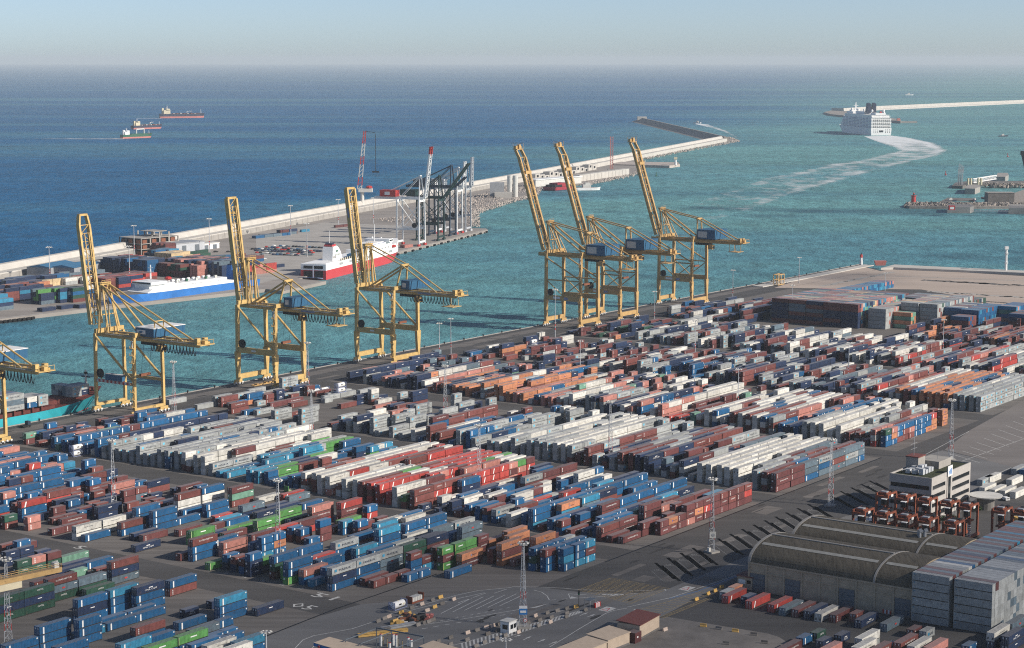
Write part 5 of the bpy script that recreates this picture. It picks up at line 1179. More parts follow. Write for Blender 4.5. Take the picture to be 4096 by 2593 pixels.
def rocks(name, path, width, n_, size, k='rock', z0=-2.4, seed=1):
    r = random.Random(seed); m = MB().M(k); pts = [Vector((p.x, p.y, 0)) for p in path]; ls = [(b - a).length for a, b in zip(pts, pts[1:])]; T = sum(ls)
    for _ in range(n_):
        s = r.random() * T
        for (a, b), L in zip(zip(pts, pts[1:]), ls):
            if s <= L: break
            s -= L
        d = (b - a).normalized(); nn = Vector((-d.y, d.x, 0)); f = r.random(); p = a + d * s + nn * (f - .5) * width; z = z0 + (1 - abs(f - .5) * 2) * size * 1.2
        q = size * r.uniform(.5, 1.1); ax = [Vector((r.gauss(0, 1), r.gauss(0, 1), r.gauss(0, .6))).normalized() * q * r.uniform(.6, 1) for _ in range(4)]
        i = [m.pt((p.x + v.x, p.y + v.y, z + v.z)) for v in (ax[0], ax[1], -ax[0], -ax[1], Vector((0, 0, q * .8)), Vector((0, 0, -q * .8)))]
        for a_, b_, c_ in ((0, 1, 4), (1, 2, 4), (2, 3, 4), (3, 0, 4), (1, 0, 5), (2, 1, 5), (3, 2, 5), (0, 3, 5)): m.quads((i[a_], i[b_], i[c_]))
    return tag(m.build(name), kind='stuff')
rocks('rock_armour', [gt(1, 1, 2020, 600), gt(1, 1, 2015, 470), gt(1, 1, 2408, 350), gt(2, 1, 150, 325), gt(2, 1, 240, 215)], 20, 2200, 1.5, 'rock_pale', -1.6, 2)
rocks('rock_armour', [gt(2, 1, 640, 212), gt(2, 1, 1000, 142), gt(2, 1, 1190, 98), g(2560, 635), g(2946, 562), g(2912, 548)], 18, 2200, 1.7, 'rock_pale', -1.6, 3)
rocks('rubble', [gt(1, 1, 1150, 555), gt(1, 1, 1700, 520), gt(1, 1, 1950, 420), gt(1, 1, 2200, 330), gt(2, 1, 100, 240)], 50, 1500, 1.3, 'rock_pale', .1, 4)
z3 = lambda x, y, z=SEA: g(3200 + x * .3721, 360 + y * .3721, z)
sweep('far_mole', [z3(330, 238), z3(480, 242), z3(860, 216), z3(2500, 140)], [(-12, -3.2), (-8, 1.5), (3, 2), (4, 11), (10, 11), (13, -3.2)], 'concrete_lit', 'long white harbour mole stretching behind the cruise ship', 'mole')
m = MB().M('rock'); m.prism([xy(q) for q in (z3(255, 258), z3(330, 280), z3(470, 294), z3(520, 250), z3(330, 240))], -3.2, 3); tag(m.build('rock_mound'), 'dark rock mound at the tip of the far mole', 'rock mound')
m = MB().M('rock'); m.prism([xy(q) for q in (z3(950, 350), z3(1080, 362), z3(1085, 345), z3(980, 325))], -3.2, 4); tag(m.build('rock_spur'), 'dark rock spur right behind the cruise ship stern', 'rock spur')
q = z3(1135, 356); t = thing('jetty', 'low jetty with small house just right of the cruise ship', 'jetty', tuple(q)); m = MB().M('concrete'); m.box(-30, 30, -10, 10, -.8, 5); m.build('deck', t); m = MB().M('ship_salmon'); m.box(-24, -16, -5, 5, 5, 13); m.build('house', t)
# caissons stored before the sea wall
m = MB(); g0 = g(2130, 700)
zq = lambda x, y: g(1900 + x * .4568, 430 + y * .4568)
c0, c1 = zq(520, 640), zq(1020, 545)
for i in range(14):
    p = c0.lerp(c1, i / 13); a_ = (c1 - c0).normalized(); n_ = Vector((-a_.y, a_.x, 0))
    w_ = (c1 - c0).length / 13 * .94; h = 9.5 - (i % 3) * 2.2
    t = thing('concrete_caisson', 'pale holed concrete caisson, %s from the left in the row by the sea wall' % nth(i), 'caisson', tuple(p), atan2(a_.y, a_.x), 'concrete caissons lined up before the sea wall')
    m = MB().M('concrete_lit'); m.box(-w_ / 2, w_ / 2, -5, 5, 0, h); m.build('block', t)
    m = MB().M('dark')
    m.box(-w_ * .22, w_ * .22, -5.06, -5.0, h - 5, h - 1.5)
    m.build('opening', t)
c0, c1 = zq(915, 650), zq(1350, 588)
d_ = (c1 - c0).normalized(); t = thing('quay_wall', 'long white concrete quay wall under construction beside the rock shore', 'quay wall', tuple(c0), atan2(d_.y, d_.x)); Lw = (c1 - c0).length
m = MB().M('concrete_lit'); m.box(0, Lw, 0, 10, 0, 9); m.build('wall', t)
m = MB().M('concrete_dark')
for k in range(14): m.box(Lw * k / 14 - .3, Lw * k / 14 + .3, -.1, 0, 0, 8.5)
for k in range(12): m.box(Lw * k / 12 + 3, Lw * k / 12 + 12, 10.2, 13, 0, 7)
m.build('joint', t)
t = thing('tower_crane', 'thin salmon lattice tower crane mast by the caissons', 'tower crane', tuple(zq(1195, 562))); m = MB().M('ship_salmon')
for sx in (-2, 2):
    for sy in (-2, 2): m.beam((sx, sy, 0), (sx, sy, 54), .8)
for k in range(18): m.beam((-2, -2, k * 3), (2, -2, k * 3 + 3), .5); m.beam((2, 2, k * 3), (2, -2, k * 3 + 3), .5)
m.build('mast', t); m = MB().M('concrete'); m.box(-6, 6, -6, 6, 0, 4); m.build('base', t)
# pier with lamp and little light beyond
t = thing('pier', 'low rocky pier with a small white light tower past the far cranes', 'pier', (0, 0, 0)); m = MB().M('rock_pale'); p = [gt(2, 1, 960, 45, SEA), gt(2, 1, 1480, 58, SEA), gt(2, 1, 1580, 45, SEA), gt(2, 1, 1560, 25, SEA), gt(2, 1, 960, 20, SEA)]; m.prism([xy(q) for q in p], -3.3, 1.5); m.build('deck', t)
q = gt(2, 1, 1538, 30, 1); m = MB().M('white'); m.tube(q, q + Vector((0, 0, 9)), 2.2, 1.6, 8); m.M('cream').box(q.x - 2.6, q.x + 2.6, q.y - 2.6, q.y + 2.6, 10.2, 14); m.build('light_tower', t)
for k in range(16):
    pass
# barge and tug at the work quay
t, L = ship_at('barge', 'red and navy work barge moored before the caissons', zq(650, 715), zq(830, 700)); hull('hull', ('hull_black', 'hull_red', 'deck_red'), L, 22, 5, .3, t, rake=2, sheer=1); m = MB().M('hull_red'); m.box(-L * .3, L * .2, -7, 7, 5, 10); m.M('dark').box(-L * .45, -L * .1, -8, 8, 5, 8); m.build('superstructure', t)
small_boat('white workboat right of the red barge', zq(985, 708), 34, .2)
t = thing('long_shed', 'low white shed on the quay behind the red barge', 'shed', tuple(zq(660, 680)), .9); m = MB().M('offwhite'); m.box(-45, 60, -9, 9, 0, 9); m.build('wall', t); m = MB().M('white'); m.box(-46, 61, -10, 10, 9, 10); m.build('roof', t)
# concrete plant
t = thing('concrete_plant', 'grey concrete plant with twin silos on the rocky spit', 'concrete plant', tuple(gt(1, 1, 2290, 330))); m = MB().M('steel'); m.box(-12, 6, -8, 8, 0, 18); m.build('plant_house', t); m = MB().M('offwhite')

for x in (13, 20): m = MB().M('offwhite'); m.tube((x, 2, 0), (x, 2, 27), 3.2, n=12); m.build('silo', t)
m = MB().M('concrete_lit'); m.box(-6, 16, -16, -9, 0, 7); m.build('loading_bay', t)
# ------------------------------------------------------------------ cranes on the far quay
fq0, fq1 = gt(1, 1, 1330, 848), gt(1, 1, 2180, 640); fd = (fq1 - fq0).normalized(); fan = atan2(fd.y, fd.x)
def far_crane(label, p, k, zt, zb, lean, back, house=None):
    t = thing('quay_crane', label, 'quay crane', (p.x, p.y, 0), fan, 'idle cranes on the far quay')
    for s in (-1, 1):
        for y in (0, 22):
            m = MB().M(k); m.beam((s * 8, y, 1.5), (s * 7, y, zt), 1.2, 1.2, up=(1, 0, 0)); lg = m.build('leg', t); m = MB().M('red' if k == 'white' else k); m.box(s * 8 - 2.6, s * 8 + 2.6, y - .9, y + .9, .1, 1.9); m.build('bogie', lg)
        m = MB().M(k); m.box(s * 7.6 - .5, s * 7.6 + .5, .8, 21.2, 15, 17); m.tube((s * 7.8, 1, 16), (s * 7.2, 21, zt - 2), .4, n=6); m.tube((s * 7.6, 21, 17), (s * 7.3, 1, zt - 6), .35, n=6); m.build('brace', t)
    m = MB().M(k); m.box(-7, 7, -.8, .8, zt - 2, zt); m.box(-7, 7, 21.2, 22.8, zt - 2, zt); m.box(-6.2, 6.2, -.7, .7, 3, 4.6); m.box(-6.2, 6.2, 21.3, 22.7, 3, 4.6); m.build('top_beam', t)
    m = MB().M(k); m.box(-3.6, -2.4, -3, back, zt + .05, zt + 2.4); m.box(2.4, 3.6, -3, back, zt + .05, zt + 2.4)
    for y in range(0, int(back), 6): m.box(-2.4, 2.4, y, y + .5, zt + .4, zt + 1.0)
    m.build('girder', t)
    m = MB().M(k)
    for s in (-1, 1):
        m.beam((s * 6, 0, zt), (s * 2, 1, zt + 22), .9, .9); m.tube((s * 2, 1, zt + 22), (s * 3, back - 4, zt + 2.4), .35, n=6); m.tube((s * 2, 1, zt + 22), (s * 3, 20, zt + 2.4), .35, n=6)
    m.box(-2.4, 2.4, .4, 1.6, zt + 21.4, zt + 22.6); m.build('apex_frame', t)
    m = MB().M(k); p0 = Vector((0, -4, zt + 2)); p1 = Vector((lean[0], lean[1], zb))
    for s in (-1, 1): m.beam(p0 + Vector((s * 3, 0, 0)), p1 + Vector((s * 2.6, 0, 0)), .9, 1.6, up=(0, 1, 0))
    for j in range(12): m.M('red' if house and j > 9 else k); q = p0.lerp(p1, j / 12); q2 = p0.lerp(p1, (j + 1) / 12); s = 1 if j % 2 else -1; m.beam(q + Vector((-3 * s, 0, 0)), q2 + Vector((3 * s, 0, 0)), .35); m.beam(q + Vector((-3, 0, 0)), q + Vector((3, 0, 0)), .35)
    if house:
        m.M('red')
        for s in (-1, 1): m.beam(p0.lerp(p1, .86) + Vector((s * 2.66, 0, 0)), p1 + Vector((s * 2.6, 0, .3)), 1.0, 1.7, up=(0, 1, 0))
    m.build('boom', t)
    m = MB().M(house or k); m.box(-5, 5, 24, 40, zt + 2.5, zt + 8.5); 
    if house: m.M('white').box(-5.1, -5.02, 30, 35, zt + 4, zt + 7)
    m.build('machinery_house', t)
    m = MB().M('dark'); m.tube((-8.9, 4, 19.5), (-8.3, 4, 19.5), 2.4, n=12); m.build('cable_reel', t)
    return t
P_ = lambda a, b: gt(1, 1, a, b)
far_crane('white far crane with red machinery house and tall upright boom', P_(1560, 788), 'white', 43, 92, (0, -10), 46, 'red')
far_crane('dark green far crane right next to the white one with red house', P_(1740, 738), 'green_dark', 40, 74, (8, -26), 34)
far_crane('navy far crane with lowered beam between green and white ones', P_(1850, 692), 'navy_dark', 47, 58, (0, -14), 48)
far_crane('pale grey far crane with lattice boom, left of the last pair', P_(1915, 675), 'white', 44, 72, (0, -6), 40)
far_crane('grey lattice far crane nearest the end of the far quay', P_(1995, 655), 'greypaint', 44, 75, (2, -4), 44)
t = thing('mobile_crane', 'red and white banded lattice harbour crane by the sea wall', 'harbour crane', tuple(gt(1, 1, 1000, 455))); m = MB().M('offwhite'); m.box(-5, 5, -5, 5, 0, 4); m.tube((0, 0, 4), (0, 0, 22), 2.6, 2.2, 10); m.build('pedestal', t)
m = MB().M('offwhite'); m.box(-4, 12, -4, 4, 21, 25); m.M('red').ball((8, 0, 26.5), 4, rz=2); m.build('cab', t)
m = MB(); p0 = Vector((-3, 0, 24)); p1 = Vector((4, -2, 91))
for j in range(14):
    m.M('red' if j in (1, 2, 6, 7, 11, 12, 13) else 'offwhite')
    for s in (-1, 1):
        for s2 in (-1, 1): m.beam(p0.lerp(p1, j / 14) + Vector((s * 2.4, s2 * 2, 0)) * (1 - .5 * j / 14), p0.lerp(p1, (j + 1) / 14) + Vector((s * 2.4, s2 * 2, 0)) * (1 - .5 * (j + 1) / 14), .7)
    for s in (-1, 1): m.beam(p0.lerp(p1, j / 14) + Vector((-2.4, 2 * s, 0)) * (1 - .5 * j / 14), p0.lerp(p1, (j + 1) / 14) + Vector((2.4, 2 * s, 0)) * (1 - .5 * (j + 1) / 14), .5)
m.build('boom', t); m = MB().M('dark'); m.tube((16, -2, 88), (16, -2, 45), .3, n=4); m.beam((4, -2, 91), (16, -2, 89), .5); m.box(12, 20, -4, 0, 43.5, 45); m.build('hook_block', t)

# ------------------------------------------------------------------ sheds and buildings on the far quay
fw = atan2((sw[2] - sw[1]).y, (sw[2] - sw[1]).x)
def shed(label, p, L, W_, h, wall, roof, rz=fw, ridge=2.0, flat=False):
    t = thing('shed', label, 'shed', tuple(p), rz); m = MB().M(wall); m.box(0, L, 0, W_, 0, h); m.build('wall', t)
    m = MB().M(roof)
    if flat: m.box(-.4, L + .4, -.4, W_ + .4, h, h + .7)
    else: m.loft([[(-.5, -.5, h), (-.5, W_ / 2, h + ridge), (-.5, W_ + .5, h), (-.5, W_ / 2, h - .05)], [(L + .5, -.5, h), (L + .5, W_ / 2, h + ridge), (L + .5, W_ + .5, h), (L + .5, W_ / 2, h - .05)]])
    m.build('roof', t)
    m = MB().M('door_grey'); m.box(L * .2, L * .2 + 5, -.12, 0, 0, h * .8); m.box(L * .65, L * .65 + 5, -.12, 0, 0, h * .8); m.build('door', t); return t
shed('blue roofed grey shed, left of the pair below the sea wall', gt(0, 1, 480, 1090), 40, 22, 8, 'steel', 'roof_blue')
shed('blue roofed grey shed, right of the pair below the sea wall', gt(0, 1, 700, 1092), 44, 22, 8, 'steel', 'roof_blue')
shed('pale grey warehouse with dark doorway beside the unfinished building', gt(0, 1, 1660, 870), 34, 22, 9, 'greypaint', 'steel', fw - .35, flat=True)
shed('small white cabin by the sea wall behind a lamp post', gt(0, 1, 1890, 830), 24, 8, 5, 'white', 'offwhite', fw - .3, flat=True)
t = thing('unfinished_building', 'unfinished concrete frame building on the far quay', 'building', tuple(gt(0, 1, 1330, 880)), fw - .35)
m = MB().M('concrete'); W2, L2 = 30, 44
for z in (4.8, 9.6, 14.4): m.box(0, L2, 0, W2, z, z + .6)
m.box(18, 34, 4, 22, 19.2, 19.8)
for x in range(0, 45, 11):
    for y in (0, 10, 20, 29): m.box(x + (.02 if x == 0 else -.7), x + .7, y + .02, y + .72, 0, 14.38 if not (18 < x < 34) else 19.18)
m.build('frame', t); m = MB().M('rust')
for z in (.1, 5.5, 10.3):
    for x in (2, 13, 24, 35): m.box(x, x + 5, .3, .5, z, z + 3.2)
    for y in (2, 12, 22): m.box(-.05 + .3, .5, y, y + 5, z, z + 3.2)
m.build('infill_wall', t); m = MB().M('dark'); m.box(2, L2 - 2, 2, W2 - 2, .05, 13.8); m.build('interior', t)
t = thing('carport', 'long open carport with pale slab roof below the sea wall', 'carport', tuple(gt(0, 1, 980, 1030)), fw - .3); m = MB().M('concrete_lit'); m.box(0, 70, 0, 34, 5, 5.8); m.build('roof', t); m = MB().M('concrete')
for x in range(1, 70, 8):
    for y in (1, 17, 33): m.box(x - .4, x + .4, y - .4, y + .4, 0, 4.98)
m.build('column', t)
t = thing('carport', 'second slab roofed carport nearer the blue sheds', 'carport', tuple(gt(0, 1, 760, 1010)), fw - .3); m = MB().M('concrete_lit'); m.box(0, 56, 0, 26, 5, 5.8); m.build('roof', t); m = MB().M('concrete')
for x in range(1, 56, 8):
    for y in (1, 25): m.box(x - .4, x + .4, y - .4, y + .4, 0, 4.98)
m.build('column', t)
# containers on the far quay, part of the mass
fr = random.Random(21)
def farstack(p, L, W_, high, pal, rz=None, jitter=.25):
    rz = fan if rz is None else rz; ca = Vector((cos(rz), sin(rz), 0)); cn = Vector((-ca.y, ca.x, 0)); n1 = int(L / 12.6); n2 = int(W_ / 2.9)
    for i in range(n1):
        for j in range(n2):
            h = max(1, high - (fr.random() < jitter) - (fr.random() < jitter)); base = fr.choice(pal)
            for q in range(h):
                k = base if fr.random() < .5 else fr.choice(pal); f = fr.uniform(.85, 1.15); o = p + ca * (12.6 * i + 6) + cn * (2.9 * j + 1.3)
                mass.T = Matrix.Translation((o.x, o.y, q * TIER)) @ Matrix.Rotation(rz, 4, 'Z'); mass.box(-6.1, 6.1, -1.22, 1.22, 0, TIER - .03, tuple(x * f for x in CRGB[k]))
    mass.T = None
ra = radians(54)
for (a, b), L, W_, h, pal in (((0, 1400), 22, 18, 4, 'tlpnts'), ((60, 1330), 40, 8, 4, 'dnrtm'), ((400, 1412), 14, 6, 1, 'n'), ((580, 1390), 14, 6, 1, 'n'), ((750, 1380), 28, 6, 1, 'n'), ((390, 1345), 26, 14, 4, 'nnsG'), ((570, 1330), 26, 10, 4, 'tntn'), ((690, 1325), 26, 14, 4, 'nrwbnd'), ((60, 1180), 110, 18, 2, 'bbnsm'), ((200, 1130), 100, 14, 1, 'nbdtm'), ((380, 1180), 52, 10, 2, 'Rdrc'), ((620, 1160), 52, 10, 2, 'rcwg'), ((800, 1150), 40, 8, 2, 'wg'), ((0, 1280), 60, 16, 3, 'rnmo')):
    farstack(gt(0, 1, a, b), L, W_, h, pal, ra)
for (a, b), L, W_, h, pal in (((1130, 1060), 26, 24, 4, 'nnnn'), ((1270, 1040), 14, 26, 4, 'RgRGw'), ((1030, 1130), 40, 14, 2, 'nrr'), ((1150, 1140), 50, 14, 2, 'RRpr'), ((1390, 1080), 30, 40, 4, 'nnbn'), ((1490, 950), 26, 20, 3, 'btn'), ((1615, 1010), 26, 22, 4, 'cccc'), ((1700, 1090), 26, 30, 3, 'mrmd'), ((1790, 960), 26, 8, 3, 'pd'), ((1790, 1060), 14, 26, 4, 'bbts'), ((1900, 1090), 40, 44, 4, 'pppn'), ((1860, 1100), 26, 10, 3, 'p'), ((2090, 1100), 40, 34, 4, 'nnsb'), ((1930, 960), 52, 12, 2, 'srbd'), ((2100, 980), 60, 16, 2, 'rnb'), ((1560, 910), 14, 22, 4, 'mrm'), ((2250, 1080), 26, 30, 3, 'nRb'), ((1000, 1230), 26, 18, 3, 'rRm'), ((1120, 1220), 26, 14, 3, 'RRn')):
    farstack(gt(0, 1, a, b), L, W_, h + (h > 2), pal, ra, .12)
for (a, b), L, W_, h, pal in (((0, 722), 52, 6, 1, 'sb'), ((60, 710), 52, 6, 1, 'sw'), ((150, 700), 40, 6, 2, 'mn'), ((430, 662), 14, 3, 1, 't'), ((1400, 810), 14, 6, 1, 'p'), ((80, 1010), 26, 3, 1, 'n'), ((0, 1060), 26, 8, 3, 'Rp'), ((750, 620), 26, 3, 1, 'm')):
    farstack(gt(1, 1, a, b), L, W_, h, pal, ra)
# new cars parked on the far quay: rows of small identical cars
cmesh = {}
def car(k, L=4.3):
    if k in cmesh: return None
    m = MB().M(k); m.loft([[(-L / 2, y, .35), (-L / 2, y, .85), (-L * .42, y, .95), (-L * .3, y, 1.42), (L * .08, y, 1.45), (L * .25, y, .98), (L * .48, y, .85), (L / 2, y, .6), (L / 2, y, .35)] for y in (-.85, .85)])
    m.M('glass').box(-L * .3, L * .1, -.87, -.855, .98, 1.34); m.face([(L * .09, -.75, 1.43), (L * .09, .75, 1.43), (L * .255, .75, 1.0), (L * .255, -.75, 1.0)])
    m.M('rubber')
    for x in (-L * .3, L * .3):
        for y in (-.8, .62): m.tube((x, y, .32), (x, y + .2, .32), .33, n=8)
    o = m.build('parked_car'); cmesh[k] = o; return o
carn = dict(white='white', steel='silver', c_b='blue', c_n='dark blue', red='red', dark='black', c_s='grey')
cr = random.Random(31); ROWS = [((110, 790), (690, 815)), ((100, 805), (660, 845)), ((0, 822), (640, 848)), ((0, 838), (600, 862)), ((10, 858), (560, 880)), ((60, 872), (480, 885))]
for i, (a, b) in enumerate(ROWS):
    A_, B_ = P_(*a), P_(*b); n_ = int((B_ - A_).length / 3.3)
    for j in range(n_):
        if cr.random() < .12: continue
        k = cr.choice(['white', 'steel', 'c_b', 'c_n', 'c_n', 'red', 'dark', 'c_s', 'c_s']); p = A_.lerp(B_, j / n_)
        o = car(k) or dup(cmesh[k]); o.location = p; o.rotation_euler = (0, 0, fan + cr.uniform(-.03, .03)); tag(o, 'small %s car in the packed rows of new cars on the far quay' % carn[k], 'car', 'new cars parked in rows on the far quay')
for k, (c_, r_, a, b, lab) in enumerate(((0, 1, 60, 1170, 'white van parked at the far left end of the breakwater quay'), (0, 1, 20, 1165, 'white car parked at the left picture edge on the far quay'), (1, 1, 75, 915, 'white car parked apart on the far quay before the new cars'), (0, 1, 2030, 850, 'dark car parked near the white cabin by the sea wall'), (0, 1, 2150, 850, 'dark car right of the lamp post by the sea wall'), (0, 1, 2380, 825, 'dark car near the sea wall beside crane 912'))):
    o = dup(cmesh['white' if k < 3 else 'dark']); o.location = gt(c_, r_, a, b); o.rotation_euler = (0, 0, .4); tag(o, lab, 'car')

# ------------------------------------------------------------------ right edge: jetties, loading arms, tower
R4 = lambda x, y, z=SEA: gt(3, 1, x, y, z)
def block(name, label, cat, poly, z1, k='concrete', z0=-3.3):
    m = MB().M(k); m.prism([xy(R4(*p)) for p in poly], z0, z1); return tag(m.build(name), label, cat)
m = MB().M('rock'); p = [R4(1275, 425), R4(1330, 440), R4(1700, 442), R4(2600, 445), R4(2600, 405), R4(1330, 398)]; m.prism([xy(q) for q in p], -3.3, .4); tag(m.build('rock_jetty'), 'long rock jetty with a red light at its tip, right side', 'jetty')
rocks('rock_armour', [R4(1290, 425), R4(1700, 432), R4(2600, 432)], 26, 900, 3.2, 'rock', -1.2, 6); rocks('rock_armour', [R4(2050, 242), R4(2600, 246)], 24, 250, 3.5, 'rock', -1.2, 7)
q = R4(1368, 400, 0); t = thing('beacon', 'red light beacon at the tip of the rock jetty', 'beacon', (q.x, q.y, .4)); m = MB().M('red'); m.tube((0, 0, 0), (0, 0, 9.5), 3.0, 2.6, 12); m.tube((0, 0, 9.5), (0, 0, 10.3), 3.4, 3.4, 12); m.build('tower', t); m = MB().M('glass'); m.tube((0, 0, 10.3), (0, 0, 12.5), 1.2, 1.0, 8); m.M('red').tube((0, 0, 12.5), (0, 0, 13.8), 1.3, .2, 8); m.build('lantern', t)
block('mooring_dolphin', 'concrete mooring platform with red cabin before the rock jetty', 'mooring platform', ((1685, 482), (1900, 484), (1935, 470), (1900, 455), (1690, 452)), 4.5)
o = block('mooring_dolphin', 'concrete mooring platform at the right picture edge', 'mooring platform', ((2262, 490), (2600, 494), (2600, 455), (2270, 455)), 4.5)
q = R4(1725, 452, 4.5); t = thing('cabin', 'small red cabin on the mooring platform', 'cabin', tuple(q)); m = MB().M('red'); m.box(-3.4, 3.4, -3, 3, .01, 5); m.build('wall', t); m = MB().M('white'); m.box(-2.2, 2.2, -3.05, -3.0, 1, 3.6); m.build('window', t)
t = thing('footbridge', 'yellow trimmed truss walkway between the mooring platforms', 'footbridge'); m = MB().M('steel'); a, b = R4(1925, 462, 3), R4(2262, 462, 3)
m.beam(a, b, 3, .4); m.beam(a + Vector((0, 0, 2.4)), b + Vector((0, 0, 2.4)), .3)
for k in range(20): m.beam(a.lerp(b, k / 20), a.lerp(b, (k + 1) / 20) + Vector((0, 0, 2.4 if k % 2 == 0 else 0)), .25)
m.build('truss', t)
block('floating_dock', 'floating dock with long pontoon behind the rock jetty', 'floating dock', ((1612, 385), (1720, 388), (1735, 372), (1950, 372), (1950, 352), (1690, 346)), -1.2, 'concrete_dark')
q = R4(2175, 375, 0); t = thing('shed', 'grey flat roofed shed on the shore by the dark tower', 'shed', (q.x, q.y, 0)); m = MB().M('concrete_dark'); m.box(-16, 16, -9, 9, -1, 11); m.build('wall', t); m = MB().M('concrete'); m.box(-16.5, 16.5, -9.5, 9.5, 11, 11.7); m.build('roof', t)
m = MB().M('rock'); m.prism([xy(R4(*p)) for p in ((2000, 400), (2600, 404), (2600, 250), (2400, 280), (2260, 330), (2120, 380))], -3.2, 0); tag(m.build('shore'), kind='structure')
block('loading_pier', 'low pier carrying the loading arms, right side of the channel', 'pier', ((1730, 250), (1830, 254), (1900, 232), (2600, 226), (2600, 206), (1900, 204), (1760, 222)), 1.5, 'concrete_dark')
t = thing('unloading_gear', 'cluster of upright grey loading arms on the low pier', 'loading arms', tuple(R4(1812, 215, 1.5))); m = MB().M('steel'); r = random.Random(2)
for k in range(6):
    x = -4 + k * 1.3; m.beam((x, k % 2, 0), (x + .2, k % 2, 14), .7, .7); m.beam((x + .2, 0, 14), (x + 1.6, 1, 29 - k * .8), .6, .6); m.beam((x + 1.6, 1, 29 - k * .8), (x + .6, 2, 17), .5)
m.build('arm', t); m = MB().M('cream')
for x in (10, 14, 24, 28): m.tube((x, 0, 0), (x, 0, 9), 1.6, n=8)
m.build('tank_column', t)
t = thing('footbridge', 'white truss gangway reaching out to a mooring block', 'footbridge'); m = MB().M('white'); a, b = R4(1935, 196, 3), R4(2150, 160, 3)
for s in (0, 6): m.beam(a + Vector((0, s, 0)), b + Vector((0, s, 0)), .9); m.beam(a + Vector((0, s, 5)), b + Vector((0, s, 5)), .9)
for k in range(16): m.beam(a.lerp(b, k / 16), a.lerp(b, (k + 1) / 16) + Vector((0, 0, 5)), .6); m.beam(a.lerp(b, k / 16), a.lerp(b, k / 16) + Vector((0, 0, 5)), .5)
m.build('truss', t)
block('mooring_dolphin', 'pale mooring block at the end of the white gangway', 'mooring platform', ((2140, 188), (2230, 190), (2262, 170), (2255, 150), (2160, 150)), 5)
block('mooring_dolphin', 'pale concrete mooring block standing alone in the water', 'mooring platform', ((1850, 303), (1945, 306), (1996, 285), (1985, 266), (1880, 266)), 5)
q = R4(2462, 400, 0); t = thing('control_tower', 'dark tapering tower cut by the right picture edge', 'tower', (q.x, q.y, 0)); m = MB().M('navy_dark')
rg = []
for z, r_ in ((0, 6), (22, 6), (36, 7), (48, 9.5), (62, 13)): rg.append([(r_ * cos(2 * pi * k / 6), r_ * sin(2 * pi * k / 6), z) for k in range(6)])
m.loft(rg); m.build('shaft', t); m = MB().M('glass'); m.loft([[(13.3 * cos(2 * pi * k / 6), 13.3 * sin(2 * pi * k / 6), z) for k in range(6)] for z in (59, 64)]); m.build('gallery', t)
# raised pier strip of the terminal end and its white mast
m = MB().M('concrete_lit'); m.prism([xy(gt(3, 1, *p)) for p in ((1062, 1018), (1190, 985), (2600, 1052), (2600, 1072), (1300, 1018), (1180, 1012))], .01, 1.8); tag(m.build('raised_pier'), 'long raised white pier slab along the far terminal edge', 'pier')
m = MB().M('concrete_lit'); m.prism([xy(yd(a, b)) for a, b in ((505, 4), (700, 4), (700, 13), (505, 13))], .01, .6); tag(m.build('pier_slab'), 'pale concrete slab along the quay tip', 'slab')
q = gt(3, 1, 2237, 1040); t = thing('light_mast', 'white tubular mast with two ring galleries at the terminal edge', 'mast', tuple(q)); m = MB().M('white'); m.tube((0, 0, 0), (0, 0, 19), 1.1, .8, 12); m.build('shaft', t)
for z in (7.5, 15): m = MB().M('white'); m.tube((0, 0, z), (0, 0, z + .3), 1.7, 1.7, 12); m.tube((0, 0, z + 1), (0, 0, z + 1.15), 1.7, 1.7, 12); m.build('gallery', t)
m = MB().M('white'); m.box(-1.4, 1.4, -1.4, 1.4, 19, 21.3); m.build('head', t)
q = gt(3, 1, 875, 965); t = thing('beacon', 'white and red marker beacon at the tip of the quay', 'beacon', tuple(q)); m = MB().M('white'); m.tube((0, 0, 0), (0, 0, 6), 1.5, 1.0, 8); m.M('red').tube((0, 0, 6), (0, 0, 8.5), 1.4, 1.1, 8); m.build('tower', t); m = MB().M('dark'); m.tube((0, 0, 8.5), (0, 0, 9.6), .5, n=6); m.build('lantern', t)
q = gt(3, 1, 1055, 975); t = thing('skip', 'orange red steel skip by the far terminal corner', 'skip', tuple(q)); m = MB().M('ship_salmon'); m.loft([[(-4, -2, .2), (4, -2, .2), (4, 2, .2), (-4, 2, .2)], [(-5, -2.6, 4), (5, -2.6, 4), (5, 2.6, 4), (-5, 2.6, 4)]]); m.build('bin', t)
q = gt(3, 1, 100, 1155); t = thing('spreader_frame', 'yellow steel spreader frames parked at the end of the quay', 'spreader', tuple(q), AL); m = MB().M('yellow')
for z in (.3, 4, 8): m.beam((-5, -2, z), (5, -2, z), .6); m.beam((-5, 2, z), (5, 2, z), .6); m.beam((-5, -2, z), (-5, 2, z), .6); m.beam((5, -2, z), (5, 2, z), .6)
for x in (-5, 0, 5):
    for y in (-2, 2): m.beam((x, y, 0), (x, y, 8.3), .5)
m.build('frame', t)
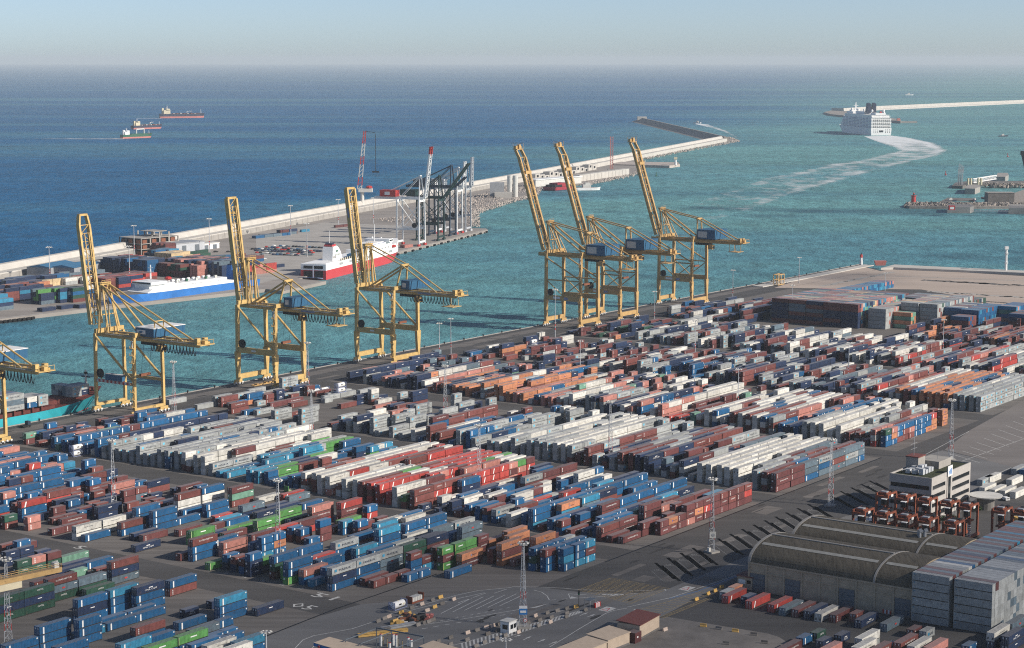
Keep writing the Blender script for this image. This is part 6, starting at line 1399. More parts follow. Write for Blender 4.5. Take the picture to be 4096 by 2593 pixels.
# ------------------------------------------------------------------ office block
t = thing('office_block', 'white banded office block with flat green roof', 'office building', tuple(yd(-140.2, 416.4)), AL)
LU, LV, H = 37.0, 17.2, 16.0
def O(u, v, z): return (u, -v, z)
m = MB().M('office_panel')
fl = [(0.0, 1.2), (3.2, 5.0), (6.6, 8.4), (10.0, 11.8), (13.4, 16.0)]
for z0, z1 in fl: m.box(0, LU, -LV, 0, z0, z1)
m.box(14.2, 18.0, -LV - .25, -LV + .02, 0, 18.5); m.build('wall', t)
m = MB().M('glass'); m.box(.35, LU - .35, -LV + .35, -.35, .2, 15.6); wn = m.build('window_band', t)
m = MB().M('office_panel')
for z in (1.2, 5.0, 8.4, 11.8):
    z1 = {1.2: 3.2, 5.0: 6.6, 8.4: 10.0, 11.8: 13.4}[z]
    for u in (.0, LU - 1.0): m.box(u + .02, u + .98, -LV + .02, -LV + 1.0, z + .002, z1 - .002)
    m.box(12.8, 14.18, -LV + .02, -LV + .9, z + .002, z1 - .002); m.box(18.02, 19.4, -LV + .02, -LV + .9, z + .002, z1 - .002)
m.build('pier', wn)
m = MB().M('glass'); m.box(14.9, 17.2, -LV - .32, -LV - .26, .6, 14.6); m.build('stair_window', t)
m = MB().M('white'); m.box(14.0, 18.2, -LV - .5, -LV - .3, 14.9, 18.9); m.M('tile_blue')
for k in range(3): m.face([(14.6 + k * 1.1, -LV - .51, 15.5), (15.2 + k * 1.1, -LV - .51, 15.5), (15.6 + k * 1.0, -LV - .51, 17.2 + k * .4), (14.9 + k * 1.0, -LV - .51, 17.0 + k * .4)])
m.build('sign_panel', t)
m = MB().M('turf'); m.box(.5, LU - .5, -LV + .5, -.5, 16.0 - .3 + .31, 16.08); m.build('green_roof', t)
m = MB().M('office_panel')
for a in ((0, LU, -LV, -LV + .45), (0, LU, -.45, 0), (0, .45, -LV + .46, -.46), (LU - .45, LU, -LV + .46, -.46)): m.box(*a, 16.01, 16.6)
m.build('parapet', t)
m = MB().M('concrete'); m.box(19.5, 31, -11.5, -3, 16.1, 19.0); m.box(12.5, 19, -6, -1, 16.1, 21.0); m.M('tin_red').box(12.3, 19.2, -6.2, -.8, 21.0, 21.4); m.build('roof_house', t)
m = MB().M('greypaint'); r = random.Random(4)
for k in range(12): x, y = 5 + (k % 4) * 2.6, -4.2 - (k // 4) * 2.7; m.box(x, x + 1.9, y - 1.8, y, 16.3, 16.3 + r.uniform(1.3, 2.6))
m.M('steel')
for k in range(5): m.tube((4.5, -3 - k * 1.8, 17.2), (15, -3 - k * 1.8, 17.2), .22, n=6)
m.build('air_conditioner', t)
m = MB().M('steel'); m.tube((15, -3, 21.4), (15, -3, 31), .14, n=5)
for z in (24, 26, 28.5): m.beam((12, -3, z), (18, -3, z), .08)
m.tube((24, -9, 19), (24, -9, 23), .1, n=5); m.build('antenna', t)
# barrel vaulted warehouses
def vault(label, u0, u1, v0, v1, eave, top, front=True):
    t = thing('arched_warehouse', label, 'warehouse', tuple(yd(u0, v0)), AL); Wd = u1 - u0; Lv = v1 - v0
    arc = lambda n_, d=0.0: [(Wd / 2 + (Wd / 2 + d) * sin(a), eave + (top - eave + d) * cos(a)) for a in [-pi / 2 + pi * k / n_ for k in range(n_ + 1)]]
    A_ = arc(24); m = MB().M('warehouse_roof'); m.loft([[(x, -v, z) for x, z in A_] for v in (0.3, Lv - .3)], cap=False, closed=False); rf = m.build('roof', t)
    m = MB().M('concrete'); 
    for v in (0, Lv * .765): 
        B_ = arc(24, .14); m.loft([[(x, -v - .0, z) for x, z in B_] + [(x, -v, z - .5) for x, z in B_[::-1]], [(x, -v - (.7 if v else 1.0), z) for x, z in B_] + [(x, -v - (.7 if v else 1.0), z - .5) for x, z in B_[::-1]]])
    m.box(Wd / 2 - .45, Wd / 2 + .45, -Lv * .765, -1.1, top + .05, top + .32); m.build('rib', rf)
    m = MB().M('translucent'); aa = -pi / 2 * .42; p0 = (Wd / 2 + (Wd / 2 + .1) * sin(aa), eave + (top - eave + .1) * cos(aa)); aa = -pi / 2 * .34; p1 = (Wd / 2 + (Wd / 2 + .1) * sin(aa), eave + (top - eave + .1) * cos(aa))
    for a, b in ((.03, .74), (.79, .97)): m.face([(p0[0], -Lv * a, p0[1]), (p0[0], -Lv * b, p0[1]), (p1[0], -Lv * b, p1[1]), (p1[0], -Lv * a, p1[1])])
    m.build('skylight', rf)
    m = MB().M('warehouse_wall')
    for v in (.35, Lv - .35):
        m.face([(x, -v, z) for x, z in A_] + [(Wd, -v, 0), (0, -v, 0)])
    m.box(.3, .5, -Lv + .35, -.36, 0, eave + .2); m.box(Wd - .5, Wd - .3, -Lv + .35, -.36, 0, eave + .2); wl = m.build('wall', t)
    if front:
        m = MB().M('warehouse_wall'); nb = 9
        for k in range(nb + 1): v = .35 + (Lv - .7) * k / nb; m.box(0, .32, -v - .3, -v + .3, 0, eave)
        m.box(.05, .32, -Lv + .4, -.4, 6.2, 6.6); m.box(-.15, .34, -Lv + .3, -.3, eave - .5, eave); m.build('pilaster', wl)
        for k in (0, 2, 5, 8):
            v = .35 + (Lv - .7) * k / nb; m = MB().M('door_grey'); m.box(.12, .28, -v - (Lv - .7) / nb + .5, -v - .5, 0, 5.8); d_ = m.build('door', wl); m = MB().M('dark')
            for z in (1.9, 3.8): m.box(.10, .118, -v - (Lv - .7) / nb + .5, -v - .5, z, z + .08)
            m.build('door_joint', d_)
    return t
w1 = vault('arched warehouse, front one, with grey doors facing parked containers', -265.2, -234.6, 424.2, 482.6, 9.5, 15.6)
w2 = vault('arched warehouse, rear one, with two metal vents on its roof', -233.9, -205, 423.0, 482.6, 9.5, 15.6, False)
m = MB().M('steel')
for x, y in ((10.2, -43), (11.6, -44.2), (11.5, -42), (12.9, -43.4)): m.tube((x, y, 15.0), (x, y, 17.2), .5, n=8); m.tube((x, y, 17.2), (x + .5, y - .9, 17.5), .52, n=8)
m.M('tin_red').box(9.5, 13.5, -45, -41.3, 14.4, 15.1); m.build('roof_vent', w2)
# ------------------------------------------------------------------ straddle carriers
t = thing('straddle_carrier', 'x', 'straddle carrier', yd(0, 0), AL, 'orange straddle carriers parked by the office'); sc0 = t
for sx in (-1, 1):
    for sy in (-1, 1):
        m = MB().M('orange'); m.box(sx * 3.6 - .45, sx * 3.6 + .45, sy * 2.2 - .32, sy * 2.2 + .32, 1.3, 11.4)
        if sx < 0 and sy < 0:
            for k in range(6): m.M('white').box(sx * 3.6 - .47, sx * 3.6 + .47, sy * 2.2 - .34, sy * 2.2 + .34, 1.6 + k * .8, 2.0 + k * .8)
        m.build('leg', t)
    m = MB().M('orange'); m.box(sx * 3.6 - .5, sx * 3.6 + .5, -2.6, 2.6, 11.4, 12.2); m.build('cross_beam', t)
for sy in (-1, 1):
    m = MB().M('orange'); m.box(-4.9, 4.9, sy * 2.2 - .42, sy * 2.2 + .42, .75, 1.75); sb = m.build('side_beam', t)
    m = MB().M('orange'); m.box(-4.0, 4.0, sy * 2.2 - .3, sy * 2.2 + .3, 12.2, 12.9); m.build('top_beam', t)
    for x in (-4, -1.4, 1.4, 4): m = MB().M('rubber'); m.tube((x, sy * 2.2 - .3, .75), (x, sy * 2.2 + .3, .75), .74, n=12); m.build('wheel', sb)
m = MB().M('orange'); m.box(-2.9, 1.2, -1.4, 1.4, 12.25, 13.1); m.M('dark').box(1.3, 3.4, -1.7, -.5, 12.3, 13.4); m.box(1.3, 3.4, .5, 1.7, 12.3, 13.2); m.M('white').box(-1.4, .4, -2.65, -2.52, 11.5, 12.4); m.M('steel').box(-2.4, -.6, -1.2, 1.2, 13.12, 13.5); m.build('engine_deck', t)
m = MB().M('glass'); m.box(-5.6, -4.15, -2.4, -.6, 9.3, 11.2); m.M('white').box(-5.7, -4.1, -2.5, -.5, 11.2, 11.4); m.M('orange').box(-5.6, -4.15, -2.4, -.6, 8.9, 9.28); m.build('cab', t)
m = MB().M('rust'); m.box(-3.0, 3.0, -1.2, 1.2, 6.2, 6.7); m.M('dark')
for x in (-2.6, 2.6):
    for y in (-.9, .9): m.tube((x, y, 6.7), (x, y, 12.2), .06, n=4)
m.build('spreader', t)
SP = [(-156, 422.5), (-156, 430.3), (-156, 438.8), (-156, 447.5), (-156.5, 455), (-186, 427.5), (-186, 436), (-186, 444.2), (-185.5, 452), (-185, 461.5), (-155.5, 467.5), (-154, 474.5)]
SL = ['leftmost of the back row, at the near corner of the office', 'second from left in the back row', 'middle one of the back row', 'fourth from left in the back row', 'rightmost of the back row, with white plate', 'leftmost of the front row, mostly behind the warehouse roof', 'second from left in the front row', 'middle one of the front row', 'fourth from left in the front row', 'rightmost of the front row', 'standing apart near the yellow car, left of two', 'partly behind the tall stack, right of two']
for i, (p, s) in enumerate(zip(SP, SL)):
    o = t if i == 0 else dup(t); o.location = yd(*p); tag(o, 'orange straddle carrier ' + s)
# ------------------------------------------------------------------ cars, vans, reefers by the office
def vehicle(name, label, cat, p, rz, k, L, h):
    t = thing(name, label, cat, tuple(p), rz); m = MB().M(k); wd = .95 if cat == 'van' else .88
    m.loft([[(-L / 2, y, .4), (-L / 2, y, h * .9), (-L * .45, y, h), (L * (.28 if cat == 'van' else .12), y, h), (L * .38, y, h * .62), (L / 2, y, h * .55), (L / 2, y, .4)] for y in (-wd, wd)]); m.build('body', t)
    m = MB().M('glass'); m.box(-L * .4, L * .26, -wd - .015, -wd - .005, h * .62, h * .88); m.box(-L / 2 - .02, -L / 2 - .005, -wd + .2, wd - .2, h * .58, h * .85); m.build('window', t)
    for x in (-L * .3, L * .3):
        for s in (-1, 1): m = MB().M('rubber'); m.tube((x, s * (wd - .2), .36), (x, s * (wd + .02), .36), .36, n=10); m.build('wheel', t)
    return t
for i, (a, b, nm, lab) in enumerate(((835, 372, 'van', 'white van parked by the warehouse, nearest of the row'), (870, 355, 'van', 'second white van parked behind the warehouse roof'), (945, 350, 'car', 'white car parked right of the two vans'), (965, 335, 'car', 'white car in the row beside the first straddle carrier'), (985, 320, 'car', 'farthest white car in the row by the truck slots'), (1955, 100, 'car', 'white car under the corner of the office block'), (2015, 105, 'car', 'white car right of the office beside the white containers'), (2230, 135, 'car', 'white car parked alone before the round canopy'), (2340, 345, 'van', 'yellow van partly behind the tall stack'))):
    vehicle('parked_' + nm, lab, nm, gt(3, 3, a, b), AL + .9, 'barrier_yellow' if 'yellow' in lab else 'white', 5.2 if nm == 'van' else 4.3, 2.2 if nm == 'van' else 1.45)
RF = [(1985, 60, 'w'), (2085, 80, 'w'), (2180, 95, 'w'), (2280, 110, 'w')]
for c_, r_, x, y, k, L in ((3, 3, 2010, 75, 'w', 12.19), (3, 3, 2105, 95, 'w', 12.19), (3, 3, 2200, 105, 'w', 12.19), (3, 3, 2300, 118, 'w', 12.19), (3, 2, 1990, 1524, 'g', 12.19), (3, 2, 2060, 1500, 'w', 12.19), (3, 2, 2265, 1524, 'w', 12.19), (3, 2, 2310, 1420, 'g', 12.19), (3, 2, 2390, 1430, 'b', 12.19)):
    p = gt(c_, r_, x, y); mass.T = Matrix.Translation((p.x, p.y, 0)) @ Matrix.Rotation(AL, 4, 'Z'); mass.box(0, L, -1.22, 1.22, 0, TIER, CRGB[k]); mass.T = Matrix.Translation((p.x, p.y, 0)) @ Matrix.Rotation(AL, 4, 'Z') @ Matrix.Translation((L / 2, 0, 0)); lettering(mass, k, L, -1.232, 0, False)
mass.T = None
t = thing('round_canopy', 'round pale canopy roof beside the office block', 'canopy', tuple(gt(3, 3, 2045, 215))); m = MB().M('offwhite'); m.tube((0, 0, 5), (0, 0, 5.5), 6.2, 6.5, 24); m.build('roof', t); m = MB().M('concrete_dark'); m.tube((0, 0, 0), (0, 0, 5), 3.4, 3.4, 16); m.build('kiosk', t)
def bush(label, p, r_, seed):
    t = thing('shrub', label, 'shrub', tuple(p)); q = random.Random(seed); m = MB().M('rust'); m.tube((0, 0, 0), (0, 0, r_), .12, .06, 6); m.build('stem', t); m = MB().M('leaf')
    for _ in range(420):
        v = Vector((q.gauss(0, 1), q.gauss(0, 1), q.gauss(0, 1))).normalized() * r_ * q.uniform(.45, 1.05); v.z = abs(v.z) * .9 + r_ * .35; a = Vector((q.gauss(0, 1), q.gauss(0, 1), q.gauss(0, 1))).normalized() * .32; b = Vector((q.gauss(0, 1), q.gauss(0, 1), q.gauss(0, 1))).normalized() * .32; m.face([v, v + a, v + a + b, v + b])
    m.build('foliage', t)
bush('dark green shrub at the base of the round canopy', gt(3, 3, 1970, 240), 2.0, 1); bush('dark green shrub between straddle carriers and office wall', gt(3, 3, 1740, 330), 1.9, 2); bush('larger dark shrub at the foot of the office wall', gt(3, 3, 1650, 350), 2.2, 3)
# ------------------------------------------------------------------ gate area at the bottom
def barrier(kind, p, rz, label):
    k = 'barrier_' + kind
    if k not in cmesh:
        m = MB().M(k); m.loft([[(x, -.42, 0), (x, .42, 0), (x, .40, .22), (x, .2, .5), (x, .14, 1.15), (x, -.14, 1.15), (x, -.2, .5), (x, -.40, .22)] for x in (-1.25, 1.25)]); o = m.build('concrete_barrier'); cmesh[k] = o
    else: o = dup(cmesh[k])
    o.location = (p.x, p.y, .02); o.rotation_euler = (0, 0, rz); o.scale = (.82, .9, .85); tag(o, label, 'concrete barrier', 'concrete road barriers'); return o
BR = {(1, 3): '1150 1270 g,1208 1245 g,1250 1228 p,1365 1190 y,1465 1145 g,1560 1110 p,1610 1170 p,1680 1137 y,1752 1105 g,1735 1045 y,1660 1070 g,1860 1065 p,1585 1285 g,1625 1275 g,1665 1258 g,1525 1305 g,1990 1380 p,2080 1355 g,1830 1425 g,2165 1330 p,2225 1315 p,2290 1300 g,2180 1390 g,2270 1360 g,1985 1445 g,2150 1470 g,2265 1435 g,2345 1405 g,2070 1505 g,1715 1460 g,1830 1490 g',
      (2, 3): '220 1220 p,330 1193 g,425 1172 g,515 1152 g,600 1135 y,690 1165 g,260 1262 g,370 1235 g,515 1198 g,510 1228 g,250 1312 g,360 1280 p,150 1285 g,15 1262 g,60 1375 p,1080 1262 y,785 1385 y,935 1320 p,1845 1012 y,1910 985 y,1735 1065 y,1970 950 y,1800 1312 y,1945 1338 g,2100 1362 y,2275 1395 g,2015 1480 g,2375 1470 g,1440 1350 p'}
bn = dict(g='weathered grey', p='pale', y='yellow'); cnt = 0; spots = []
for (c_, r_), s in BR.items():
    for e in s.split(','):
        x, y, k = e.split(); x, y = float(x), float(y); p = gt(c_, r_, x, y + 12); sx, sy = P(c_, r_, x, y)
        area = 'by the rubbish pile' if (c_ == 1 and x < 1760 and y > 1160) else 'along the lane behind the tank container' if (c_ == 1 and y < 1160) else 'on the bare concrete yard' if (c_ == 2 and y > 1300 and x > 1500) else 'by the yellow hatching' if (c_ == 2 and x > 1600) else 'near the beige wall' if (c_ == 2 and x > 700) else 'around the striped island'
        rz = AL if not (c_ == 2 and y > 1300 and x > 1500) else AL - 1.3
        spots.append((k, area, p, rz, sx))
for k, area, p, rz, sx in spots:
    same = sorted([q[4] for q in spots if q[0] == k and q[1] == area]); i = same.index(sx)
    lab = '%s concrete barrier %s' % (bn[k], area) + ('' if len(same) == 1 else ', %s counted from left' % nth(i))
    barrier(dict(g='grey', p='pale', y='yellow')[k], p, rz + random.Random(int(sx)).uniform(-.12, .12), lab)
t = thing('striped_barrier', 'red and white striped barrier beside the bus shelter frame', 'barrier', tuple(gt(2, 3, 800, 1138)), AL); m = MB()
for k in range(5): m.M('red' if k % 2 == 0 else 'white').box(-1.5 + k * .6, -.9 + k * .6, -.35, .35, 0, 1.5)
m.build('block', t)
t = thing('striped_barrier', 'red and white barrier lying at the warehouse doors', 'barrier', tuple(gt(3, 3, 1122, 1202)), AL - pi / 2); m = MB()
for k in range(5): m.M('red' if k % 2 == 0 else 'white').box(-1.5 + k * .6, -.9 + k * .6, -.35, .35, 0, 1.3)
m.build('block', t)
# tank container and its neighbour
def tank(label, p, rz, frame='deck_blue', body='white', group=None):
    t = thing('tank_container', label, 'tank container', tuple(p), rz, group); X, Y, H = 3.03, 1.2, 2.55; m = MB().M(frame)
    for sx in (-1, 1):
        for sy in (-1, 1): m.box(sx * X - .09, sx * X + .09, sy * Y - .09, sy * Y + .09, 0, H)
        m.box(sx * X - .08, sx * X + .08, -Y + .09, Y - .09, .03, .2); m.box(sx * X - .08, sx * X + .08, -Y + .09, Y - .09, H - .17, H - .02); m.beam((sx * X, -Y, .3), (sx * X, Y, H - .3), .08); m.beam((sx * X, Y, .3), (sx * X, -Y, H - .3), .08)
    for sy in (-1, 1): m.box(-X + .09, X - .09, sy * Y - .07, sy * Y + .07, .03, .19)
    m.build('frame', t); m = MB().M(body); rg = []
    for x, r_ in ((-2.85, .5), (-2.7, .95), (-2.5, 1.1), (2.5, 1.1), (2.7, .95), (2.85, .5)): rg.append([(x, r_ * cos(a), 1.32 + r_ * sin(a)) for a in [2 * pi * k / 18 for k in range(18)]])
    m.loft(rg); m.build('vessel', t); m = MB().M('dark'); m.box(-.7, .5, -1.13, -1.08, 1.2, 1.7); m.M('cream').box(1.2, 2.0, -1.13, -1.08, 1.1, 1.6); m.tube((0, 0, 2.42), (0, 0, 2.56), .3, n=10); m.build('marking', t); return t
tk = tank('white tank container in a blue frame standing alone on the ground', gt(1, 3, 1335, 1150), AL)
TK = [((2, 2), 200, 225, 2, 'red'), ((1, 2), 795, 690, 3, 'dark'), ((1, 2), 555, 655, 1, 'red'), ((1, 2), 640, 640, 1, 'red'), ((0, 2), 725, 1240, 2, 'red'), ((2, 2), 1000, 1110, 1, 'hull_black'), ((2, 2), 350, 185, 1, 'dark'), ((2, 2), 120, 310, 1, 'dark'), ((2, 2), 1590, 255, 1, 'dark'), ((2, 2), 1730, 215, 1, 'red')]
tw = ['standing on the apron near the paired cranes', 'in the tall stack by the left middle road', 'left one of the red framed pair near the apron', 'right one of the red framed pair near the apron', 'under blue containers left of the grey rows', 'next to brown short containers under the lattice mast', 'lying behind a brown short container on the apron', 'beside red containers close to the salmon stack', 'amid mixed stacks of the fifth block', 'topping the mixed stacks by the thin lamp post']
for i, ((c_, r_), x, y, n_, fr_) in enumerate(TK):
    for q in range(n_):
        o = dup(tk); p = gt(c_, r_, x, y); o.location = (p.x, p.y, q * TIER + (0 if i != 4 else 0)); tag(o, 'white tank container %s%s' % (tw[i], '' if n_ == 1 else [', bottom one', ', one above the bottom', ', top one'][q] if n_ == 3 else [', lower one', ', upper one'][q]), group='stacked white tank containers')
t = thing('flat_rack', 'orange flat rack loaded with pale bundles beside the tank container', 'flat rack', tuple(gt(1, 3, 1497, 1090)), AL); m = MB().M('orange'); m.box(-3, 3, -1.2, 1.2, .05, .6); m.build('deck', t)
for sx, h in ((-1, 2.4), (1, 2.6)): m = MB().M('orange'); m.box(sx * 3 - .12, sx * 3 + .12, -1.2, 1.2, .61, h); m.build('end_frame', t)
m = MB().M('offwhite')
for k in range(6): m.box(-2.6 + k * .85, -1.9 + k * .85, -1.05, 1.05, .62, 2.0)
m.build('bundle', t)
# flat racks, bright green, in the yard
def rack(label, p, z=0.0):
    t = thing('flat_rack', label, 'flat rack', (p.x, p.y, z), AL, 'green flat racks in the yard'); m = MB().M('c_G'); m.box(-6, 6, -1.2, 1.2, .1, .7); m.build('deck', t); m = MB().M('cream'); m.box(-5.7, 5.7, -1.0, 1.0, .71, .78); m.build('planks', t)
    for sx in (-1, 1): m = MB().M('c_G'); m.box(sx * 6 - .15, sx * 6 + .15, -1.2, 1.2, .71, 2.6); m.build('end_frame', t)
    return t
fr0 = rack('bright green flat rack with planked deck left of the white reefers', gt(1, 2, 430, 1500)); 
for x, y, z, lab in ((600, 1480, 3.0, 'bright green flat rack stacked above others by the white reefers'), (380, 1560, 0, 'bright green flat rack at the foot of the white reefer rows')): o = dup(fr0); p = gt(1, 2, x, y + z * 4); o.location = (p.x, p.y, z); tag(o, lab)
# cabin, shelter, signs
t = thing('gate_cabin', 'white guard cabin with dark windows on the striped island', 'cabin', tuple(gt(1, 3, 2375, 1370)), AL); m = MB().M('white'); m.box(-2, 2, -1.6, 1.6, 0, 3.4); m.build('wall', t); m = MB().M('offwhite'); m.box(-2.2, 2.2, -1.8, 1.8, 3.4, 3.7); m.build('roof', t)
for a in ((-1.2, .2, -1.63, -1.602), (.5, 1.7, -1.63, -1.602)): m = MB().M('glass'); m.box(*a, 1.2, 2.6); m.build('window', t)
m = MB().M('glass'); m.box(-2.03, -2.002, -1.1, .8, 1.2, 2.6); m.build('window', t)
t = thing('bus_shelter', 'thin metal shelter frame beside the striped barrier', 'shelter', tuple(gt(2, 3, 735, 1150)), AL); m = MB().M('steel')
for x in (-1.6, 1.6):
    for y in (-1, 1): m.beam((x, y, 0), (x, y, 2.9), .1)
m.build('post', t); m = MB().M('door_grey'); m.box(-1.8, 1.8, -1.2, 1.2, 2.9, 3.0); m.build('roof', t)
t = thing('traffic_light', 'dark traffic light post beside the yellow barrier', 'traffic light', tuple(gt(2, 3, 628, 1140))); m = MB().M('dark'); m.tube((0, 0, 0), (0, 0, 4), .09, n=6); m.build('post', t); m = MB().M('dark'); m.box(-.3, .3, -.3, .3, 4, 5.4); m.build('head', t); m = MB().M('ship_green'); m.box(-.2, .2, -.33, -.3, 4.1, 4.5); m.build('lens', t)
t = thing('road_sign', 'round blue arrow sign before the red roofed shed', 'road sign', tuple(gt(2, 3, 1168, 1285))); m = MB().M('steel'); m.tube((0, 0, 0), (0, 0, 3.2), .07, n=6); m.build('post', t); m = MB().M('tile_blue'); m.tube((0, -.06, 2.5), (0, -.02, 2.5), .75, n=16); m.build('disc', t); m = MB().M('white'); m.box(-.8, .8, -.08, -.02, 3.4, 4.2); m.face([(-.4, -.07, 2.45), (.1, -.07, 2.45), (.1, -.07, 2.3), (.5, -.07, 2.52), (.1, -.07, 2.75), (.1, -.07, 2.6), (-.4, -.07, 2.6)]); m.build('plate', t)
t = thing('notice_board', 'blue and white notice board hung on the lattice mast', 'notice board', tuple(gt(2, 3, 105, 1338) + Vector((0, -2.6, 5))), 0); m = MB().M('white'); m.box(-1.25, 1.25, -.08, 0, 1.9, 2.8); m.M('tile_blue').box(-1.25, 1.25, -.08, 0, 0, 1.9); m.M('white').box(-.9, .9, -.12, -.081, .6, 1.3); m.build('panel', t)
t = thing('notice_board', 'square white board with a pictogram hung on the lattice mast by the truck slots', 'notice board', tuple(gt(2, 3, 1880, 632) + Vector((0, -2.4, 6)))); m = MB().M('offwhite'); m.box(-1.1, 1.1, -.08, 0, 0, 2.3); m.build('panel', t); m = MB().M('steel'); m.tube((.1, -.1, 1.1), (.1, -.12, 1.1), .6, n=12); m.build('pictogram', t)
t = thing('road_sign', 'round speed limit sign with red ring under the notice board', 'road sign', tuple(gt(2, 3, 108, 1345) + Vector((.5, -3, 0)))); m = MB().M('steel'); m.tube((0, 0, 0), (0, 0, 4.2), .07, n=6); m.build('post', t); m = MB().M('red'); m.tube((0, -.1, 3.6), (0, -.05, 3.6), .65, n=16); m.build('ring', t); m = MB().M('white'); m.tube((0, -.13, 3.6), (0, -.11, 3.6), .47, n=16); m.M('hull_black'); write(m, '30', (0, -.14, 3.38), (1, 0, 0), (0, 0, 1), .45); m.build('disc', t)
for x, y, lab in ((895, 1160, 'white painted panel with a red triangle on the road by the striped barrier'), (1645, 965, 'white painted panel with a red mark on the road by the truck slots')):
    p = gt(2, 3, x, y); m = MB().M('paint_white'); m.T = Matrix.Translation((p.x, p.y, .026)) @ Matrix.Rotation(AL, 4, 'Z'); m.face([(-2.6, -1.8, 0), (2.6, -1.8, 0), (2.6, 1.8, 0), (-2.6, 1.8, 0)]); m.M('red')
    for a, b in (((-1.6, -1), (1.6, 0)), ((1.6, 0), (-1.6, 1)), ((-1.6, 1), (-1.6, -1))): d_ = (Vector(b) - Vector(a)).normalized(); n_ = Vector((-d_.y, d_.x)) * .14; m.face([(a[0] - n_.x, a[1] - n_.y, .004), (b[0] - n_.x, b[1] - n_.y, .004), (b[0] + n_.x, b[1] + n_.y, .004), (a[0] + n_.x, a[1] + n_.y, .004)])
    m.T = None; tag(m.build('road_panel'), lab, 'road marking')
# beige sheds at the bottom
def walled(label, a, b, c_, hgt, roof, flat=False):
    """a, b: pixels of the long front wall foot (left, right), c_: depth"""
    A_, B_ = a, b; d_ = (B_ - A_).normalized(); t = thing('shed', label, 'shed', (A_.x, A_.y, 0), atan2(d_.y, d_.x)); L = (B_ - A_).length
    m = MB().M('beige'); m.box(0, L, 0, c_, 0, hgt); m.build('wall', t); m = MB().M(roof); m.loft([[(-.3, -.3, hgt + .01), (L + .3, -.3, hgt + .01), (L + .3, c_ + .3, hgt + .5), (-.3, c_ + .3, hgt + .5)], [(-.3, -.3, hgt + .25), (L + .3, -.3, hgt + .25), (L + .3, c_ + .3, hgt + .75), (-.3, c_ + .3, hgt + .75)]]); m.build('roof', t)
    m = MB().M('concrete_dark'); m.box(L * .02, L * .98, -.06, -.004, 0, .6); m.build('plinth', t); return t
walled('beige shed with rust red roof at the bottom centre', gt(2, 3, 1200, 1450), gt(2, 3, 1385, 1345), 7.5, 4.4, 'tin_red')
walled('long beige shed with dusty flat roof at the bottom edge', gt(2, 3, 900, 1570), gt(2, 3, 1105, 1490), 7.5, 3.6, 'beige')
t = walled('long beige wall section left of the long shed at the bottom edge', gt(2, 3, 560, 1720), gt(2, 3, 890, 1580), 7.0, 3.4, 'beige')
t = thing('steel_bin', 'dark red steel container bin against the beige shed', 'bin', tuple(gt(2, 3, 1150, 1465)), AL); m = MB().M('c_m'); m.box(-1.8, 1.8, -1.4, 1.4, 0, 3.2); m.build('body', t); m = MB().M('white'); m.box(-.7, .0, -1.43, -1.405, 1.5, 2.0); m.build('marking', t)
t = thing('guard_house', 'small brick hut with reddish roof and white notice by the warehouse corner', 'hut', tuple(gt(2, 3, 2118, 960)), AL - pi / 2); m = MB().M('warehouse_wall'); m.box(0, 5.5, 0, 6, 0, 4.2); m.build('wall', t); m = MB().M('tin_red'); m.box(-.4, 5.9, -.4, 6.4, 4.2, 4.5); m.build('roof', t); m = MB().M('white'); m.box(.5, 3.0, -.05, -.003, 1.8, 3.2); m.build('notice', t); m = MB().M('glass'); m.box(3.6, 5.0, -.05, -.003, 2, 3.2); m.build('window', t)
# gate canopies and lane gear at the bottom edge
def canopy(label, pts, z):
    t = thing('gate_canopy', label, 'canopy'); A_ = [g(1100 + x / 1.715, 2290 + y / 1.715, z) for x, y in pts]
    m = MB().M('beige'); m.prism([xy(p) for p in A_], z - .02, z + .05); m.build('roof', t); m = MB().M('tile_blue')
    for a, b in zip(A_, A_[1:] + A_[:1]): m.beam(a + Vector((0, 0, -.5)), b + Vector((0, 0, -.5)), .12, .8)
    f_ = m.build('fascia', t); m = MB().M('steel')
    for p in A_: q = p.lerp(sum(A_, Vector()) / len(A_), .12); m.beam((q.x, q.y, 0), (q.x, q.y, z - .1), .3)
    m.build('column', t)
    m = MB().M('red'); a, b = A_[0], A_[-1]; d_ = (b - a).normalized()
    for k in (.08, .24): q = a.lerp(b, k) + Vector((0, 0, -.55)); m.tube(q + Vector((-.3, -.5, 0)), q + Vector((-.25, -.42, 0)), .42, n=12)
    m.build('no_entry_disc', t); return t
canopy('flat beige gate canopy with blue edge, left one at the bottom', [(265, 483), (372, 443), (900, 580), (800, 640)], 5.5)
canopy('flat beige gate canopy with blue edge, right one at the bottom', [(985, 508), (1085, 468), (1600, 620), (1500, 660)], 5.5)
Z13 = lambda x, y, z=0: g(1100 + x / 1.715, 2290 + y / 1.715, z)
t = thing('lane_gantry', 'dark steel gantry frame over the gate lanes', 'gantry'); m = MB().M('door_grey'); tops = [Z13(695, 380, 6.5), Z13(800, 405, 6.5), Z13(1020, 440, 6.5)]
for p in tops: m.beam((p.x, p.y, 0), (p.x, p.y, 6.5), .3)
m.beam(tops[0], tops[2], .35)
for p in tops: q = p + EU * -14; m.beam((q.x, q.y, 0), (q.x, q.y, 6.5), .3); m.beam((q.x, q.y, 6.3), (p.x, p.y, 6.3), .25)
m.build('frame', t)
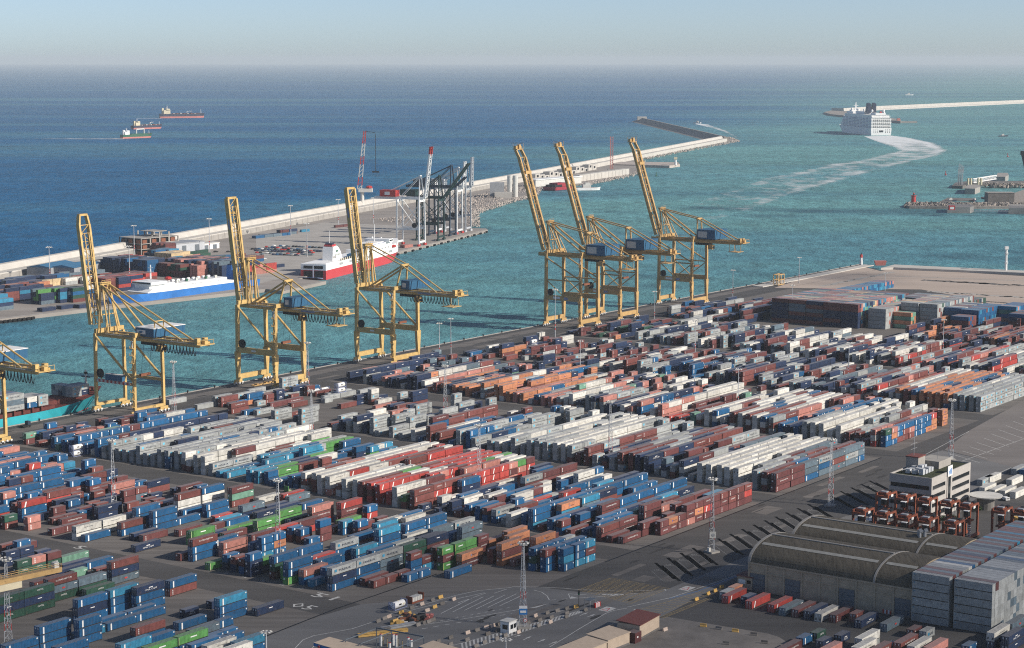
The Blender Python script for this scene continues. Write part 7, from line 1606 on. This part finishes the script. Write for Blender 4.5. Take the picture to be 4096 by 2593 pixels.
for i, (x, y, k, h) in enumerate(((727, 505, 'white', 3.6), (811, 500, 'white', 3.4), (831, 510, 'white', 3.6), (914, 505, 'white', 2.6), (934, 510, 'white', 2.2), (786, 520, 'white', 1.6), (742, 500, 'paint_yellow', 2.6), (770, 510, 'paint_yellow', 2.4), (843, 515, 'paint_yellow', 2.6), (873, 520, 'paint_yellow', 2.2))):
    p = Z13(x, y); t = thing('gate_post', '%s gate post, %s from the left among the gantry lanes' % ('thick white' if k == 'white' else 'thin yellow', nth(sorted(q[0] for q in ((727, 'w'), (811, 'w'), (831, 'w'), (914, 'w'), (934, 'w'), (786, 'w')) ).index(x) if k == 'white' else sorted((742, 770, 843, 873)).index(x))), 'gate post', tuple(p), 0, 'posts between the gate lanes'); m = MB().M(k); m.tube((0, 0, 0), (0, 0, h), .42 if k == 'white' else .14, n=10); m.build('post', t); m = MB().M('red' if k == 'white' else 'dark'); m.tube((0, 0, h), (0, 0, h + .12), .44 if k == 'white' else .16, n=10); m.build('cap', t)
# rubbish pile and girders
rp = random.Random(12); A_, B_ = Z13(820, 360), Z13(1085, 300)
for i, (f, o_, k, nm, lab, s_) in enumerate(((.05, 0, 'barrier_yellow', 'scrap_crate', 'yellowed crate of scrap at the left end of the rubbish pile', 2.2), (.22, 1, 'offwhite', 'sack_heap', 'white sacks heaped on the rubbish pile', 1.8), (.36, -1, 'tile_blue', 'drum', 'blue drum in the rubbish pile', .9), (.45, 1, 'rust', 'scrap_heap', 'rusty scrap heap in the middle of the rubbish pile', 2.6), (.6, 0, 'dark', 'tarpaulin', 'dark tarpaulin over the right part of the rubbish pile', 3.2), (.55, 3, 'barrier_yellow', 'pallet_stack', 'yellow brown pallets stacked behind the rubbish pile', 2.2), (.3, 2.5, 'ship_green', 'bin_bag', 'green bin bag on top of the rubbish pile', 1.0), (.8, -1, 'ship_salmon', 'scrap_sheet', 'reddish panel leaning at the right of the rubbish pile', 1.8), (.15, -2, 'offwhite', 'white_drum', 'white drums before the rubbish pile', 1.2))):
    p = A_.lerp(B_, f) + EV * -o_; m = MB().M(k)
    for q in range(7):
        a = rp.uniform(0, 6.28); m.T = Matrix.Translation((p.x + rp.gauss(0, s_ * .5), p.y + rp.gauss(0, s_ * .5), rp.uniform(.1, s_ * .35))) @ Matrix.Rotation(a, 4, 'Z') @ Matrix.Rotation(rp.uniform(-.4, .4), 4, 'X'); x = s_ * rp.uniform(.25, .6); m.box(-x, x, -x * .6, x * .6, -.2, x * .7)
    m.T = None; tag(m.build(nm), lab, 'scrap')
for k, (x0, y0, x1, y1, z, lab) in enumerate(((570, 435, 910, 395, .6, 'rusty yellow steel girder lying front of the rubbish pile'), (590, 425, 790, 385, .5, 'shorter grey girder lying left of the rubbish pile'), (730, 390, 960, 350, .4, 'grey rail bundle between girder and rubbish pile'))):
    m = MB().M(('barrier_yellow', 'concrete_dark', 'steel')[k]); a, b = Z13(x0, y0, z), Z13(x1, y1, z); m.beam(a, b, .9, .9); m.beam(a + Vector((0, 0, .5)), b + Vector((0, 0, .5)), 1.5, .15); tag(m.build('steel_girder'), lab, 'girder')
# yellow crane beam reaching in at the lower left
A_ = yd(-455.2, 263, 0)
p0 = gt(0, 3, -500, 1010, 20); p1 = gt(0, 3, 565, 780, 20)
t = thing('yard_crane', 'yellow crane beam with railing reaching in from the left edge', 'crane'); d_ = (p1 - p0).normalized(); n_ = Vector((-d_.y, d_.x, 0)); m = MB().M('yellow'); m.beam(p0, p1, 2.2, 1.5); m.build('beam', t)
m = MB().M('yellow'); L = (p1 - p0).length
for s in (-1, 1):
    for k in range(12): q = p0 + d_ * (L * k / 11.01) + n_ * s * 1.0 + Vector((0, 0, .76)); m.beam(q, q + Vector((0, 0, 1.2)), .12)
    for z in (.7, 1.2): m.beam(p0 + n_ * s + Vector((0, 0, .76 + z)), p1 + n_ * s + Vector((0, 0, .76 + z)), .1)
m.build('railing', t); m = MB().M('cream'); q0 = p0 - n_ * 1.6 + Vector((0, 0, -1.6)); q1 = p0 + d_ * L * .62 - n_ * 1.6 + Vector((0, 0, -1.6)); m.beam(q0, q1, .7, 1.9); m.build('cover_plate', t)
m = MB().M('offwhite'); q = p1 - d_ * 1.5; m.T = Matrix.Translation(q) @ Matrix.Rotation(atan2(d_.y, d_.x), 4, 'Z'); m.box(-1, .6, -.9, .9, .76, 2.4); m.T = None; m.build('end_cabinet', t)
p = gt(0, 3, -560, 1010, 0); m = MB().M('yellow'); q = p0.copy(); m.beam((q.x, q.y, 0), (q.x, q.y, 19), 1.4); q = p0 + n_ * 6; m.beam((q.x, q.y, 0), (q.x, q.y, 19), 1.4); m.beam(p0, q + Vector((0, 0, 1)), 1.2); m.build('leg', t)
t = thing('open_container', 'orange open top container under a blue tarpaulin on the apron', 'open container', tuple(gt(0, 2, 2290, 765)), AL); m = MB().M('c_o')
for sy in (-1, 1): m.box(-6, 6, min(sy * 1.22, sy * 1.12), max(sy * 1.22, sy * 1.12), .02, 2.2)
for sx in (-1, 1): m.box(min(sx * 6, sx * 5.9), max(sx * 6, sx * 5.9), -1.11, 1.11, .02, 2.4)
m.box(-5.89, 5.89, -1.11, 1.11, .02, .3); m.build('body', t); m = MB().M('tile_blue'); m.loft([[(x, -1.2, 2.21), (x, -.3, 2.75 + .1 * sin(x * 2)), (x, .3, 2.75 + .12 * cos(x * 3)), (x, 1.2, 2.21)] for x in (-5, -3.4, -2, -.6, .8, 2.2)]); m.build('tarpaulin', t)
for i, (x, y) in enumerate(((320, 632), (382, 615))):
    t = thing('cargo_reel', 'blue wrapped cargo reel on the apron, %s of two' % ('left' if i == 0 else 'right'), 'cargo reel', tuple(gt(1, 2, x, y + 12)), AL); m = MB().M('tile_blue'); m.tube((-1.2, 0, 1.6), (1.2, 0, 1.6), 1.6, n=16); m.build('drum', t); m = MB().M('c_c'); m.tube((-1.5, 0, 1.6), (-1.21, 0, 1.6), 1.75, n=16); m.build('end_plate', t); m = MB().M('dark'); m.box(-1.4, 1.4, -.7, .7, 0, .2); m.build('cradle', t)
t = thing('spreader_frame', 'yellow spreader frames lying under the crane marked 912', 'spreader', tuple(gt(1, 2, 90, 565)), AL); m = MB().M('yellow')
for x in (-7, 0, 7): m.box(x - 3, x + 3, -1.3, -1.0, .2, .7); m.box(x - 3, x + 3, 1.0, 1.3, .2, .7); m.box(x - .5, x + .5, -.99, .99, .2, 1.2); m.box(x - 3, x - 2.6, -.99, .99, .2, .6); m.box(x + 2.6, x + 3, -.99, .99, .2, .6)
m.build('frame', t)
t = thing('tractor_unit', 'small dark terminal tractor beside the turquoise ship', 'tractor', tuple(gt(0, 2, 240, 975)), AL); m = MB().M('dark'); m.box(-2.4, 2.4, -1.2, 1.2, .6, 1.2); m.build('chassis', t); m = MB().M('navy_dark'); m.box(.6, 2.3, -1.1, 1.1, 1.21, 3.0); m.build('cab', t)
for x in (-1.5, 1.6):
    for s in (-1, 1): m = MB().M('rubber'); m.tube((x, s * 1.0, .5), (x, s * 1.3, .5), .5, n=10); m.build('wheel', t)
# person-sized bits along the quay: bollards
bl = None
for i in range(46):
    u = -215 + i * 20
    p = yd(u, -1.2, .22)
    if bl is None:
        m = MB().M('dark'); m.tube((0, 0, 0), (0, 0, .7), .45, .38, 10); m.tube((0, 0, .7), (0, 0, 1.0), .62, .55, 10); bl = m.build('bollard'); o = bl
    else: o = dup(bl)
    o.location = p; tag(o, 'dark mooring bollard on the quay edge of the crane apron', 'bollard', 'mooring bollards on the quay edge')
fn = None
for i in range(22):
    f = i / 21; p = gt(0, 1, 0, 1490).lerp(gt(0, 1, 900, 1382), f * 1.0) if i < 8 else gt(1, 1, 1335, 858).lerp(gt(1, 1, 2170, 648), (i - 8) / 13)
    if fn is None: m = MB().M('rubber'); m.tube((-1.8, 0, 0), (1.8, 0, 0), 1.0, n=10); fn = m.build('fender'); o = fn
    else: o = dup(fn)
    o.location = (p.x, p.y - .8, -1.1); o.rotation_euler = (0, 0, fan); tag(o, 'black rubber fender on the far quay face', 'fender', 'rubber fenders on the far quay face')

tag(mass.build('container_mass', colattr=True), 'mixed shipping containers filling the rest of the yards and the far quay', 'containers', kind='stuff')
# ------------------------------------------------------------------ clouds and air
cloud(-40, 560, 330, 120, 60, 1, rot=.25); cloud(140, 500, 260, 70, 40, 2, rot=.4); cloud(-330, 470, 160, 90, 26, 3)
cloud(-60, 2050, 60, 40, 10, 5, mk='cloud_thick'); cloud(500, 2300, 420, 90, 34, 6, rot=.1, mk='cloud_thick'); cloud(700, 1750, 380, 70, 30, 7, mk='cloud_thick'); cloud(180, 1560, 160, 60, 14, 8, mk='cloud_thick')
hz = MB().M('dark'); hz.box(-23000, 23000, -400, 61000, -4, 215)
hm = bpy.data.materials.new('air'); hm.use_nodes = True; n = hm.node_tree.nodes; l = hm.node_tree.links; n.remove(n['Principled BSDF']); pv = n.new('ShaderNodeVolumePrincipled')
pv.inputs['Color'].default_value = (.83, .94, 1, 1); pv.inputs['Density'].default_value = 4.2e-5; pv.inputs['Anisotropy'].default_value = 0; l.new(pv.outputs[0], n['Material Output'].inputs['Volume'])
M['dark_'] = None; M['air'] = hm; hz.mats = ['air']; tag(hz.build('haze'), 'thin haze in the air over the port and the sea', 'haze', kind='stuff')
